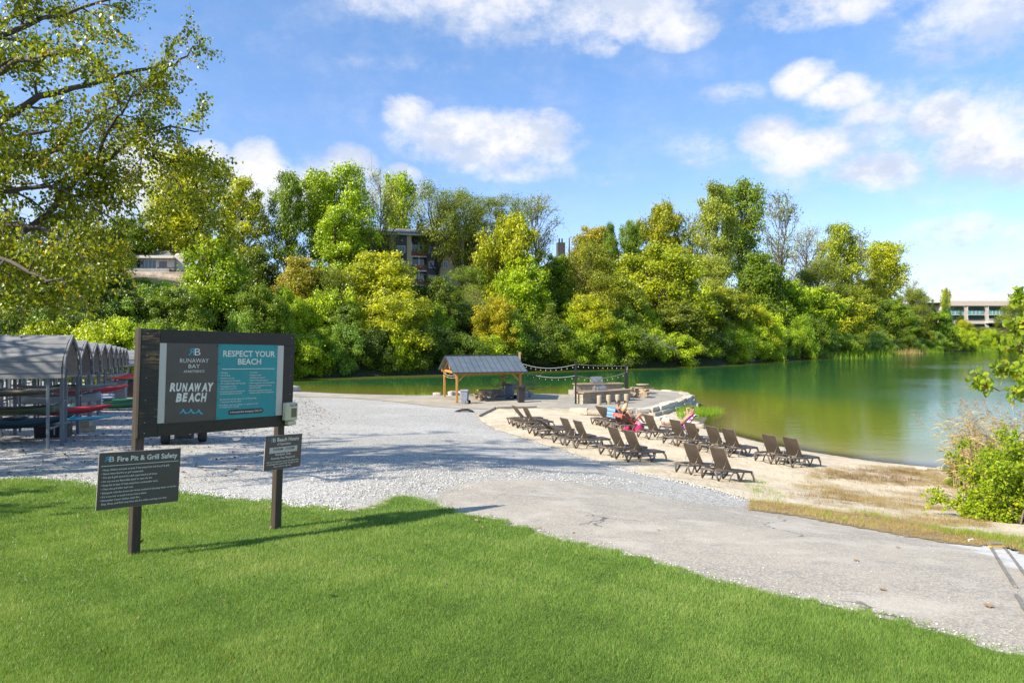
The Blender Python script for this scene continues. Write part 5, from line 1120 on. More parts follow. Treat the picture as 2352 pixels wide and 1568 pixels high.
def wall_course(poly, z, h, seed, out=.0, lmin=.7, lmax=1.5, skip=0):
    r = random.Random(seed); pts = [Vector((p[0], p[1], 0)) for p in poly]; L = [0]
    for a, b in zip(pts, pts[1:]): L.append(L[-1]+(b-a).length)
    s = skip; 
    while s < L[-1]-.4:
        l = r.uniform(lmin, lmax); m = min(s+l/2, L[-1]-.01); i = max(k for k in range(len(L)) if L[k] <= m); i = min(i, len(pts)-2); d = (pts[i+1]-pts[i]).normalized(); c = pts[i]+d*(m-L[i]); n = Vector((d.y, -d.x, 0))
        c = c+n*(out+r.uniform(-.05, .08)); hh = h*r.uniform(.85, 1.1)
        rock_mesh('stone_block', (l*1.08, .62*r.uniform(.85, 1.15), hh*1.12), r.randrange(9999), M['limestone'], wall, Vector((c.x, c.y, z+hh/2))-wall.location, .10, .86, math.atan2(d.y, d.x)+r.uniform(-.05, .05)); s += l
edge = [Tz(1313, 938.5), Tz(1400, 941), Tz(1487, 937), Tz(1541, 923), Tz(1570, 912), Tz(1577, 907), Tz(1560, 901), Tz(1530, 898), Tz(1498, 896)]
wall_course(edge[:7], .52, .33, 1, .18, .9, 1.9); wall_course(edge[1:7], .22, .33, 2, .36, .8, 1.6, .8); wall_course(edge[2:7], -.10, .34, 3, .62, .8, 1.5); wall_course(edge[6:]+[(9, 61)], .55, .3, 4, .1, .8, 1.4)
def boxroot(name, label, cat, a, b, dep, group=None):
    """origin at a, +X along a->b, depth behind"""
    a = Vector(a); b = Vector(b); d = b-a; return empty(name, a, math.atan2(d.y, d.x), label, cat, group), d.length
r, L = boxroot('stone_bar', 'front stone bar with tan slab top facing the four stools', 'bar', (4.87, 46.7, ZT), (8.6, 49.6, ZT), .8)
b = MB(); b.box((L/2, .33, .36), (L, .62, .74)); b.build('wall', M['ledge_stone'], r); b = MB(); b.box((L/2, .30, .775), (L+.25, 1.0, .08)); b.build('top', M['counter_top'], r, bevel=.012)
r2, L2 = boxroot('stone_counter', 'rear stone counter with tan top that carries the grill', 'counter', (5.05, 53.2, ZT), (8.75, 54.2, ZT), .8)
b = MB(); b.box((L2/2, .35, .44), (L2, .7, .90)); b.build('wall', M['ledge_stone'], r2); b = MB(); b.box((L2/2, .32, .93), (L2+.2, .95, .08)); b.build('top', M['counter_top'], r2, bevel=.012)
def grill(name, label, base, rz, W=.88):
    r = empty(name, base, rz, label, 'grill'); b = MB(); b.box((0, 0, .10), (W, .6, .20)); b.build('body', M['steel'], r, bevel=.01)
    k = MB(); k.box((0, -.305, .10), (W*.97, .02, .16)); kp = k.build('control_panel', M['steel'], r)
    for i in range(4): q = MB(); q.lathe((W*(-.33+.22*i), -.315, .10), [(.03, 0), (.03, .03), (.0, .035)], 10, ax=Matrix.Rotation(R(90), 3, 'X')); q.build('knob', M['black_plastic'], kp)
    h = MB(); prof = []
    for i in range(9): t = i/8*math.pi*.62; prof.append((0, -.29+.06*0+.34*(1-math.cos(t))*.9-.0, .22+.30*math.sin(t)**.9 if t > 0 else .22))
    prof += [(0, .29, .40), (0, .30, .22)]; h.prism(prof, (-W/2, 0, 0), (W/2, 0, 0)); ho = h.build('hood', M['steel'], r)
    q = MB(); q.tube([(-W*.38, -.30, .30), (-W*.38, -.36, .30), (W*.38, -.36, .30), (W*.38, -.30, .30)], .014, 6); q.build('handle', M['steel'], ho); q = MB(); q.lathe((0, -.17, .47), [(.05, 0), (.05, .02), (0, .02)], 12, ax=Matrix.Rotation(R(50), 3, 'X')); q.build('thermometer', M['hull_white'], ho)
    return r
pc2 = Vector((5.05, 53.2, ZT)).lerp(Vector((8.75, 54.2, ZT)), .45); grill('barbecue_grill', 'stainless grill with four knobs on the rear stone counter', pc2+Vector((-.06, .28, .98)), math.atan2(1, 3.7))
pc3 = Vector((4.87, 46.7, ZT)).lerp(Vector((8.6, 49.6, ZT)), .40); gb = grill('barbecue_grill', 'low stainless grill on the front stone bar, seen from behind', pc3+Vector((-.20, .36, .80)), math.atan2(2.9, 3.73)+math.pi, .85); gb.scale = (1, .9, .72)
for i, (px, py) in enumerate([(1376.5, 928.8), (1397.8, 927.8), (1418.6, 926.9), (1438.7, 925.4)]):
    p = atz(px, py, ZT); b = MB(); b.lathe((0, 0, 0), [(.155, 0), (.165, .02), (.16, .55), (.165, .60), (.15, .625), (0, .63)], 24); o = b.build('bar_stool', M['stool_stone'], None, loc=p)
    tag(o, ['first', 'second', 'third', 'fourth'][i]+' round concrete stool from the left along the stone bar', 'stool', 'concrete stools at the bar')
def make_table(label):
    r = empty('picnic_table', (0, 0, 0), 0, label, 'picnic table', 'round concrete picnic tables'); b = MB(); b.lathe((0, 0, .70), [(0, 0), (.50, 0), (.53, .02), (.53, .06), (.50, .08), (0, .08)], 28); b.build('table_top', M['table_stone'], r)
    p = MB(); p.lathe((0, 0, 0), [(.26, 0), (.24, .1), (.15, .25), (.14, .6), (.22, .70)], 12); p.build('pedestal', M['table_stone'], r)
    for k in range(3):
        a = k*2*math.pi/3+.3; c, s = math.cos(a), math.sin(a); t = MB(); n1 = 9; vs = []
        for zz in (.385, .45):
            for rad in (.72, 1.02):
                for i in range(n1): q = a+(i/(n1-1)-.5)*1.15; vs.append((rad*math.cos(q), rad*math.sin(q), zz))
        N = n1; fs = []
        for i in range(N-1): fs += [(i, i+1, N+i+1, N+i), (2*N+i, 3*N+i, 3*N+i+1, 2*N+i+1), (i, 2*N+i, 2*N+i+1, i+1), (N+i, N+i+1, 3*N+i+1, 3*N+i)]
        fs += [(0, N, 3*N, 2*N), (N-1, 3*N-1, 4*N-1, 2*N-1)]; t.add(vs, fs); se = t.build('bench', M['table_stone'], r, bevel=.01)
        l = MB(); q = [Vector((.10*c, .10*s, .12)), Vector((.55*c, .55*s, .12)), Vector((.86*c, .86*s, .37))]; w = Vector((-s, c, 0))*.07
        pr = [(.10, .0), (.55, .0), (.80, .10), (.98, .38), (.76, .38), (.58, .20), (.35, .14), (.10, .34)]; l.prism([Vector((x*c, x*s, z)) for x, z in pr], -w, w); l.build('bench_leg', M['table_stone'], se)
    return r
tb0 = make_table('round concrete picnic table under the timber shelter'); p = SH(2.05, 1.2); tb0.location = (*atz(1111.5, 919, .70)[:2], .70)
dup(tb0, atz(1463, 912.5, ZT), 1.4, None, 'round concrete picnic table nearest the stone bar on the terrace'); dup(tb0, atz(1476, 903.5, ZT), 0.5, None, 'round concrete picnic table farther out towards the lake on the terrace')
def make_cart(name, label, m, p, rz, sc=1.0, wheels=True):
    r = empty(name, p, rz, label, 'bin'); b = MB(); b.box((0, 0, .46), (.44, .52, .90)); b.v = [(x*(.82+.2*z/.9), y*(.84+.18*z/.9), z) for x, y, z in b.v]; b.build('body', M[m], r, bevel=.03)
    rm = MB(); rm.box((0, 0, .90), (.52, .60, .06)); rm.build('rim', M[m], r, bevel=.012)
    l = MB(); l.box((0, .0, .965), (.54, .60, .06), tap=.86); l.tube([(-.27, -.3, .94), (-.27, -.36, .95), (.27, -.36, .95), (.27, -.3, .94)], .015, 6); l.build('lid', M[m], r, bevel=.02)
    if wheels:
        for x in (-.25, .25): w = MB(); w.lathe((x-.03, -.24, .13), [(.09, -.005), (.13, .0), (.13, .06), (.09, .065)], 18, ax=Matrix.Rotation(R(90), 3, 'Y')); wo = w.build('wheel', M['tyre'], r); h = MB(); h.lathe((x-.045 if x < 0 else x-.02, -.24, .13), [(0, 0), (.07, 0), (.08, .015), (.08, .05), (.07, .06), (0, .06)], 14, ax=Matrix.Rotation(R(90), 3, 'Y')); h.build('hub', M['hull_white'], wo)
    r.scale = (sc, sc, sc); return r
make_cart('wheeled_bin', 'light grey wheeled bin beside the front left post of the shelter', 'cart_grey', G(1067.5, 927), R(80), 1.0); make_cart('wheeled_bin', 'blue-grey wheeled bin between the right-hand shelter posts', 'cart_blue', G(1171, 916.5), R(65), 1.16)
make_cart('litter_bin', 'tall black bin behind the front right shelter post', 'bin_black', G(1196.5, 924.5), R(10), 1.2, False)
# boulders and brush by the shelter
for i, (px, py, sx, sz, lb) in enumerate([(671, 899, 1.1, .55, 'pale squared boulder at the water just right of the notice board'), (1022, 906, 1.5, .75, 'large grey boulder behind the left shelter posts'), (1004, 909, .6, .3, 'small boulder left of the large grey one'), (1040, 908, .8, .4, 'boulder behind the light grey bin'), (1062, 907, .9, .35, 'low flat boulder between bin and picnic table'),
    (1124, 908, 1.2, .35, 'flat boulder above the picnic table'), (1140, 910, 1.5, .55, 'broad pale boulder left of the back right shelter post'), (1154, 908, 1.0, .5, 'boulder in the heap behind the back right post'), (1205, 911, 1.2, .5, 'rounded boulder right of the black bin'), (1217, 911, .7, .45, 'ochre-tinted boulder right of the rounded one'), (1225, 913, .5, .25, 'small stone at the right end of the boulders'),
    (930, 905, 2.2, .25, 'low flat ledge rock at the water left of the shelter'), (905, 905, 1.8, .28, 'low dark ledge rock at the left end of the ledge'), (1268, 903, 1.4, .2, 'flat stone at the water behind the string lights'), (1300, 902, 1.0, .2, 'flat stone at the water beside the left black pole')]):
    g = G(px, py); rock_mesh('boulder', (sx, sx*.7, sz*1.25), 40+i, M['boulder'], None, g+Vector((0, 0, sz*.28)), .2, .45, random.uniform(0, 3))
    tag(COL.objects[-1] if False else bpy.data.objects[[o.name for o in COL.objects if o.name.startswith('boulder')][-1]], lb, 'boulder', 'boulders along the near shore')
g = G(1182, 912); bp = MB(); rr_ = random.Random(9)
for i in range(90):
    a = rr_.uniform(0, 6.28); p0 = Vector((rr_.gauss(0, .9), rr_.gauss(0, .4), rr_.uniform(0, .5))); d_ = Vector((math.cos(a), math.sin(a), rr_.uniform(-.1, .9)))*rr_.uniform(.5, 1.2); bp.tube([p0, p0+d_*.5+Vector((0, 0, rr_.uniform(-.1, .1))), p0+d_], [.02, .012, .005], 4, False)
o = bp.build('brushwood', M['dead_twig'], None, loc=g+Vector((0, 0, .55)), fix=False); tag(o, 'heap of dry cut brushwood behind the blue-grey bin', 'brush')
# timber edging and the rubber arc
for (a, b_, lb) in [((1098, 958), (1137, 938.5), 'weathered timber edging at the left corner of the beach'), ((1140, 939), (1232, 936.5), 'weathered timber edging along the back of the beach')]:
    A, Bp = G(*a), G(*b_); t = MB(); t.bar(Vector((0, 0, .06)), Bp-A+Vector((0, 0, .06)), .14, .16); tag(t.build('timber_edging', M['timber'], None, bevel=.01, loc=A), lb, 'timber')
g = G(1065, 946); t = MB(); t.tube([(-.62, 0, -.06), (-.4, .03, .05), (-.1, .05, .12), (.25, .05, .12), (.5, .02, .05), (.66, 0, -.05)], [.06, .10, .12, .12, .10, .05], 10, flat=.6); tag(t.build('rubber_hose', M['tyre'], None, loc=g), 'black rubber hump lying on the gravel before the shelter', 'hose')
# ------------------------------------------------------------------ sun loungers
simple('resin', (.125,.098,.075), .5, .15, 5, bump=.1); simple('alu_rod', (.30,.29,.28), .35, .05, metal=.8)
def sling():
    m, t, p = new_mat('sling'); co = t.add('ShaderNodeTexCoord').outputs['Object']
    n = t.noise(co, 2.5, 5, .65, .4); w = t.noise(co, 120, 2); c = t.ramp(n, [(.3, (.050,.036,.026)), (.6, (.078,.058,.041)), (.78, (.14,.115,.08))]); c = t.mix(t.smooth(w, .5, .6, 0, .35), c, (.025,.018,.013))
    t.put(p.inputs['Base Color'], c); p.inputs['Roughness'].default_value = .55; t.put(p.inputs['Normal'], t.bump(w, .3, .003))
sling()
def make_lounger(ang, label=''):
    """head end at x=0, feet towards +x; the back hinges at x=.82"""
    r = empty('sun_lounger', (0, 0, 0), 0, label, 'sun lounger', 'brown sun loungers on the sand'); W = .33; z = .345
    f = MB()
    for s in (-1, 1): f.tube([(.10, s*(W-.06), z-.03), (.18, s*W, z-.035), (.6, s*(W+.01), z-.02), (1.2, s*W, z-.02), (1.80, s*(W-.01), z-.03)], [.024, .03, .03, .028, .024], 6, flat=1.35)
    f.tube([(.12, -W+.04, z-.035), (.04, -W*.6, z-.02), (.0, 0, z-.015), (.04, W*.6, z-.02), (.12, W-.04, z-.035)], [.028, .033, .035, .033, .028], 6, flat=1.2)
    f.tube([(1.80, -W+.01, z-.03), (1.86, 0, z-.03), (1.80, W-.01, z-.03)], .024, 6); f.tube([(.74, -W, z-.03), (.74, W, z-.03)], .018, 5)
    fr = f.build('frame', M['resin'], r)
    for s in (-1, 1):
        for (a, b, c) in (((.10, s*(W-.04), z-.04), (.18, s*W, .12), (.235, s*(W+.02), .0)), ((.42, s*W, z-.04), (.30, s*(W+.02), .10), (.235, s*(W+.02), .0))):
            l = MB(); l.tube([a, b, c], [.030, .024, .020], 6, flat=1.4); l.build('leg', M['resin'], r)
        a = MB(); q = []
        for i in range(9): t = i/8; q.append((.70+.52*t, s*(W+.035), .0+.29*math.sin(math.pi*t)**.62)); 
        a.tube(q, .030, 7, flat=.8); a.build('arched_leg', M['resin'], r)
        for (a_, b_, c_) in (((1.22, s*(W+.03), 0), (1.33, s*W, .14), (1.40, s*W, z-.05)), ((1.78, s*(W-.01), z-.05), (1.87, s*W, .16), (1.91, s*W, .0))): l = MB(); l.tube([a_, b_, c_], [.020, .026, .030] if a_[2] == 0 else [.030, .026, .020], 6, flat=1.4); l.build('leg', M['resin'], r)
    s_ = MB(); s_.prism([(.80, 0, z+.012), (1.2, 0, z), (1.6, 0, z+.004), (1.85, 0, z+.008), (1.87, 0, z-.012), (1.6, 0, z-.018), (1.2, 0, z-.022), (.80, 0, z-.01)], (0, -W+.03, 0), (0, W-.03, 0)); s_.build('seat', M['sling'], r, bevel=.004)
    ca, sa = math.cos(ang), math.sin(ang); b = MB(); Lb = .76; n = Vector((sa, 0, ca))
    def bk(t, y, o=0): return Vector((.82-ca*t*Lb, y, z+.01+sa*t*Lb))+n*(o-.02*math.sin(math.pi*t)-.0)
    vs = [bk(t/8, y*(W-.02), o) for t in range(9) for y in (-1, 1) for o in (0, .022)]
    fs = []
    for i in range(8):
        k = i*4; fs += [(k, k+2, k+6, k+4), (k+1, k+5, k+7, k+3), (k, k+4, k+5, k+1), (k+2, k+3, k+7, k+6)]
    fs += [(0, 1, 3, 2), (32, 34, 35, 33)]; b.add(vs, fs); bo = b.build('backrest', M['sling'], r, bevel=.004)
    e = MB(); 
    for s in (-1, 1): e.tube([bk(0, s*(W-.015), .01), bk(.5, s*(W-.015), .01), bk(1, s*(W-.015), .01)], .014, 5)
    e.tube([bk(1, -W+.015, .01), bk(1, W-.015, .01)], .014, 5); e.build('back_frame', M['resin'], bo)
    if ang > .15:
        for s in (-1, 1): p = MB(); a = bk(.45, s*(W-.05), -.015); e_ = Vector((max(.12, .82-ca*.72), s*(W-.05), z-.03)); p.tube([a, a.lerp(e_, .55)+Vector((-.015, 0, -.03)), e_], .008, 5); p.build('support_rod', M['alu_rod'], r)
    return r
LG = {'up': make_lounger(R(60)), 'mid': make_lounger(R(50)), 'low': make_lounger(R(33)), 'flat': make_lounger(R(3))}
LPOS = {}
def lounger(key, kind, px, py, yaw, label, anchor=(.235, -.35)):
    g = G(px, py, .03); c, s = math.cos(yaw), math.sin(yaw); x = g.x-(anchor[0]*c-anchor[1]*s); y = g.y-(anchor[0]*s+anchor[1]*c)
    zf = [g1(x+a*c-b*s, y+a*s+b*c)+.03 for a, b in ((.235, -.35), (.235, .35), (1.9, -.33), (1.9, .33), (.7, 0))]
    pitch = -math.atan2((zf[2]+zf[3])/2-(zf[0]+zf[1])/2, 1.67); roll = math.atan2((zf[1]-zf[0]+zf[3]-zf[2])/2, .68)
    z0 = (zf[0]+zf[1])/2+math.tan(pitch)*.235+.005
    sc = .84 if key in 'ON' else (.93 if key in 'ML' else .95); o = dup(LG[kind], (x, y, z0), yaw, (sc, sc, sc), label); o.rotation_euler = (roll, pitch, yaw); LPOS[key] = o; return o
def d7(x, y): return ((2550+x/3.136)*.57422, (1640+y/3.136)*.57422)
def d6(x, y): return ((1980+x/3.36)*.57422, (1580+y/3.36)*.57422)
def d5(x, y): return ((2200+x/3.92)*.57422, (1370+y/3.92)*.57422)
Y = R(30); N3 = (.235, -.35)
for key, kind, p, yaw, lb in [
 ('O', 'up', d7(1050,893), Y, 'lounger nearest the camera, in front on the sand by the gravel edge'), ('N', 'up', d7(700,815), Y, 'lounger just behind and left of the one nearest the camera'),
 ('M', 'up', d7(1955,722), R(31), 'right-hand lounger of the pair set apart nearest the dry weeds'), ('L', 'up', d7(1685,676), R(31), 'left-hand lounger of the pair set apart nearest the dry weeds'),
 ('K', 'up', d7(1160,592), Y, 'right-hand lounger of the middle pair in the shoreline row'), ('J', 'up', d7(950,555), Y, 'left-hand lounger of the middle pair in the shoreline row'),
 ('I', 'up', d7(668,492), Y, 'lounger partly hiding the reclining bather, right one of two'), ('H', 'up', d7(480,448), Y, 'lounger partly hiding the reclining bather, left one of two'),
 ('F', 'up', d7(145,368), Y, 'lounger next to the sunbathing woman, on her right'),
 ('S', 'up', d6(1800,898), R(27), 'lounger nearest the camera in the row beside the gravel'), ('R', 'up', d6(1578,836), R(27), 'second lounger from the camera in the row beside the gravel'),
 ('Q', 'up', d6(1095,718), R(26), 'third lounger from the camera in the row beside the gravel'), ('P', 'up', d6(915,673), R(26), 'fourth lounger from the camera in the row beside the gravel'),
 ('W', 'low', d6(640,580), R(24), 'lounger with half-lowered back in the row beside the gravel'), ('V', 'flat', d6(560,545), R(24), 'flat lounger hard against the one with half-lowered back'),
 ('U', 'up', d6(385,463), R(22), 'raised lounger second from the far end of the row by the gravel'), ('X', 'flat', d6(320,437), R(22), 'flat lounger between two raised ones far along the row by the gravel'), ('Z', 'mid', d6(262,405), R(20), 'lounger at the far end of the row by the gravel'),
 ('A', 'mid', d5(780,1300), R(24), 'lounger farthest left in the group below the terrace wall'), ('B', 'mid', d5(850,1316), R(24), 'second lounger from the left in the group below the terrace wall'), ('C', 'mid', d5(905,1330), R(24), 'third lounger in the group below the wall, beside the blue towel'),
 ('D', 'mid', d5(1000,1366), R(24), 'lounger draped with the blue and white towel, the man sitting on it'), ('E', 'low', d5(1150,1405), R(24), 'lounger draped with the coral towel, the woman sitting on it')]:
    lounger(key, kind, p[0], p[1], yaw, 'brown '+lb)
gq = lounger('G', 'mid', *d7(735,330), R(193), 'brown lounger facing the other way under the reclining bather with arms behind his head', (.235, .35))
for o in LG.values():
    for c in [c for c in COL.objects if c.parent is o]:
        for k in [k for k in COL.objects if k.parent is c]: bpy.data.objects.remove(k)
        bpy.data.objects.remove(c)
    bpy.data.objects.remove(o)

# ------------------------------------------------------------------ people
simple('skin_fair', (.46,.26,.17), .5, .08, 6); simple('skin_tan', (.37,.195,.12), .5, .08, 6); simple('skin_brown', (.38,.19,.115), .5, .08, 6)
simple('hair_dark', (.035,.022,.015), .6, .3, 20); simple('hair_blond', (.50,.34,.17), .55, .3, 20); simple('swim_black', (.012,.012,.016), .5); simple('swim_blue', (.03,.05,.12), .7); simple('shades', (.01,.01,.01), .15); simple('lips', (.42,.14,.11), .5); simple('eye_white', (.7,.7,.68), .3)
bpy.context.view_layer.update()
def skin(name, pts, edges, rad, m, parent, root=0, sub=1):
    me = bpy.data.meshes.new(name); me.from_pydata([tuple(p) for p in pts], edges, []); o = bpy.data.objects.new(name, me); COL.objects.link(o)
    md = o.modifiers.new('skin', 'SKIN'); md.use_smooth_shade = True; md.branch_smoothing = .6; 
    for i, r_ in enumerate(rad): me.skin_vertices[0].data[i].radius = (r_, r_) if np.isscalar(r_) else r_
    me.skin_vertices[0].data[root].use_root = True; sd = o.modifiers.new('sub', 'SUBSURF'); sd.levels = sub; sd.render_levels = sub
    dg = bpy.context.evaluated_depsgraph_get(); nm = bpy.data.meshes.new_from_object(o.evaluated_get(dg)); bpy.data.objects.remove(o); nm.materials.clear(); nm.materials.append(M[m])
    return link(name, nm, parent)
def person(label, mtx, J, skinm, hairm, extra, face_dir, up_dir, hair='short', shades=True, parts=()):
    """J: joints in the lounger's own space; mtx places them in the world"""
    V = {k: Vector(v) for k, v in J.items()}; base = mtx @ V['pelvis']; r = empty('person', base, 0, label, 'person')
    W = {k: (mtx @ v)-base for k, v in V.items()}; fd = (mtx.to_3x3() @ Vector(face_dir)).normalized(); ud = (mtx.to_3x3() @ Vector(up_dir)).normalized(); sd = ud.cross(fd).normalized(); ud = fd.cross(sd)
    names = []; P3 = []; E_ = []; Rd = []
    def add(p, rad, link_to=None):
        P3.append(p); Rd.append(rad); i = len(P3)-1
        if link_to is not None: E_.append((link_to, i))
        return i
    pe = add(W['pelvis'], (.155, .115)); be = add(W['pelvis'].lerp(W['chest'], .45), (.13, .10), pe); ch = add(W['chest'], (.16, .115), be); nb = add(W['chest'].lerp(W['neck'], .8), (.10, .08), ch); ne = add(W['neck'], .055, nb); hd0 = add(W['neck'].lerp(W['head'], .55), .058, ne)
    hc = W['head']; h1 = add(hc-ud*.02, (.078, .085), hd0); add(hc+ud*.06, (.068, .075), h1)
    for s in ('l', 'r'):
        sh_ = add(W['shoulder_'+s], .060, ch); el = add(W['shoulder_'+s].lerp(W['elbow_'+s], .5), .047, sh_); e2 = add(W['elbow_'+s], .038, el); f1 = add(W['elbow_'+s].lerp(W['wrist_'+s], .4), .038, e2); wr = add(W['wrist_'+s], .026, f1)
        hp = add(W['hip_'+s], .092, pe); th = add(W['hip_'+s].lerp(W['knee_'+s], .5), .078, hp); kn = add(W['knee_'+s], .055, th); ca = add(W['knee_'+s].lerp(W['ankle_'+s], .35), .056, kn); an = add(W['ankle_'+s], .036, ca)
        toe = W['toe_'+s]; mid = add(W['ankle_'+s].lerp(toe, .5), (.034, .03), an); add(toe, (.034, .02), mid)
        d = (W['hand_'+s]-W['wrist_'+s]).normalized(); pn = (mtx.to_3x3() @ Vector(J.get('palm_'+s, (0, 0, 1)))).normalized(); sx = d.cross(pn).normalized(); pn = sx.cross(d)
        pm = add(W['wrist_'+s]+d*.05, (.034, .018), wr)
        for k, (off, ln) in enumerate(((-.027, .066), (-.009, .076), (.009, .072), (.027, .056))):
            a0 = add(W['wrist_'+s]+d*.088+sx*off, .0095, pm); a1 = add(W['wrist_'+s]+d*(.088+ln*.5)+sx*off*1.1+pn*.012, .0085, a0); add(W['wrist_'+s]+d*(.088+ln*.9)+sx*off*1.1+pn*.034, .007, a1)
        ts = 1 if s == 'l' else -1; t0 = add(W['wrist_'+s]+d*.04+sx*.040*ts+pn*.008, .011, pm); add(W['wrist_'+s]+d*.078+sx*.058*ts+pn*.022, .009, t0)
    body = skin('body', P3, E_, Rd, skinm, r)
    mt = Matrix((sd, fd, ud)).transposed()   # x side, y face, z up
    def L(x, y, z): return hc+mt @ Vector((x, y, z))
    def blob(name, c, s, m, n=10, cut=None, par=r):
        b = MB(); k = 8
        prof = [(math.sin(math.pi*i/k), -math.cos(math.pi*i/k)) for i in range(k+1)]; b.lathe((0, 0, 0), [(max(a, .001), z) for a, z in prof], n)
        b.v = [tuple(L(*c)+mt @ Vector((x*s[0], y*s[1], z*s[2]))) for x, y, z in b.v]; return b.build(name, M[m], par)
    blob('head', (0, .012, .01), (.076, .094, .112), skinm, 16); nf = MB(); nf.add([L(-.012, .095, .022), L(.012, .095, .022), L(0, .099, .028), L(-.017, .100, -.018), L(.017, .100, -.018), L(0, .126, -.014)], [(2,0,3,5), (1,2,5,4), (3,4,5), (0,2,1), (0,1,4,3)]); nf.build('nose', M[skinm], r)
    blob('mouth', (0, .093, -.045), (.024, .012, .008), 'lips', 8)
    for s in (-1, 1):
        blob('ear', (s*.078, .0, .0), (.012, .022, .032), skinm, 8)
        if not shades: blob('eye', (s*.03, .088, .018), (.013, .012, .008), 'hair_dark', 8)
    if shades:
        g = MB()
        for s in (-1, 1): g.lathe(L(s*.032, .102, .02), [(.026, -.004), (.026, .004), (.001, .007)], 12, ax=mt @ Matrix.Rotation(R(-90), 3, 'X')); g.tube([L(s*.055, .098, .024), L(s*.082, .05, .024), L(s*.08, -.01, .02)], .004, 4)
        g.tube([L(-.012, .106, .024), L(.012, .106, .024)], .004, 4); g.build('sunglasses', M['shades'], r)
    # hair: a cap over the skull, longer for the woman
    b = MB(); vs = []; n = 18; rows = 9
    for i in range(rows):
        for j in range(n):
            a = 2*math.pi*j/n; t = i/(rows-1)*(math.pi*.62); y = math.sin(t)*math.sin(a); x = math.sin(t)*math.cos(a); z = math.cos(t)
            if y > .25 and z < .42: z = .42+(z-.42)*.12; y *= .93
            vs.append(L(x*.084, .004+y*.100, .012+z*.122))
    b.add(vs, [(i*n+j, i*n+(j+1) % n, (i+1)*n+(j+1) % n, (i+1)*n+j) for i in range(rows-1) for j in range(n)], True); b.build('hair', M[hairm], r, fix=False)
    if hair == 'long':
        b = MB(); rr = random.Random(4)
        for k in range(26): a = R(150+240*k/25); x, y = .078*math.cos(a), .082*math.sin(a); ln = rr.uniform(.26, .36); b.tube([L(x*.8, y*.8, .08), L(x*1.08, y*1.08, 0), L(x*1.15, y*1.1-.01, -ln*.5), L(x*.9, y*1.0-.02, -ln)], [.016, .02, .018, .006], 5)
        b.build('long_hair', M[hairm], r)
    if hair == 'bun': blob('bun', (0, -.03, .125), (.04, .04, .035), hairm)
    for nm, keys, rad, m in parts:
        pts = [W[keys[0]]]; 
        if nm == 'swim_shorts':
            q = [W['pelvis'], W['pelvis'].lerp(W['chest'], .22)]; rr_ = [(.165, .125), (.150, .115)]; ed = [(0, 1)]
            for s in ('l', 'r'): i = len(q); q += [W['hip_'+s], W['hip_'+s].lerp(W['knee_'+s], .55)]; rr_ += [.108, .096]; ed += [(0, i), (i, i+1)]
            skin(nm, q, ed, rr_, m, r)
        elif nm == 'bikini_bottom': skin(nm, [W['pelvis'], W['hip_l'].lerp(W['pelvis'], .35), W['hip_r'].lerp(W['pelvis'], .35)], [(0, 1), (0, 2)], [(.16, .12), .105, .105], m, r)
        elif nm == 'bikini_top': c = W['chest']; skin(nm, [c+(W['shoulder_l']-c)*.5-ud*.03, c-ud*.03, c+(W['shoulder_r']-c)*.5-ud*.03], [(0, 1), (1, 2)], [.085, (.12, .10), .085], m, r, 1)
    return r
def LM(key): bpy.context.view_layer.update(); return LPOS[key].matrix_world.copy()
# woman, knees up, looking at her phone
def mirror(J, k, v, dy=0): J[k+'_l'] = (v[0], v[1], v[2]); J[k+'_r'] = (v[0], -v[1], v[2])
w = {'pelvis': (.93, 0, .52), 'chest': (.62, 0, .86), 'neck': (.52, 0, 1.08), 'head': (.55, 0, 1.22)}
mirror(w, 'shoulder', (.57, .165, .98)); mirror(w, 'hip', (.97, .085, .50)); w.update({'elbow_l': (.74, .24, .72), 'elbow_r': (.74, -.24, .70), 'wrist_l': (.93, .13, .82), 'wrist_r': (.95, -.10, .70), 'hand_l': (1.0, .09, .86), 'hand_r': (1.03, -.08, .74),
 'knee_l': (1.40, .09, .74), 'knee_r': (1.36, -.12, .86), 'ankle_l': (1.66, .07, .44), 'ankle_r': (1.72, -.10, .74), 'toe_l': (1.83, .08, .46), 'toe_r': (1.80, -.10, .86), 'palm_l': (-.6, 0, .6), 'palm_r': (-.3, .2, .8)})
person('woman with long blond hair in a black bikini, knees raised, on the coral towel', LM('E'), w, 'skin_fair', 'hair_blond', None, (.92, 0, -.38), (.38, 0, .92), 'long', False, (('bikini_bottom', ('pelvis',), 0, 'swim_black'), ('bikini_top', ('chest',), 0, 'swim_black')))
m_ = {'pelvis': (.90, 0, .52), 'chest': (.68, 0, .90), 'neck': (.64, 0, 1.12), 'head': (.67, 0, 1.245)}
mirror(m_, 'shoulder', (.64, .19, 1.06)); mirror(m_, 'hip', (.95, .09, .50)); m_.update({'elbow_l': (.86, .25, .80), 'elbow_r': (.86, -.25, .80), 'wrist_l': (1.08, .14, .84), 'wrist_r': (1.08, -.12, .82), 'hand_l': (1.15, .10, .86), 'hand_r': (1.15, -.08, .84),
 'knee_l': (1.36, .12, .66), 'knee_r': (1.36, -.12, .62), 'ankle_l': (1.75, .12, .43), 'ankle_r': (1.78, -.12, .43), 'toe_l': (1.86, .13, .56), 'toe_r': (1.89, -.13, .56), 'palm_l': (-.4, -.3, .7), 'palm_r': (-.4, .3, .7)})
person('dark-haired man with a small bun sitting up beside the blue towel', LM('D'), m_, 'skin_tan', 'hair_dark', None, (.95, -.1, -.25), (.25, 0, .95), 'bun', False, (('swim_shorts', ('pelvis',), 0, 'swim_blue'),))
q = {'pelvis': (.92, 0, .50), 'chest': (.58, 0, .86), 'neck': (.42, 0, 1.08), 'head': (.36, 0, 1.22)}
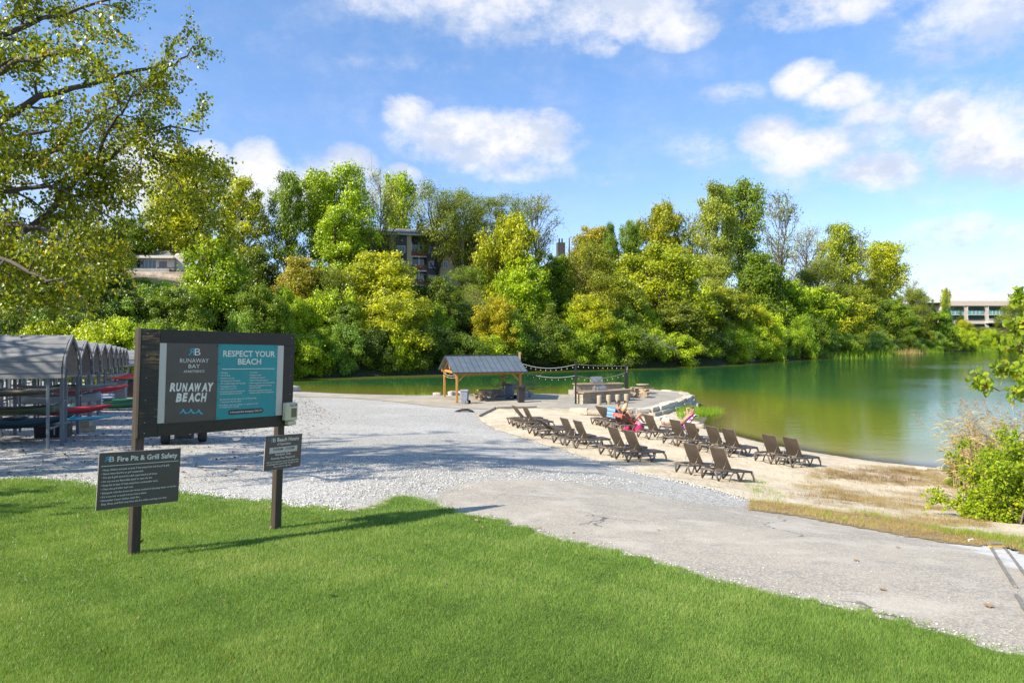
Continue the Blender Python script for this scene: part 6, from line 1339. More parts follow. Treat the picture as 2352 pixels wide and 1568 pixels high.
mirror(q, 'shoulder', (.46, .20, 1.00)); mirror(q, 'hip', (.98, .09, .49)); q.update({'elbow_l': (.47, .34, 1.27), 'elbow_r': (.47, -.34, 1.27), 'wrist_l': (.29, .15, 1.27), 'wrist_r': (.29, -.15, 1.27), 'hand_l': (.25, .06, 1.26), 'hand_r': (.25, -.06, 1.26),
 'knee_l': (1.38, .12, .50), 'knee_r': (1.38, -.13, .49), 'ankle_l': (1.82, .12, .44), 'ankle_r': (1.80, -.11, .44), 'toe_l': (1.87, .17, .62), 'toe_r': (1.84, -.18, .62), 'palm_l': (.8, 0, .3), 'palm_r': (.8, 0, .3)})
person('shirtless man in sunglasses lying back with both arms behind his head', LM('G'), q, 'skin_tan', 'hair_dark', None, (.80, 0, .45), (-.45, 0, .80), 'short', True, (('swim_shorts', ('pelvis',), 0, 'swim_blue'),))
# towels draped over the raised backs
def cloth_mat(name, c1, c2, scale, c3=None):
    m, t, p = new_mat(name); co = t.add('ShaderNodeTexCoord').outputs['Object']; n = t.noise(co, scale, 3, .5, 1.5); s = [(.44, c1), (.50, c2)]
    if c3: s += [(.62, c2), (.66, c3)]
    t.put(p.inputs['Base Color'], t.ramp(n, s)); p.inputs['Roughness'].default_value = .9; t.put(p.inputs['Normal'], t.bump(t.noise(co, 80, 3), .3, .004))
def stripe_mat(name, cols, scale, ax=2):
    m, t, p = new_mat(name); co = t.add('ShaderNodeTexCoord').outputs['Object']; n = t.noise(co, 2, 2); sx = t.add('ShaderNodeSeparateXYZ'); t.put(sx.inputs[0], co)
    f = t.math('FRACT', t.math('ADD', t.math('MULTIPLY', sx.outputs[ax], scale), t.math('MULTIPLY', n, .5))); t.put(p.inputs['Base Color'], t.ramp(f, cols, 'CONSTANT')); p.inputs['Roughness'].default_value = .9
stripe_mat('towel_blue', [(0, (.03,.17,.38)), (.45, (.40,.43,.48)), (.6, (.05,.24,.45)), (.85, (.46,.48,.52))], 6, 2); cloth_mat('towel_coral', (.46,.07,.055), (.52,.11,.085), 5, (.58,.34,.29)); cloth_mat('towel_navy', (.035,.03,.22), (.05,.045,.30), 9, (.62,.60,.75)); stripe_mat('towel_magenta', [(0, (.65,.04,.22)), (.6, (.75,.72,.75))], 7, 2)
simple('bag_pink', (.72,.03,.16), .6, .15, 8); cloth_mat('bag_cloth', (.70,.60,.66), (.65,.08,.25), 16); simple('phone', (.02,.02,.03), .2)
def drape(name, label, key, ang, m, w0, w1, over, down, seed=1, off=0.0, cat='towel'):
    mw = LM(key); z = .36; ca, sa = math.cos(ang), math.sin(ang); pts = []; rr = random.Random(seed); n1 = 26; n2 = 12
    for i in range(n1):
        t = i/(n1-1); s = -over+t*(over+.80*1+down)   # from behind the top edge, over it, down the front, along the seat
        for j in range(n2):
            u = j/(n2-1)*2-1; wd = w0+(w1-w0)*t
            if s < 0: p = Vector((.82-ca*.82-sa*.035+.02*math.sin(u*5), 0, z+.035+sa*.82+s))
            elif s < .80: q_ = .80-s; p = Vector((.82-ca*q_, 0, z+.03+sa*q_))+Vector((sa, 0, ca))*.03
            else: p = Vector((.82+(s-.80), 0, z+.045))
            p.y = u*wd+off; p += Vector((.012*math.sin(u*9+s*7+seed), .01*math.sin(s*11), .012*math.sin(u*7+s*9))); 
            if abs(u) > .9: p.z -= .05
            pts.append(p)
    org = mw @ pts[0]; b = MB(); b.add([(mw @ p)-org for p in pts], [(i*n2+j, i*n2+j+1, (i+1)*n2+j+1, (i+1)*n2+j) for i in range(n1-1) for j in range(n2-1)], True)
    o = b.build(name, M[m], None, loc=org, fix=False); o.modifiers.new('s', 'SOLIDIFY').thickness = .012; return tag(o, label, cat)
drape('beach_towel', 'blue and white striped towel hung over the lounger of the dark-haired man', 'D', R(52), 'towel_blue', .36, .30, .50, .25, 1); drape('beach_towel', 'coral red patterned towel under the blond woman', 'E', R(33), 'towel_coral', .38, .34, .18, .45, 2)
drape('beach_towel', 'navy and white patterned towel behind the reclining man', 'G', R(52), 'towel_navy', .35, .33, .10, .12, 3); drape('beach_towel', 'pink striped towel edge under the navy towel', 'G', R(52), 'towel_magenta', .31, .36, .05, .06, 4, .03)
def bag(label, p, s, m1):
    r = empty('beach_bag', p, .6, label, 'bag'); b = MB(); b.lathe((0, 0, 0), [(.0, 0), (.13*s, 0), (.19*s, .08*s), (.20*s, .2*s), (.15*s, .30*s), (.10*s, .31*s)], 14); b.v = [(x*1.25, y*.8, z) for x, y, z in b.v]; b.build('body', M[m1], r)
    h = MB(); h.tube([(-.12*s, 0, .27*s), (-.08*s, 0, .45*s), (.08*s, 0, .45*s), (.12*s, 0, .27*s)], .014, 6); h.build('handle', M['bag_pink'], r)
    c = MB(); c.lathe((.02, .0, .27*s), [(.11*s, 0), (.15*s, .06*s), (.10*s, .13*s), (0, .15*s)], 9); c.v = [(x+.02*math.sin(z*40), y, z) for x, y, z in c.v]; c.build('contents', M['bag_cloth'], r)
bag('hot pink beach bag with white patterned cloth on top, right of the coral towel', G(*d5(1375,1408)), 1.15, 'bag_pink'); bag('small pink bag under the lounger of the blond woman', G(*d5(1205,1400)), .8, 'bag_pink')
mw = LM('E'); p = mw @ Vector((1.02, .085, .885)); b = MB(); b.box((0, 0, 0), (.075, .010, .15)); o = b.build('phone', M['phone'], None, bevel=.002, loc=p); o.rotation_euler = (.3, .1, Y+R(80)); tag(o, 'dark phone held up by the blond woman', 'phone')
# ------------------------------------------------------------------ buildings on the far bank
simple('tan_brick', (.50,.40,.24), .85, .08, 2, bump=.3); simple('dark_siding', (.075,.068,.070), .8, .1, 2); simple('white_trim', (.60,.60,.60), .6, .05); simple('rust_rail', (.26,.085,.035), .8, .15, 4); simple('shingle', (.17,.165,.17), .9, .2, 2); simple('red_brick', (.22,.15,.13), .9, .25, 6)
simple('stucco', (.56,.51,.42), .85, .06, 2); simple('roof_white', (.70,.71,.72), .6, .05, .5); simple('tan_panel', (.52,.44,.36), .8, .06, .5); simple('spandrel', (.14,.32,.30), .3, .1, 1); simple('rust_frame', (.30,.12,.05), .6); simple('shale', (.36,.28,.20), .9, .35, 2, bump=.8, bscale=6); simple('concrete_wall', (.30,.29,.28), .85, .15, 1)
m, t_, p_ = new_mat('glass_dark'); p_.inputs['Base Color'].default_value = (.015,.022,.024,1); p_.inputs['Roughness'].default_value = .08; p_.inputs['Specular IOR Level'].default_value = .8
class Bld:
    """local frame: x along the facade, y into the building, z up from the base"""
    def __init__(s, name, label, o, yaw, cat='building'): s.r = empty(name, o, yaw, label, cat)
    def box(s, name, m, x0, x1, y0, y1, z0, z1, parent=None, bev=0):
        b = MB(); b.box(((x0+x1)/2, (y0+y1)/2, (z0+z1)/2), (x1-x0, y1-y0, z1-z0)); return b.build(name, M[m], parent or s.r, bevel=bev)
    def window(s, x0, x1, z0, z1, panes=2, fm='white_trim', w=.12, y=-.03):
        f = MB(); xs = [x0+(x1-x0)*i/panes for i in range(panes+1)]
        f.box(((x0+x1)/2, y, z1+w/2), (x1-x0+2*w, .08, w)); f.box(((x0+x1)/2, y, z0-w/2), (x1-x0+2*w, .08, w))
        for i, x in enumerate(xs): ww = w if i in (0, panes) else w*.5; xx = x-w/2 if i == 0 else (x+w/2 if i == panes else x); f.box((xx, y, (z0+z1)/2), (ww, .07, z1-z0))
        o = f.build('window', M[fm], s.r); g = MB(); g.box(((x0+x1)/2, .0, (z0+z1)/2), (x1-x0, .05, z1-z0)); g.build('pane', M['glass_dark'], o); return o
def apartments():
    d0 = 128.5; o = Vector(((905-1176)/F*d0, d0, 0)); ez = ZC+(HY-539.8)/F*d0; yaw = R(12); b = Bld('apartment_building', 'tan and dark brown apartment block with rust-red balconies behind the locust trees', Vector((o.x, o.y, ez-9.6)), yaw); Hh = 9.6; fl = [6.75, 4.02, 1.3]
    x = -24.0; segs = [('tan_brick', -12, -9), ('dark_siding', -9, -6.3), ('tan_brick', -6.3, -3.6), ('balc', -3.6, -.9), ('tan_brick', -.9, 0), ('dark_siding', 0, 2.4), ('tan_brick', 2.4, 3.25), ('balc', 3.25, 6.1), ('dark_siding', 6.1, 8.6), ('tan_brick', 8.6, 13.9), ('dark_siding', 14.5, 17.2), ('tan_brick', 17.2, 24)]
    for k, x0, x1 in segs:
        if k != 'balc': b.box('wall', k, x0, x1, .03 if k == 'tan_brick' else 0, .4, 0, Hh)
        else:
            b.box('recess', 'dark_siding', x0, x1, 1.5, 1.7, 0, Hh)
            for z in fl:
                bal = b.box('balcony', 'white_trim', x0+.003, x1-.003, -.12, 1.48, z-1.18, z-.98)
                rl = MB()
                for i in range(4): rl.box(((x0+x1)/2, -.06, z-.85+.25*i), (x1-x0-.1, .05, .20))
                rl.build('railing', M['rust_rail'], bal); b.box('post', 'white_trim', x0+.01, x0+.14, -.08, .05, z+.02, z+1.55, bal); b.box('post', 'white_trim', (x0+x1)/2-.05, (x0+x1)/2+.06, -.08, .05, z+.02, z+1.55, bal)
                o_ = b.window(x0+.4, x1-.5, z-.8, z+1.2, 2); o_.location.y = 1.49
    b.box('brick_pier', 'red_brick', 13.9, 14.5, -.5, .4, 0, Hh-.3)
    for z in fl:
        for x0, x1, n in ((.42, 1.98, 3), (6.65, 7.9, 2), (9.3, 10.1, 2), (11.9, 12.9, 2), (15.1, 16.2, 2), (-8.4, -6.9, 3), (18.5, 20, 2), (-11.2, -9.9, 2), (-5.6, -4.4, 2)): b.window(x0, x1, z-.35, z+.75, n)
    b.box('core', 'dark_siding', -11.9, 24, 1.75, 12, 0, Hh-.1); b.box('eave', 'white_trim', -12.6, 24.6, -.7, 12.7, Hh, Hh+.28)
    rf = MB(); A = [(-12.8, -.9), (24.8, -.9), (24.8, 12.9), (-12.8, 12.9)]; v = [(x, y, Hh+.28) for x, y in A]+[(-7, 6, Hh+2.2), (19, 6, Hh+2.2)]; rf.add(v, [(0, 1, 5, 4), (1, 2, 5), (2, 3, 4, 5), (3, 0, 4), (3, 2, 1, 0)]); r = rf.build('roof', M['shingle'], b.r)
    c = b.box('chimney', 'red_brick', 4.4, 5.7, 2.2, 3.2, Hh+.6, Hh+2.75, r)
    for x in (4.75, 5.25): q = MB(); q.lathe((x, 2.7, Hh+2.75), [(.14, 0), (.14, .45), (.2, .47), (.2, .55), (0, .56)], 10); q.build('flue', M['dark_siding'], r)
apartments()
def apart2():
    d = 158; b = Bld('apartment_building', 'second apartment block behind the trees, only twin chimney pots and roof edge showing', Vector(((1270-1176)/F*d, d, 16)), R(14)); Hh = ZC+(HY-604)/F*d-16
    b.box('wall', 'tan_brick', 0, 20, 0, 12, 0, Hh); rf = MB(); rf.add([(-.6, -.6, Hh), (20.6, -.6, Hh), (20.6, 12.6, Hh), (-.6, 12.6, Hh), (5, 6, Hh+2.2), (16, 6, Hh+2.2)], [(0, 1, 5, 4), (1, 2, 5), (2, 3, 4, 5), (3, 0, 4), (3, 2, 1, 0)]); r = rf.build('roof', M['shingle'], b.r)
    b.box('chimney', 'dark_siding', 2.2, 4.0, 3, 4.4, Hh+.3, Hh+5.3, r)
    for x in (2.7, 3.4): q = MB(); q.lathe((x, 3.6, Hh+5.3), [(.18, 0), (.18, .9), (.24, .95), (0, 1.0)], 10); q.build('flue', M['dark_siding'], r)
    q = MB(); q.lathe((5.2, 3.6, Hh+1.0), [(.16, 0), (.16, 5.5), (0, 5.6)], 10); q.build('flue', M['dark_siding'], r)
    for i in range(3): b.window(3+i*6, 4.6+i*6, Hh-2, Hh-.9, 2)
apart2()
def house():
    def D2(x, y): return (x/1.96*.57422, (700+y/1.96)*.57422)
    d = 118.0; px, py = D2(500, 762); o = P(px, py, d); b = Bld('lakeside_house', 'low cream house with grey hipped roof on the terrace above the left bank', o, R(4), 'house'); k = .293/F*d
    def X(x): return (x-500)*k
    def Z(y): return (762-y)*k
    b.box('terrace_wall', 'concrete_wall', X(480), X(1345), -2.4, -2.0, Z(775), Z(738)); b.box('terrace_floor', 'concrete_wall', X(480), X(1345), -2.0, 8, Z(760), Z(742))
    b.box('wall', 'stucco', X(960), X(1340), 0, 6, Z(742), Z(648)); rf = MB(); rf.add([(X(930), -1, Z(648)), (X(1350), -1, Z(648)), (X(1350), 7, Z(648)), (X(930), 7, Z(648)), (X(1010), 3, Z(560)), (X(1240), 3, Z(572))], [(0, 1, 5, 4), (1, 2, 5), (2, 3, 4, 5), (3, 0, 4), (3, 2, 1, 0)]); rf.build('roof', M['shingle'], b.r)
    b.box('fascia', 'stucco', X(925), X(1352), -1.05, -.95, Z(650), Z(630)); b.window(X(1055), X(1200), Z(735), Z(660), 5, 'white_trim', .10); b.window(X(1228), X(1278), Z(738), Z(675), 2, 'rust_frame', .08); b.box('stone_skirt', 'red_brick', X(1200), X(1340), -.05, .0, Z(740), Z(718))
    b.box('chimney', 'stucco', X(1322), X(1400), .5, 2.2, Z(742), Z(622)); c = MB(); c.lathe((X(1361), 1.35, Z(622)), [(.0, .0)]+[(X(1400)-X(1361), 0), (X(1398)-X(1361), .25), (.9*(X(1390)-X(1361)), .45), (0, .5)], 14); c.build('chimney_cap', M['stucco'], b.r)
    f = MB()
    for i in range(46): f.box((X(510)+i*.19*1.0*((X(1050)-X(510))/8.7), -1.8, Z(705)), (.03, .03, Z(640)-Z(700)))
    f.box(((X(510)+X(1050))/2, -1.8, Z(658)), (X(1050)-X(510), .04, .05)); f.box(((X(510)+X(1050))/2, -1.8, Z(738)), (X(1050)-X(510), .04, .05)); f.v = [(x, y, z+.2) for x, y, z in f.v]; f.build('railing', M['pole_black'], b.r)
    g = P(*D2(1270, 812), d-4); rock_mesh('rock_outcrop', (10, 3.5, 2.2), 77, M['shale'], None, g, .25, .8, .1, 5); tag(bpy.data.objects['rock_outcrop'], 'tan layered rock outcrop under the house terrace', 'rock')
house()
def offices():
    d = 385.0
    def D8(x, y): return ((3300+x/2.955)*.57422, (1000+y/2.955)*.57422)
    k = .1943/F*d; o = P(*D8(1135, 930), d); b = Bld('office_building', 'long low office building with white roof band and blue-green windows across the lake', o, R(0), 'building')
    X = lambda x: (x-1135)*k; Z = lambda y: (930-y)*k
    b.box('upper_wall', 'roof_white', X(1390), X(2143), .6, 30, Z(605), Z(522)); b.box('upper_wall', 'roof_white', X(1135), X(1389), .8, 26, Z(620), Z(535))
    b.box('cornice', 'tan_panel', X(1440), X(2420), 0, 30, Z(658), Z(598)); b.box('wall', 'tan_panel', X(1390), X(2420), .6, 28, Z(1010), Z(659))
    for x0, x1, n in ((1450, 1635, 4), (1695, 1882, 4), (1940, 2150, 5), (2165, 2400, 5)):
        b.window(X(x0), X(x1), Z(710), Z(660), n, 'white_trim', .35, .35); sp = b.box('spandrel', 'spandrel', X(x0), X(x1), .3, .58, Z(762), Z(714)); b.window(X(x0), X(x1), Z(815), Z(768), n, 'white_trim', .35, .35); b.window(X(x0), X(x1), Z(905), Z(870), n, 'white_trim', .3, .35)
        for i in range(1, n): b.box('mullion', 'white_trim', X(x0+(x1-x0)*i/n)-.12, X(x0+(x1-x0)*i/n)+.12, .2, .29, Z(762), Z(714), sp)
    bal = b.box('balcony', 'white_trim', X(1900), X(2350), -2.2, .5, Z(862), Z(850)); rl = MB()
    for i in range(36): rl.box((X(1905)+i*(X(2345)-X(1905))/35, -2.1, Z(835)), (.08, .08, Z(812)-Z(850)))
    rl.box(((X(1900)+X(2350))/2, -2.1, Z(812)), (X(2350)-X(1900), .12, .12)); rl.build('railing', M['white_trim'], bal)
offices()
def far_chair():
    p = P(2204, 757, 345); r = empty('garden_chair', p, R(200), 'white slatted garden chair on the far bank below the offices', 'chair'); s = 1.5
    b = MB(); [b.box((x*s, 0, .38*s), (.11*s, .55*s, .03*s)) for x in (-.26, -.13, 0, .13, .26)]; b.build('seat', M['white_trim'], r); b = MB(); [b.bar((x*s, .24*s, .38*s), (x*1.15*s, .45*s, (1.0-.08*abs(x)*8)*s), .11*s, .03*s, up=(0, 1, 0)) for x in (-.26, -.13, 0, .13, .26)]; b.build('backrest', M['white_trim'], r)
    for x in (-.3, .3):
        for y in (-.25, .25): b = MB(); b.box((x*s, y*s, .2*s-.4), (.08*s, .05*s, .42*s+.8)); b.build('leg', M['white_trim'], r)
        b = MB(); b.box((x*1.15*s, 0, .58*s), (.14*s, .6*s, .03*s)); b.build('armrest', M['white_trim'], r)
far_chair()

# ------------------------------------------------------------------ near bush, reeds, overhanging tree on the right
def bush(name, label, cx, cy, ht, rad, nst, seed, leafm, lsize, per, color=(1,1,1,1), reach=.5, sub=7, spreadk=.62, ls=.035):
    rr = random.Random(seed); base = Vector((cx, cy, g1(cx, cy))); r = empty(name, base, 0, label, 'shrub'); tb = MB(); lv = []
    for k in range(nst):
        a = rr.uniform(0, 6.28); sp = rad*rr.uniform(.15, 1)**.7; top = Vector((math.cos(a)*sp, math.sin(a)*sp, ht*rr.uniform(.55, 1)*(1-.35*(sp/rad)**2))); b0 = Vector((rr.gauss(0, .22), rr.gauss(0, .22), -.1)); pts = [b0]
        for i in range(1, 6): t = i/5; pts.append(b0.lerp(top, t)+Vector((rr.gauss(0, .05), rr.gauss(0, .05), .18*math.sin(math.pi*t))))
        rd = [.018*(1-.8*i/5)+.002 for i in range(6)]; tb.tube(pts, rd, 4, caps=False); grow(tb, pts, rd, rr, lv, 0, reach, sub, ls, .8, .06, .12, .002, per)
    V, Fi, at = heart(np.array(lv), lsize, seed=seed, down=False); tb.build('stems', M['twig'], r, fix=False); c = link('foliage', raw_mesh('foliage', V, Fi, 4, {'r': ('FACE', at)}), r, M[leafm]); c.color = color; return r
for i, (px, py, ht, rad, nst, sd, col, lb) in enumerate([(2340, 1203, 2.2, 1.15, 21, 3, (.95,.95,.9,1), 'bright green leafy bush at the right edge, tallest of the clump by the path'), (2262, 1195, 1.25, .75, 13, 4, (1.1,1.05,.8,1), 'lower yellow-green bush at the front left of the right-edge clump'),
    (2400, 1175, 2.3, 1.1, 16, 5, (.85,.95,.9,1), 'tall green bush half out of the picture at the right edge'), (2365, 1150, 1.6, .9, 14, 6, (1.0,1.0,.8,1), 'green bush behind the tallest one in the clump at the right edge')]):
    g = G(px, py); bush('leafy_bush', lb, g.x, g.y, ht, rad, nst, sd, 'leaf_bush', .052, 4, col)
g = G(2215, 1118); bush('feathery_shrub', 'small feathery dark green shrub at the water edge left of the leafy bushes', g.x, g.y, 1.0, .6, 12, 8, 'leaf_dark', .035, 5, (1.3,1.4,1.1,1), .35)
def reeds(name, label, pts, h, n, rad, seed, plume=True):
    rr = random.Random(seed); r = empty(name, (*pts, g1(*pts)), 0, label, 'reeds'); st = MB(); pl = []; lf = []
    for k in range(n):
        a = rr.uniform(0, 6.28); q = rad*math.sqrt(rr.random()); b = Vector((q*math.cos(a), q*math.sin(a)*.7, g1(pts[0]+q*math.cos(a), pts[1]+q*math.sin(a)*.7)-g1(*pts)-.05)); l = h*rr.uniform(.65, 1.08); dx, dy = rr.gauss(-.28, .30), rr.gauss(0, .25); q_ = [b+Vector((dx*l*t*t*.5, dy*l*t*t*.5, l*t*(1-.06*t))) for t in (0, .35, .7, 1.0)]
        st.tube(q_, [.007, .006, .005, .002], 4, caps=False); d = (q_[3]-q_[2]).normalized()
        if plume and rr.random() < .55:
            for _ in range(46): t = rr.random(); s = .07*(1-abs(t-.4)); pl.append(q_[3]+d*(t*.26-.05)+Vector((rr.gauss(dx*.10*t, s*.5), rr.gauss(0, s*.5), rr.gauss(-.09*t*t, s*.35))))
        for _ in range(6): t = rr.uniform(.2, .9); i = min(2, int(t*3)); p = q_[i].lerp(q_[i+1], t*3-i if t*3-i < 1 else .5); e = Vector((rr.gauss(dx, .5), rr.gauss(0, .5), rr.uniform(-.1, .6))).normalized()*rr.uniform(.25, .5); lf.append((p, e))
    st.build('stalks', M['reed_stalk'], r, fix=False)
    V = []; 
    for p, e in lf: w = e.cross(Vector((0, 0, 1))).normalized()*.010; V += [p-w, p+e*.55+w+Vector((0, 0, .02)), p+e+Vector((0, 0, -.09)), p+e*.5-w]
    link('blades', raw_mesh('blades', np.array(V), np.arange(len(V)).reshape(-1, 4), 4, {'r': ('FACE', rng.random(len(lf)))}), r, M['dry_blade'])
    if pl: V, Fi, at = leaf_cloud(np.array(pl), .035, seed=seed, asp=.4); link('plumes', raw_mesh('plumes', V, Fi, 4, {'r': ('FACE', at)}), r, M['plume'])
simple('reed_stalk', (.50,.38,.19), .8, .2, 4); leaf_mat('plume', (.22,.14,.10), (.36,.25,.17), (.48,.36,.26), .3)
reeds('reed_clump', 'tall tan reeds with drooping brown plumes behind the right-edge bush', tuple(G(2325, 1140)[:2]), 2.75, 210, 1.5, 5); reeds('reed_clump', 'shorter reeds leaning over the water, leftmost by the right-edge bush', tuple(G(2262, 1128)[:2]), 2.1, 80, .9, 6)
# the branch with pointed leaves reaching in from the right
bx, by = 9.6, 9.3; bz = g1(bx, by)
RL = [(L3((2520,960,9.6),(2420,930,9.2),(2340,905,8.9),(2270,885,8.8),(2215,868,8.7)), .022, .004), (L3((2520,900,9.6),(2440,860,9.4),(2370,850,9.2),(2300,862,9.0)), .018, .004),
 (L3((2520,820,9.6),(2440,790,9.6),(2385,760,9.6),(2345,745,9.5)), .02, .004), (L3((2520,700,9.6),(2450,680,9.5),(2390,672,9.4),(2350,668,9.4)), .02, .004), (L3((2520,880,9.6),(2440,830,9.3),(2380,800,9.2),(2330,790,9.2)), .018, .004),
 (L3((2520,800,9.6),(2600,600,9.6),(2650,420,9.8)), .03, .006)]
_o, nl = limb_tree('sumac_tree', 'small tree at the right edge, its branches reaching in over the lake', 'tree', (bx, by, bz), [((bx, by, bz-.2), .09), ((bx-.1, by+.1, ZC-1.3), .07), ((8.3, 9.6, ZC-.6), .06), ((8.25, 9.6, ZC+.6), .04), ((8.6, 9.7, ZC+2.2), .015)], RL, 9, .078, 'leaf_branch', 'twig', .36, 6, per=3, leafstep=.035, down=False, sag=.2) if leaf_mat('leaf_branch', (.12,.19,.015), (.24,.36,.025), (.42,.46,.04), .45, hue_rare=(.62,.16,.03)) else None
print('branch leaves', nl)
# ------------------------------------------------------------------ weeds, dry grass and litter
def scatter_in(poly, n, seed):
    r = np.random.default_rng(seed); A = np.array([(p[0], p[1]) for p in poly]); lo, hi = A.min(0), A.max(0); x = r.uniform(lo[0], hi[0], n*5); y = r.uniform(lo[1], hi[1], n*5); k = in_poly(x, y, A); return x[k][:n], y[k][:n]
def tufts(name, x, y, per, h, w, spread, m, r=None, lean=.8, off=.02):
    n = len(x); X = np.repeat(x, per)+rng.normal(0, spread, n*per); Y_ = np.repeat(y, per)+rng.normal(0, spread, n*per); hh = np.repeat(h if not np.isscalar(h) else np.full(n, h), per)*rng.uniform(.4, 1.2, n*per)
    blades(name, X, Y_, hh, w, m, lean, off, None if r is None else np.clip(np.repeat(r, per)+rng.normal(0, .12, n*per), 0, .96))
x, y = scatter_in(VERGE, 7000, 1); mix_ = fnoise(x, y, 1.3, 2); k = fnoise(x, y, 2.1, 14)+rng.normal(0, .4, len(x)) > -.35; x, y, mix_ = x[k], y[k], mix_[k]
tufts('verge_grass', x, y, 9, .055+.035*np.clip(mix_, -1, 1), .005, .04, 'dry_blade', .5+.2*mix_, .8, .04); k = (mix_+rng.normal(0, .3, len(x))+np.where(x > 6.6, .4, -.25)) > .55; tufts('verge_weeds', x[k], y[k], 7, .10, .007, .035, 'weed_blade', None, .7, .04)
DW = GP([(1880,1075),(1960,1070),(2060,1073),(2170,1082),(2215,1110),(2250,1170),(2280,1215),(2180,1215),(2050,1190),(1930,1172),(1830,1165),(1800,1150),(1830,1110)])
x, y = scatter_in(DW, 9000, 3); dens = fnoise(x, y, 1.0, 9)+.35*(x-11)*.25+rng.normal(0, .35, len(x)); dens = dens+.8*fnoise(x*.6, y*1.5, 2.2, 19); k = dens > .12; x, y = x[k], y[k]
tufts('dry_weeds', x, y, 8, .11, .007, .07, 'dry_blade', np.clip(.35+.25*fnoise(x, y, 2, 4), 0, .9), 2.2, .03)
x, y = scatter_in(GP([(1905,1085),(1990,1078),(2110,1085),(2130,1105),(2060,1115),(1950,1110),(1890,1100)]), 900, 41); k = fnoise(x*.6, y*1.4, 2.0, 23)+rng.normal(0, .25, len(x)) > .05; x, y = x[k], y[k]; tufts('brown_weeds', x, y, 9, .13, .007, .06, 'dead_leaf', None, 1.6, .03)
x, y = scatter_in(GP([(1830,1140),(1900,1130),(1990,1145),(1960,1160),(1850,1160)]), 260, 42); k = fnoise(x*.6, y*1.4, 2.2, 24)+rng.normal(0, .25, len(x)) > .1; x, y = x[k], y[k]; tufts('brown_weeds', x, y, 9, .11, .007, .06, 'dead_leaf', None, 1.8, .03)
x, y = scatter_in(GP([(1600,1115),(1760,1090),(1880,1075),(1960,1072),(1900,1172),(1740,1150)]), 160, 5); tufts('sparse_weeds', x, y, 8, .09, .006, .04, 'dry_blade', None, 1.3, .03)
x, y = scatter_in(GP([(1700,1108),(1745,1100),(1800,1140),(1800,1165),(1740,1150)]), 45, 6); tufts('green_tufts', x, y, 14, .10, .008, .06, 'weed_blade', None, .9, .03)
x, y = scatter_in(GP([(950,1140),(1000,1145),(1020,1160),(880,1170),(800,1178),(890,1152)]), 120, 7); tufts('edge_tufts', x, y, 8, .05, .005, .05, 'weed_blade', None, .9, .02)
# green water plants by the terrace corner and the shore
x, y = scatter_in([tuple(atz(a, b_, .1)[:2]) for a, b_ in [(1555,952),(1575,938),(1620,935),(1662,940),(1655,950),(1620,953),(1590,966),(1560,966)]], 700, 8); k = fnoise(x, y, 1.2, 3)+rng.normal(0, .5, len(x)) > -.2; x, y = x[k], y[k]; x_ = np.repeat(x, 14)+rng.normal(0, .10, len(x)*14); y_ = np.repeat(y, 14)+rng.normal(0, .10, len(x_)); blades('shore_plants', x_, y_, .42*rng.uniform(.3, 1.1, len(x_)), .016, 'weed_blade', .35, 0, None, z0=np.maximum(gz(x_, y_)+.02, -.05))
for pl, n, sd in (([(915,906),(1000,903),(1005,908),(920,911)], 90, 10), ([(1000,902),(1015,900),(1012,908),(1000,908)], 60, 11)): x, y = scatter_in(GP(pl), n, sd); tufts('shore_grass', x, y, 14, .35, .02, .12, 'weed_blade', None, .35, .0)
# far reeds along the right-hand bank
for i, (px, sd, n, tint, lb) in enumerate([(1905, 1.2, 500, 'weed_blade', 0), (1960, 1.0, 1400, 'weed_blade', 0), (2010, 1.2, 700, 'weed_blade', 0), (2062, 1.0, 800, 'dry_blade', 0), (2110, 1.0, 900, 'weed_blade', 0), (2240, 1.5, 900, 'weed_blade', 0)]):
    k = (px-1176)/F; ds = np.arange(60, 460, .5); s = shore_s(k*ds, ds); d = ds[np.nonzero(s >= -.5)[0][0]]; xx = k*d+rng.normal(0, 4.2, n); yy = d+rng.normal(0, 3, n); z = np.maximum(gz(xx, yy), -.1)
    blades('far_reeds', xx, yy, 2.4*rng.uniform(.4, 1.2, n), .12, tint, .45, 0, None, z0=z)
# blades spilling over the edge of the lawn, darker weeds in it, loose stones and debris
def along(pts, n, spread, seed, out=0.0):
    r = np.random.default_rng(seed); A = np.array([(p[0], p[1]) for p in pts]); L = np.hypot(*(A[1:]-A[:-1]).T); c = np.append(0, np.cumsum(L)); s = r.uniform(0, c[-1], n); i = np.clip(np.searchsorted(c, s)-1, 0, len(L)-1); t = (s-c[i])/L[i]; p = A[i]*(1-t)[:, None]+A[i+1]*t[:, None]; d = (A[i+1]-A[i])/L[i][:, None]; nn = np.stack([-d[:, 1], d[:, 0]], 1)
    q = p+nn*(out+r.normal(0, spread, n))[:, None]; return q[:, 0], q[:, 1]
x, y = along(lawn_edge, 900, .07, 51, .04); tufts('lawn_edge_grass', x, y, 16, .045, .005, .035, 'grass_blade', None, .9, .012)
x, y = scatter_in([(-8, 5), (-3, 4.5), (2.5, 5), (1, 9), (-6, 11)], 26, 52); tufts('lawn_weeds', x, y, 34, .055, .012, .05, 'leaf_dark', None, .9, .02)
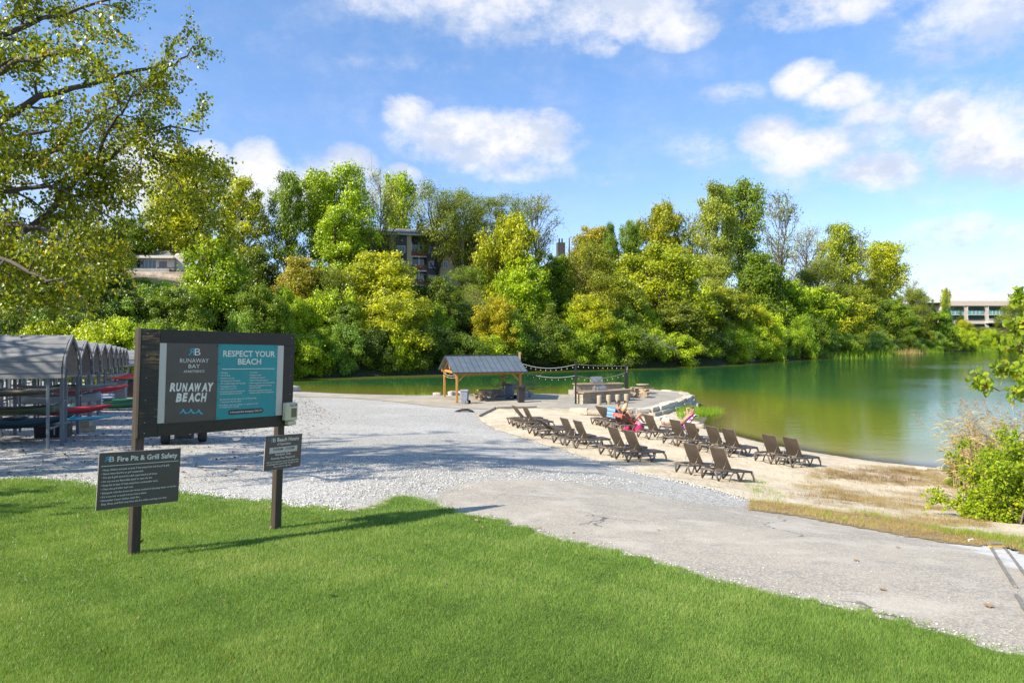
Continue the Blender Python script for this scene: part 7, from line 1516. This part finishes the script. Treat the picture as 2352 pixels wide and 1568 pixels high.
def stones(name, x, y, size, m, off=.0):
    n = len(x); r = np.random.default_rng(n); z = gz(x, y)+off; s = size*r.uniform(.4, 1.3, n); O = np.array([[1,0,0],[0,1,0],[-1,0,0],[0,-1,0],[0,0,1],[0,0,-1]], float); V = O[None]*(s[:, None, None]*r.uniform(.6, 1.25, (n, 6, 1)))*np.array([1, 1, .6]); a = r.uniform(0, 6.28, n); c, sn = np.cos(a)[:, None], np.sin(a)[:, None]
    V = np.stack([V[..., 0]*c-V[..., 1]*sn, V[..., 0]*sn+V[..., 1]*c, V[..., 2]], -1)+np.stack([x, y, z+s*.3], 1)[:, None]; T8 = np.array([[0,1,4],[1,2,4],[2,3,4],[3,0,4],[1,0,5],[2,1,5],[3,2,5],[0,3,5]])
    tag(link(name, raw_mesh(name, V.reshape(-1, 3), (T8[None]+(np.arange(n)*6)[:, None, None]).reshape(-1, 3), 3, {'r': ('FACE', np.repeat(r.random(n), 8))}), None, M[m]), kind='stuff')
leaf_mat('pebble', (.30,.29,.27), (.52,.50,.46), (.75,.73,.68), 0, use_obj=False)
x, y = along(lawn_edge[:14], 2600, .16, 53, .12); stones('loose_stones', x, y, .020, 'pebble', .02); x, y = along(lawn_edge[16:], 900, .10, 54, .10); stones('loose_stones', x, y, .012, 'pebble', .018)
x, y = along(SANDF[4:13], 1600, .12, 55, -.12); stones('loose_stones', x, y, .020, 'pebble', .02); x, y = scatter_in(GP([(700,1060),(1000,1040),(1500,1110),(1200,1120),(1000,1130),(700,1160)]), 5200, 56); stones('loose_stones', x, y, .019, 'pebble', .004)
x, y = scatter_in(ASPH, 700, 57); stones('loose_stones', x, y, .008, 'pebble', .02)
WL = [(11.8, 41), (12.2, 36.6), (13.1, 33), (14.2, 30.8), (15.9, 28.6), (17.4, 27.5), (19.1, 25.5)]; x, y = along(WL, 9000, .35, 58); z = gz(x, y); k = (z > -.01) & (z < .10) & (rng.random(len(x)) < np.exp(-((z-.03)/.03)**2)); litter_xy = (x[k], y[k])
# fallen leaves
def litter(name, x, y, size, off, m='dead_leaf', rr=None):
    n = len(x); z = gz(x, y)+off; P0 = np.stack([x, y, z+size*.12], 1); r = np.random.default_rng(n); N = np.stack([r.normal(0, .35, n), r.normal(0, .35, n), np.ones(n)], 1); N /= np.linalg.norm(N, axis=1)[:, None]
    T = np.cross(N, r.normal(size=(n, 3))); T /= np.linalg.norm(T, axis=1)[:, None]; Bn = np.cross(N, T); s = (size*r.uniform(.5, 1.3, n))[:, None]
    V = np.stack([P0-T*s*.5, P0+Bn*s*.34+N*s*.14, P0+T*s*.5, P0-Bn*s*.30+N*s*.10], 1).reshape(-1, 3); me = raw_mesh(name, V, np.arange(4*n).reshape(-1, 4), 4, {'r': ('FACE', r.random(n))}); return tag(link(name, me, None, M[m]), kind='stuff')
litter('shore_debris', litter_xy[0], litter_xy[1], .055, .03)
x, y = scatter_in(GP([(0,1095),(0,950),(330,905),(700,905),(780,960),(700,1040),(600,1090),(440,1120),(200,1100)]), 7000, 20); k = rng.random(len(x)) < np.clip(1.1-(x+14)/13, .06, 1); litter('leaf_litter', x[k], y[k], .085, .01)
x, y = scatter_in(GP([(700,920),(1300,1000),(1500,1100),(1000,1110),(720,1150)]), 150, 21); litter('scattered_leaves', x, y, .07, .012)
x, y = scatter_in([(-8, 5), (-1, 5), (2.5, 9), (-5, 12)], 40, 22); litter('leaves_in_grass', x, y, .07, .055)
simple('leaf_tan', (.30,.19,.095), .8, .2, 20); simple('leaf_brown', (.22,.09,.035), .8, .2, 20); simple('paper', (.75,.75,.73), .8, .03)
for i, (px, py, s, mm, lb) in enumerate([(1966,1287,.10,'leaf_tan','curled tan leaf on the path left of centre of its right half'), (2028,1354,.11,'leaf_tan','tan leaf on the middle of the path, near the lawn'), (2271,1392,.14,'leaf_tan','large tan leaf on the chalky end of the path'), (2062,1257,.09,'leaf_tan','tan leaf on the path just below the verge'), (2061,1230,.09,'leaf_tan','tan leaf at the far edge of the path by the verge'), (2130,1230,.10,'leaf_tan','tan leaf at the verge beside the bush'), (1512,1217,.07,'leaf_tan','small yellow leaf on the left part of the path'),
    (2248,1248,.13,'leaf_tan','folded tan leaf at the left of the drain strip end'), (2300,1246,.13,'leaf_tan','folded tan leaf at the right of the drain strip end'), (724,1218,.07,'leaf_brown','red-brown leaf in the lawn right of the hours sign post'), (327,1250,.11,'leaf_brown','upright rust-brown leaf at the foot of the left sign post'), (1145,1192,.05,'leaf_brown','small brown leaf at the tip of the sign shadow')]):
    g = G(px, py, .02); b = MB(); q = [(0, -.5), (.2, -.42), (.34, -.15), (.46, -.05), (.25, .1), (.3, .32), (.08, .3), (0, .52), (-.12, .28), (-.33, .3), (-.24, .08), (-.48, -.02), (-.32, -.2), (-.18, -.42)]; vs = [(x*s*.72, y_*s*.72, (.18*abs(x)+.10*y_*y_)*s*.9+.006) for x, y_ in q]+[(0, 0, .006)]; n = len(q)
    b.add(vs, [(j, (j+1) % n, n) for j in range(n)]); o = b.build('fallen_leaf', M[mm], None, loc=g+Vector((0, 0, .035 if py < 1260 and px < 800 else 0)), fix=False); o.rotation_euler = (0 if i != 10 else R(60), 0, random.uniform(0, 6)); tag(o, lb, 'leaf', 'fallen leaves')
g = G(2230, 1243, .02); b = MB(); b.box((0, 0, .02), (.10, .03, .03), Matrix.Rotation(.4, 3, 'Z')); tag(b.build('paper_scrap', M['paper'], None, loc=g), 'scrap of white paper at the verge beside the bush', 'paper')
# the steel strips let into the path at the lower right
simple('old_steel', (.21,.19,.165), .7, .3, 10); simple('yellow_paint', (.62,.33,.03), .6, .2, 10)
r = empty('drain_strip', G(2275, 1250, .02), 0, 'old metal strips let into the path end with a yellow-painted cross piece', 'drain'); org = r.location
S1 = [G(2272, 1250, .03), G(2300, 1296, .03), G(2332, 1346, .03)]; S2 = [G(2302, 1250, .03), G(2352, 1315, .03), G(2410, 1385, .03)]; S3 = [G(2335, 1365, .03), G(2352, 1395, .03), G(2400, 1460, .03)]
for s_ in (S1, S2, S3): b = MB(); [b.bar(p-org, q-org, .030, .018) for p, q in zip(s_, s_[1:])]; b.build('strip', M['old_steel'], r)
b = MB(); b.bar(S1[0]-org+Vector((-.03, 0, .012)), S2[0]-org+Vector((.03, 0, .012)), .10, .03); b.build('cross_piece', M['old_steel'], r); b = MB(); p = S1[0].lerp(S1[1], .22)-org; q = S2[0].lerp(S2[1], .16)-org; b.bar(p+Vector((-.02, 0, .024)), q+Vector((0, 0, .024)), .045, .014); b.build('painted_strip', M['yellow_paint'], r)
# stones at the foot of the terrace and along the lake
for i, (px, py, s, lb) in enumerate([(1500, 962, .5, 'white stone on the sand at the foot of the terrace corner'), (1512, 965, .55, 'white stone second from the wall at the terrace corner'), (1525, 960, .35, 'small pale stone by the shore plants'), (1535, 969, .7, 'rounded white stone behind the reclining man'), (1580, 953, .6, 'pale stone among the shore plants'), (1597, 976, .55, 'flat white stone at the waterline right of the reclining man'), (1605, 982, .6, 'second flat white stone at the waterline right of the reclining man'), (1490, 951, .6, 'mossy block fallen from the terrace wall'), (2165, 1082, .4, 'pale flat stone at the waterline by the feathery shrub'), (2115, 1080, .35, 'greenish stone at the waterline before the dry weeds')]):
    g = G(px, py); o = rock_mesh('shore_stone', (s, s*.7, s*.5), 300+i, M['limestone'], None, g+Vector((0, 0, s*.12)), .18, .4, i); tag(o, lb, 'stone', 'stones along the shore')
for i, (px, top, lb) in enumerate([(2150, 806, 'grey rock in the water left of the office bank'), (2175, 806, 'second grey rock in the water below the offices')]):
    d = F*ZC/(top-HY); o = rock_mesh('shore_stone', (3.4*d/300, 2.*d/300, .8*d/300), 500+i, M['boulder'], None, P(px, top, d)+Vector((0, 0, .1)), .2, .4, i); tag(o, lb, 'stone', 'stones along the shore')
# leaves drifting on the lake
n = 260; d = rng.uniform(56, 95, n); px_ = rng.uniform(690, 1580, n); x = (px_-1176)/F*d; k = gz(x, d) < -.3; x, d = x[k], d[k]
P0 = np.stack([x, d, np.full(len(x), .012)], 1); V = np.stack([P0+np.array([-.09, 0, 0]), P0+np.array([0, -.10, 0]), P0+np.array([.09, 0, .01]), P0+np.array([0, .10, 0])], 1).reshape(-1, 3); tag(link('floating_leaves', raw_mesh('floating_leaves', V, np.arange(len(V)).reshape(-1, 4), 4, {'r': ('FACE', rng.random(len(x)))}), None, M['dry_blade']), kind='stuff')
# a fallen bare branch over the water
def bare_branch(px, py, d, label, L=5, seed=1):
    rr = random.Random(seed); c = P(px, py, d); b = MB()
    def br(p, e, l, r, dep):
        q = [p]; 
        for i in range(4): e = (e+Vector((rr.gauss(0, .15), rr.gauss(0, .15), rr.gauss(0, .10)))).normalized(); q.append(q[-1]+e*l/4)
        b.tube(q, [r, r*.8, r*.6, r*.45, r*.3], 4, False)
        if dep: [br(q[rr.randint(1, 4)], (e+Vector((rr.gauss(0, .7), rr.gauss(0, .5), rr.gauss(.1, .5)))).normalized(), l*.6, r*.55, dep-1) for _ in range(5)]
    br(Vector((0, 0, 0)), Vector((-.7, -.3, .35)), L, .09, 2); tag(b.build('bare_branch', M['bark_pale'], None, loc=c, fix=False), label, 'branch')
bare_branch(1560, 822, 128, 'bleached bare branch hanging over the water across from the stone bar', 6, 2)
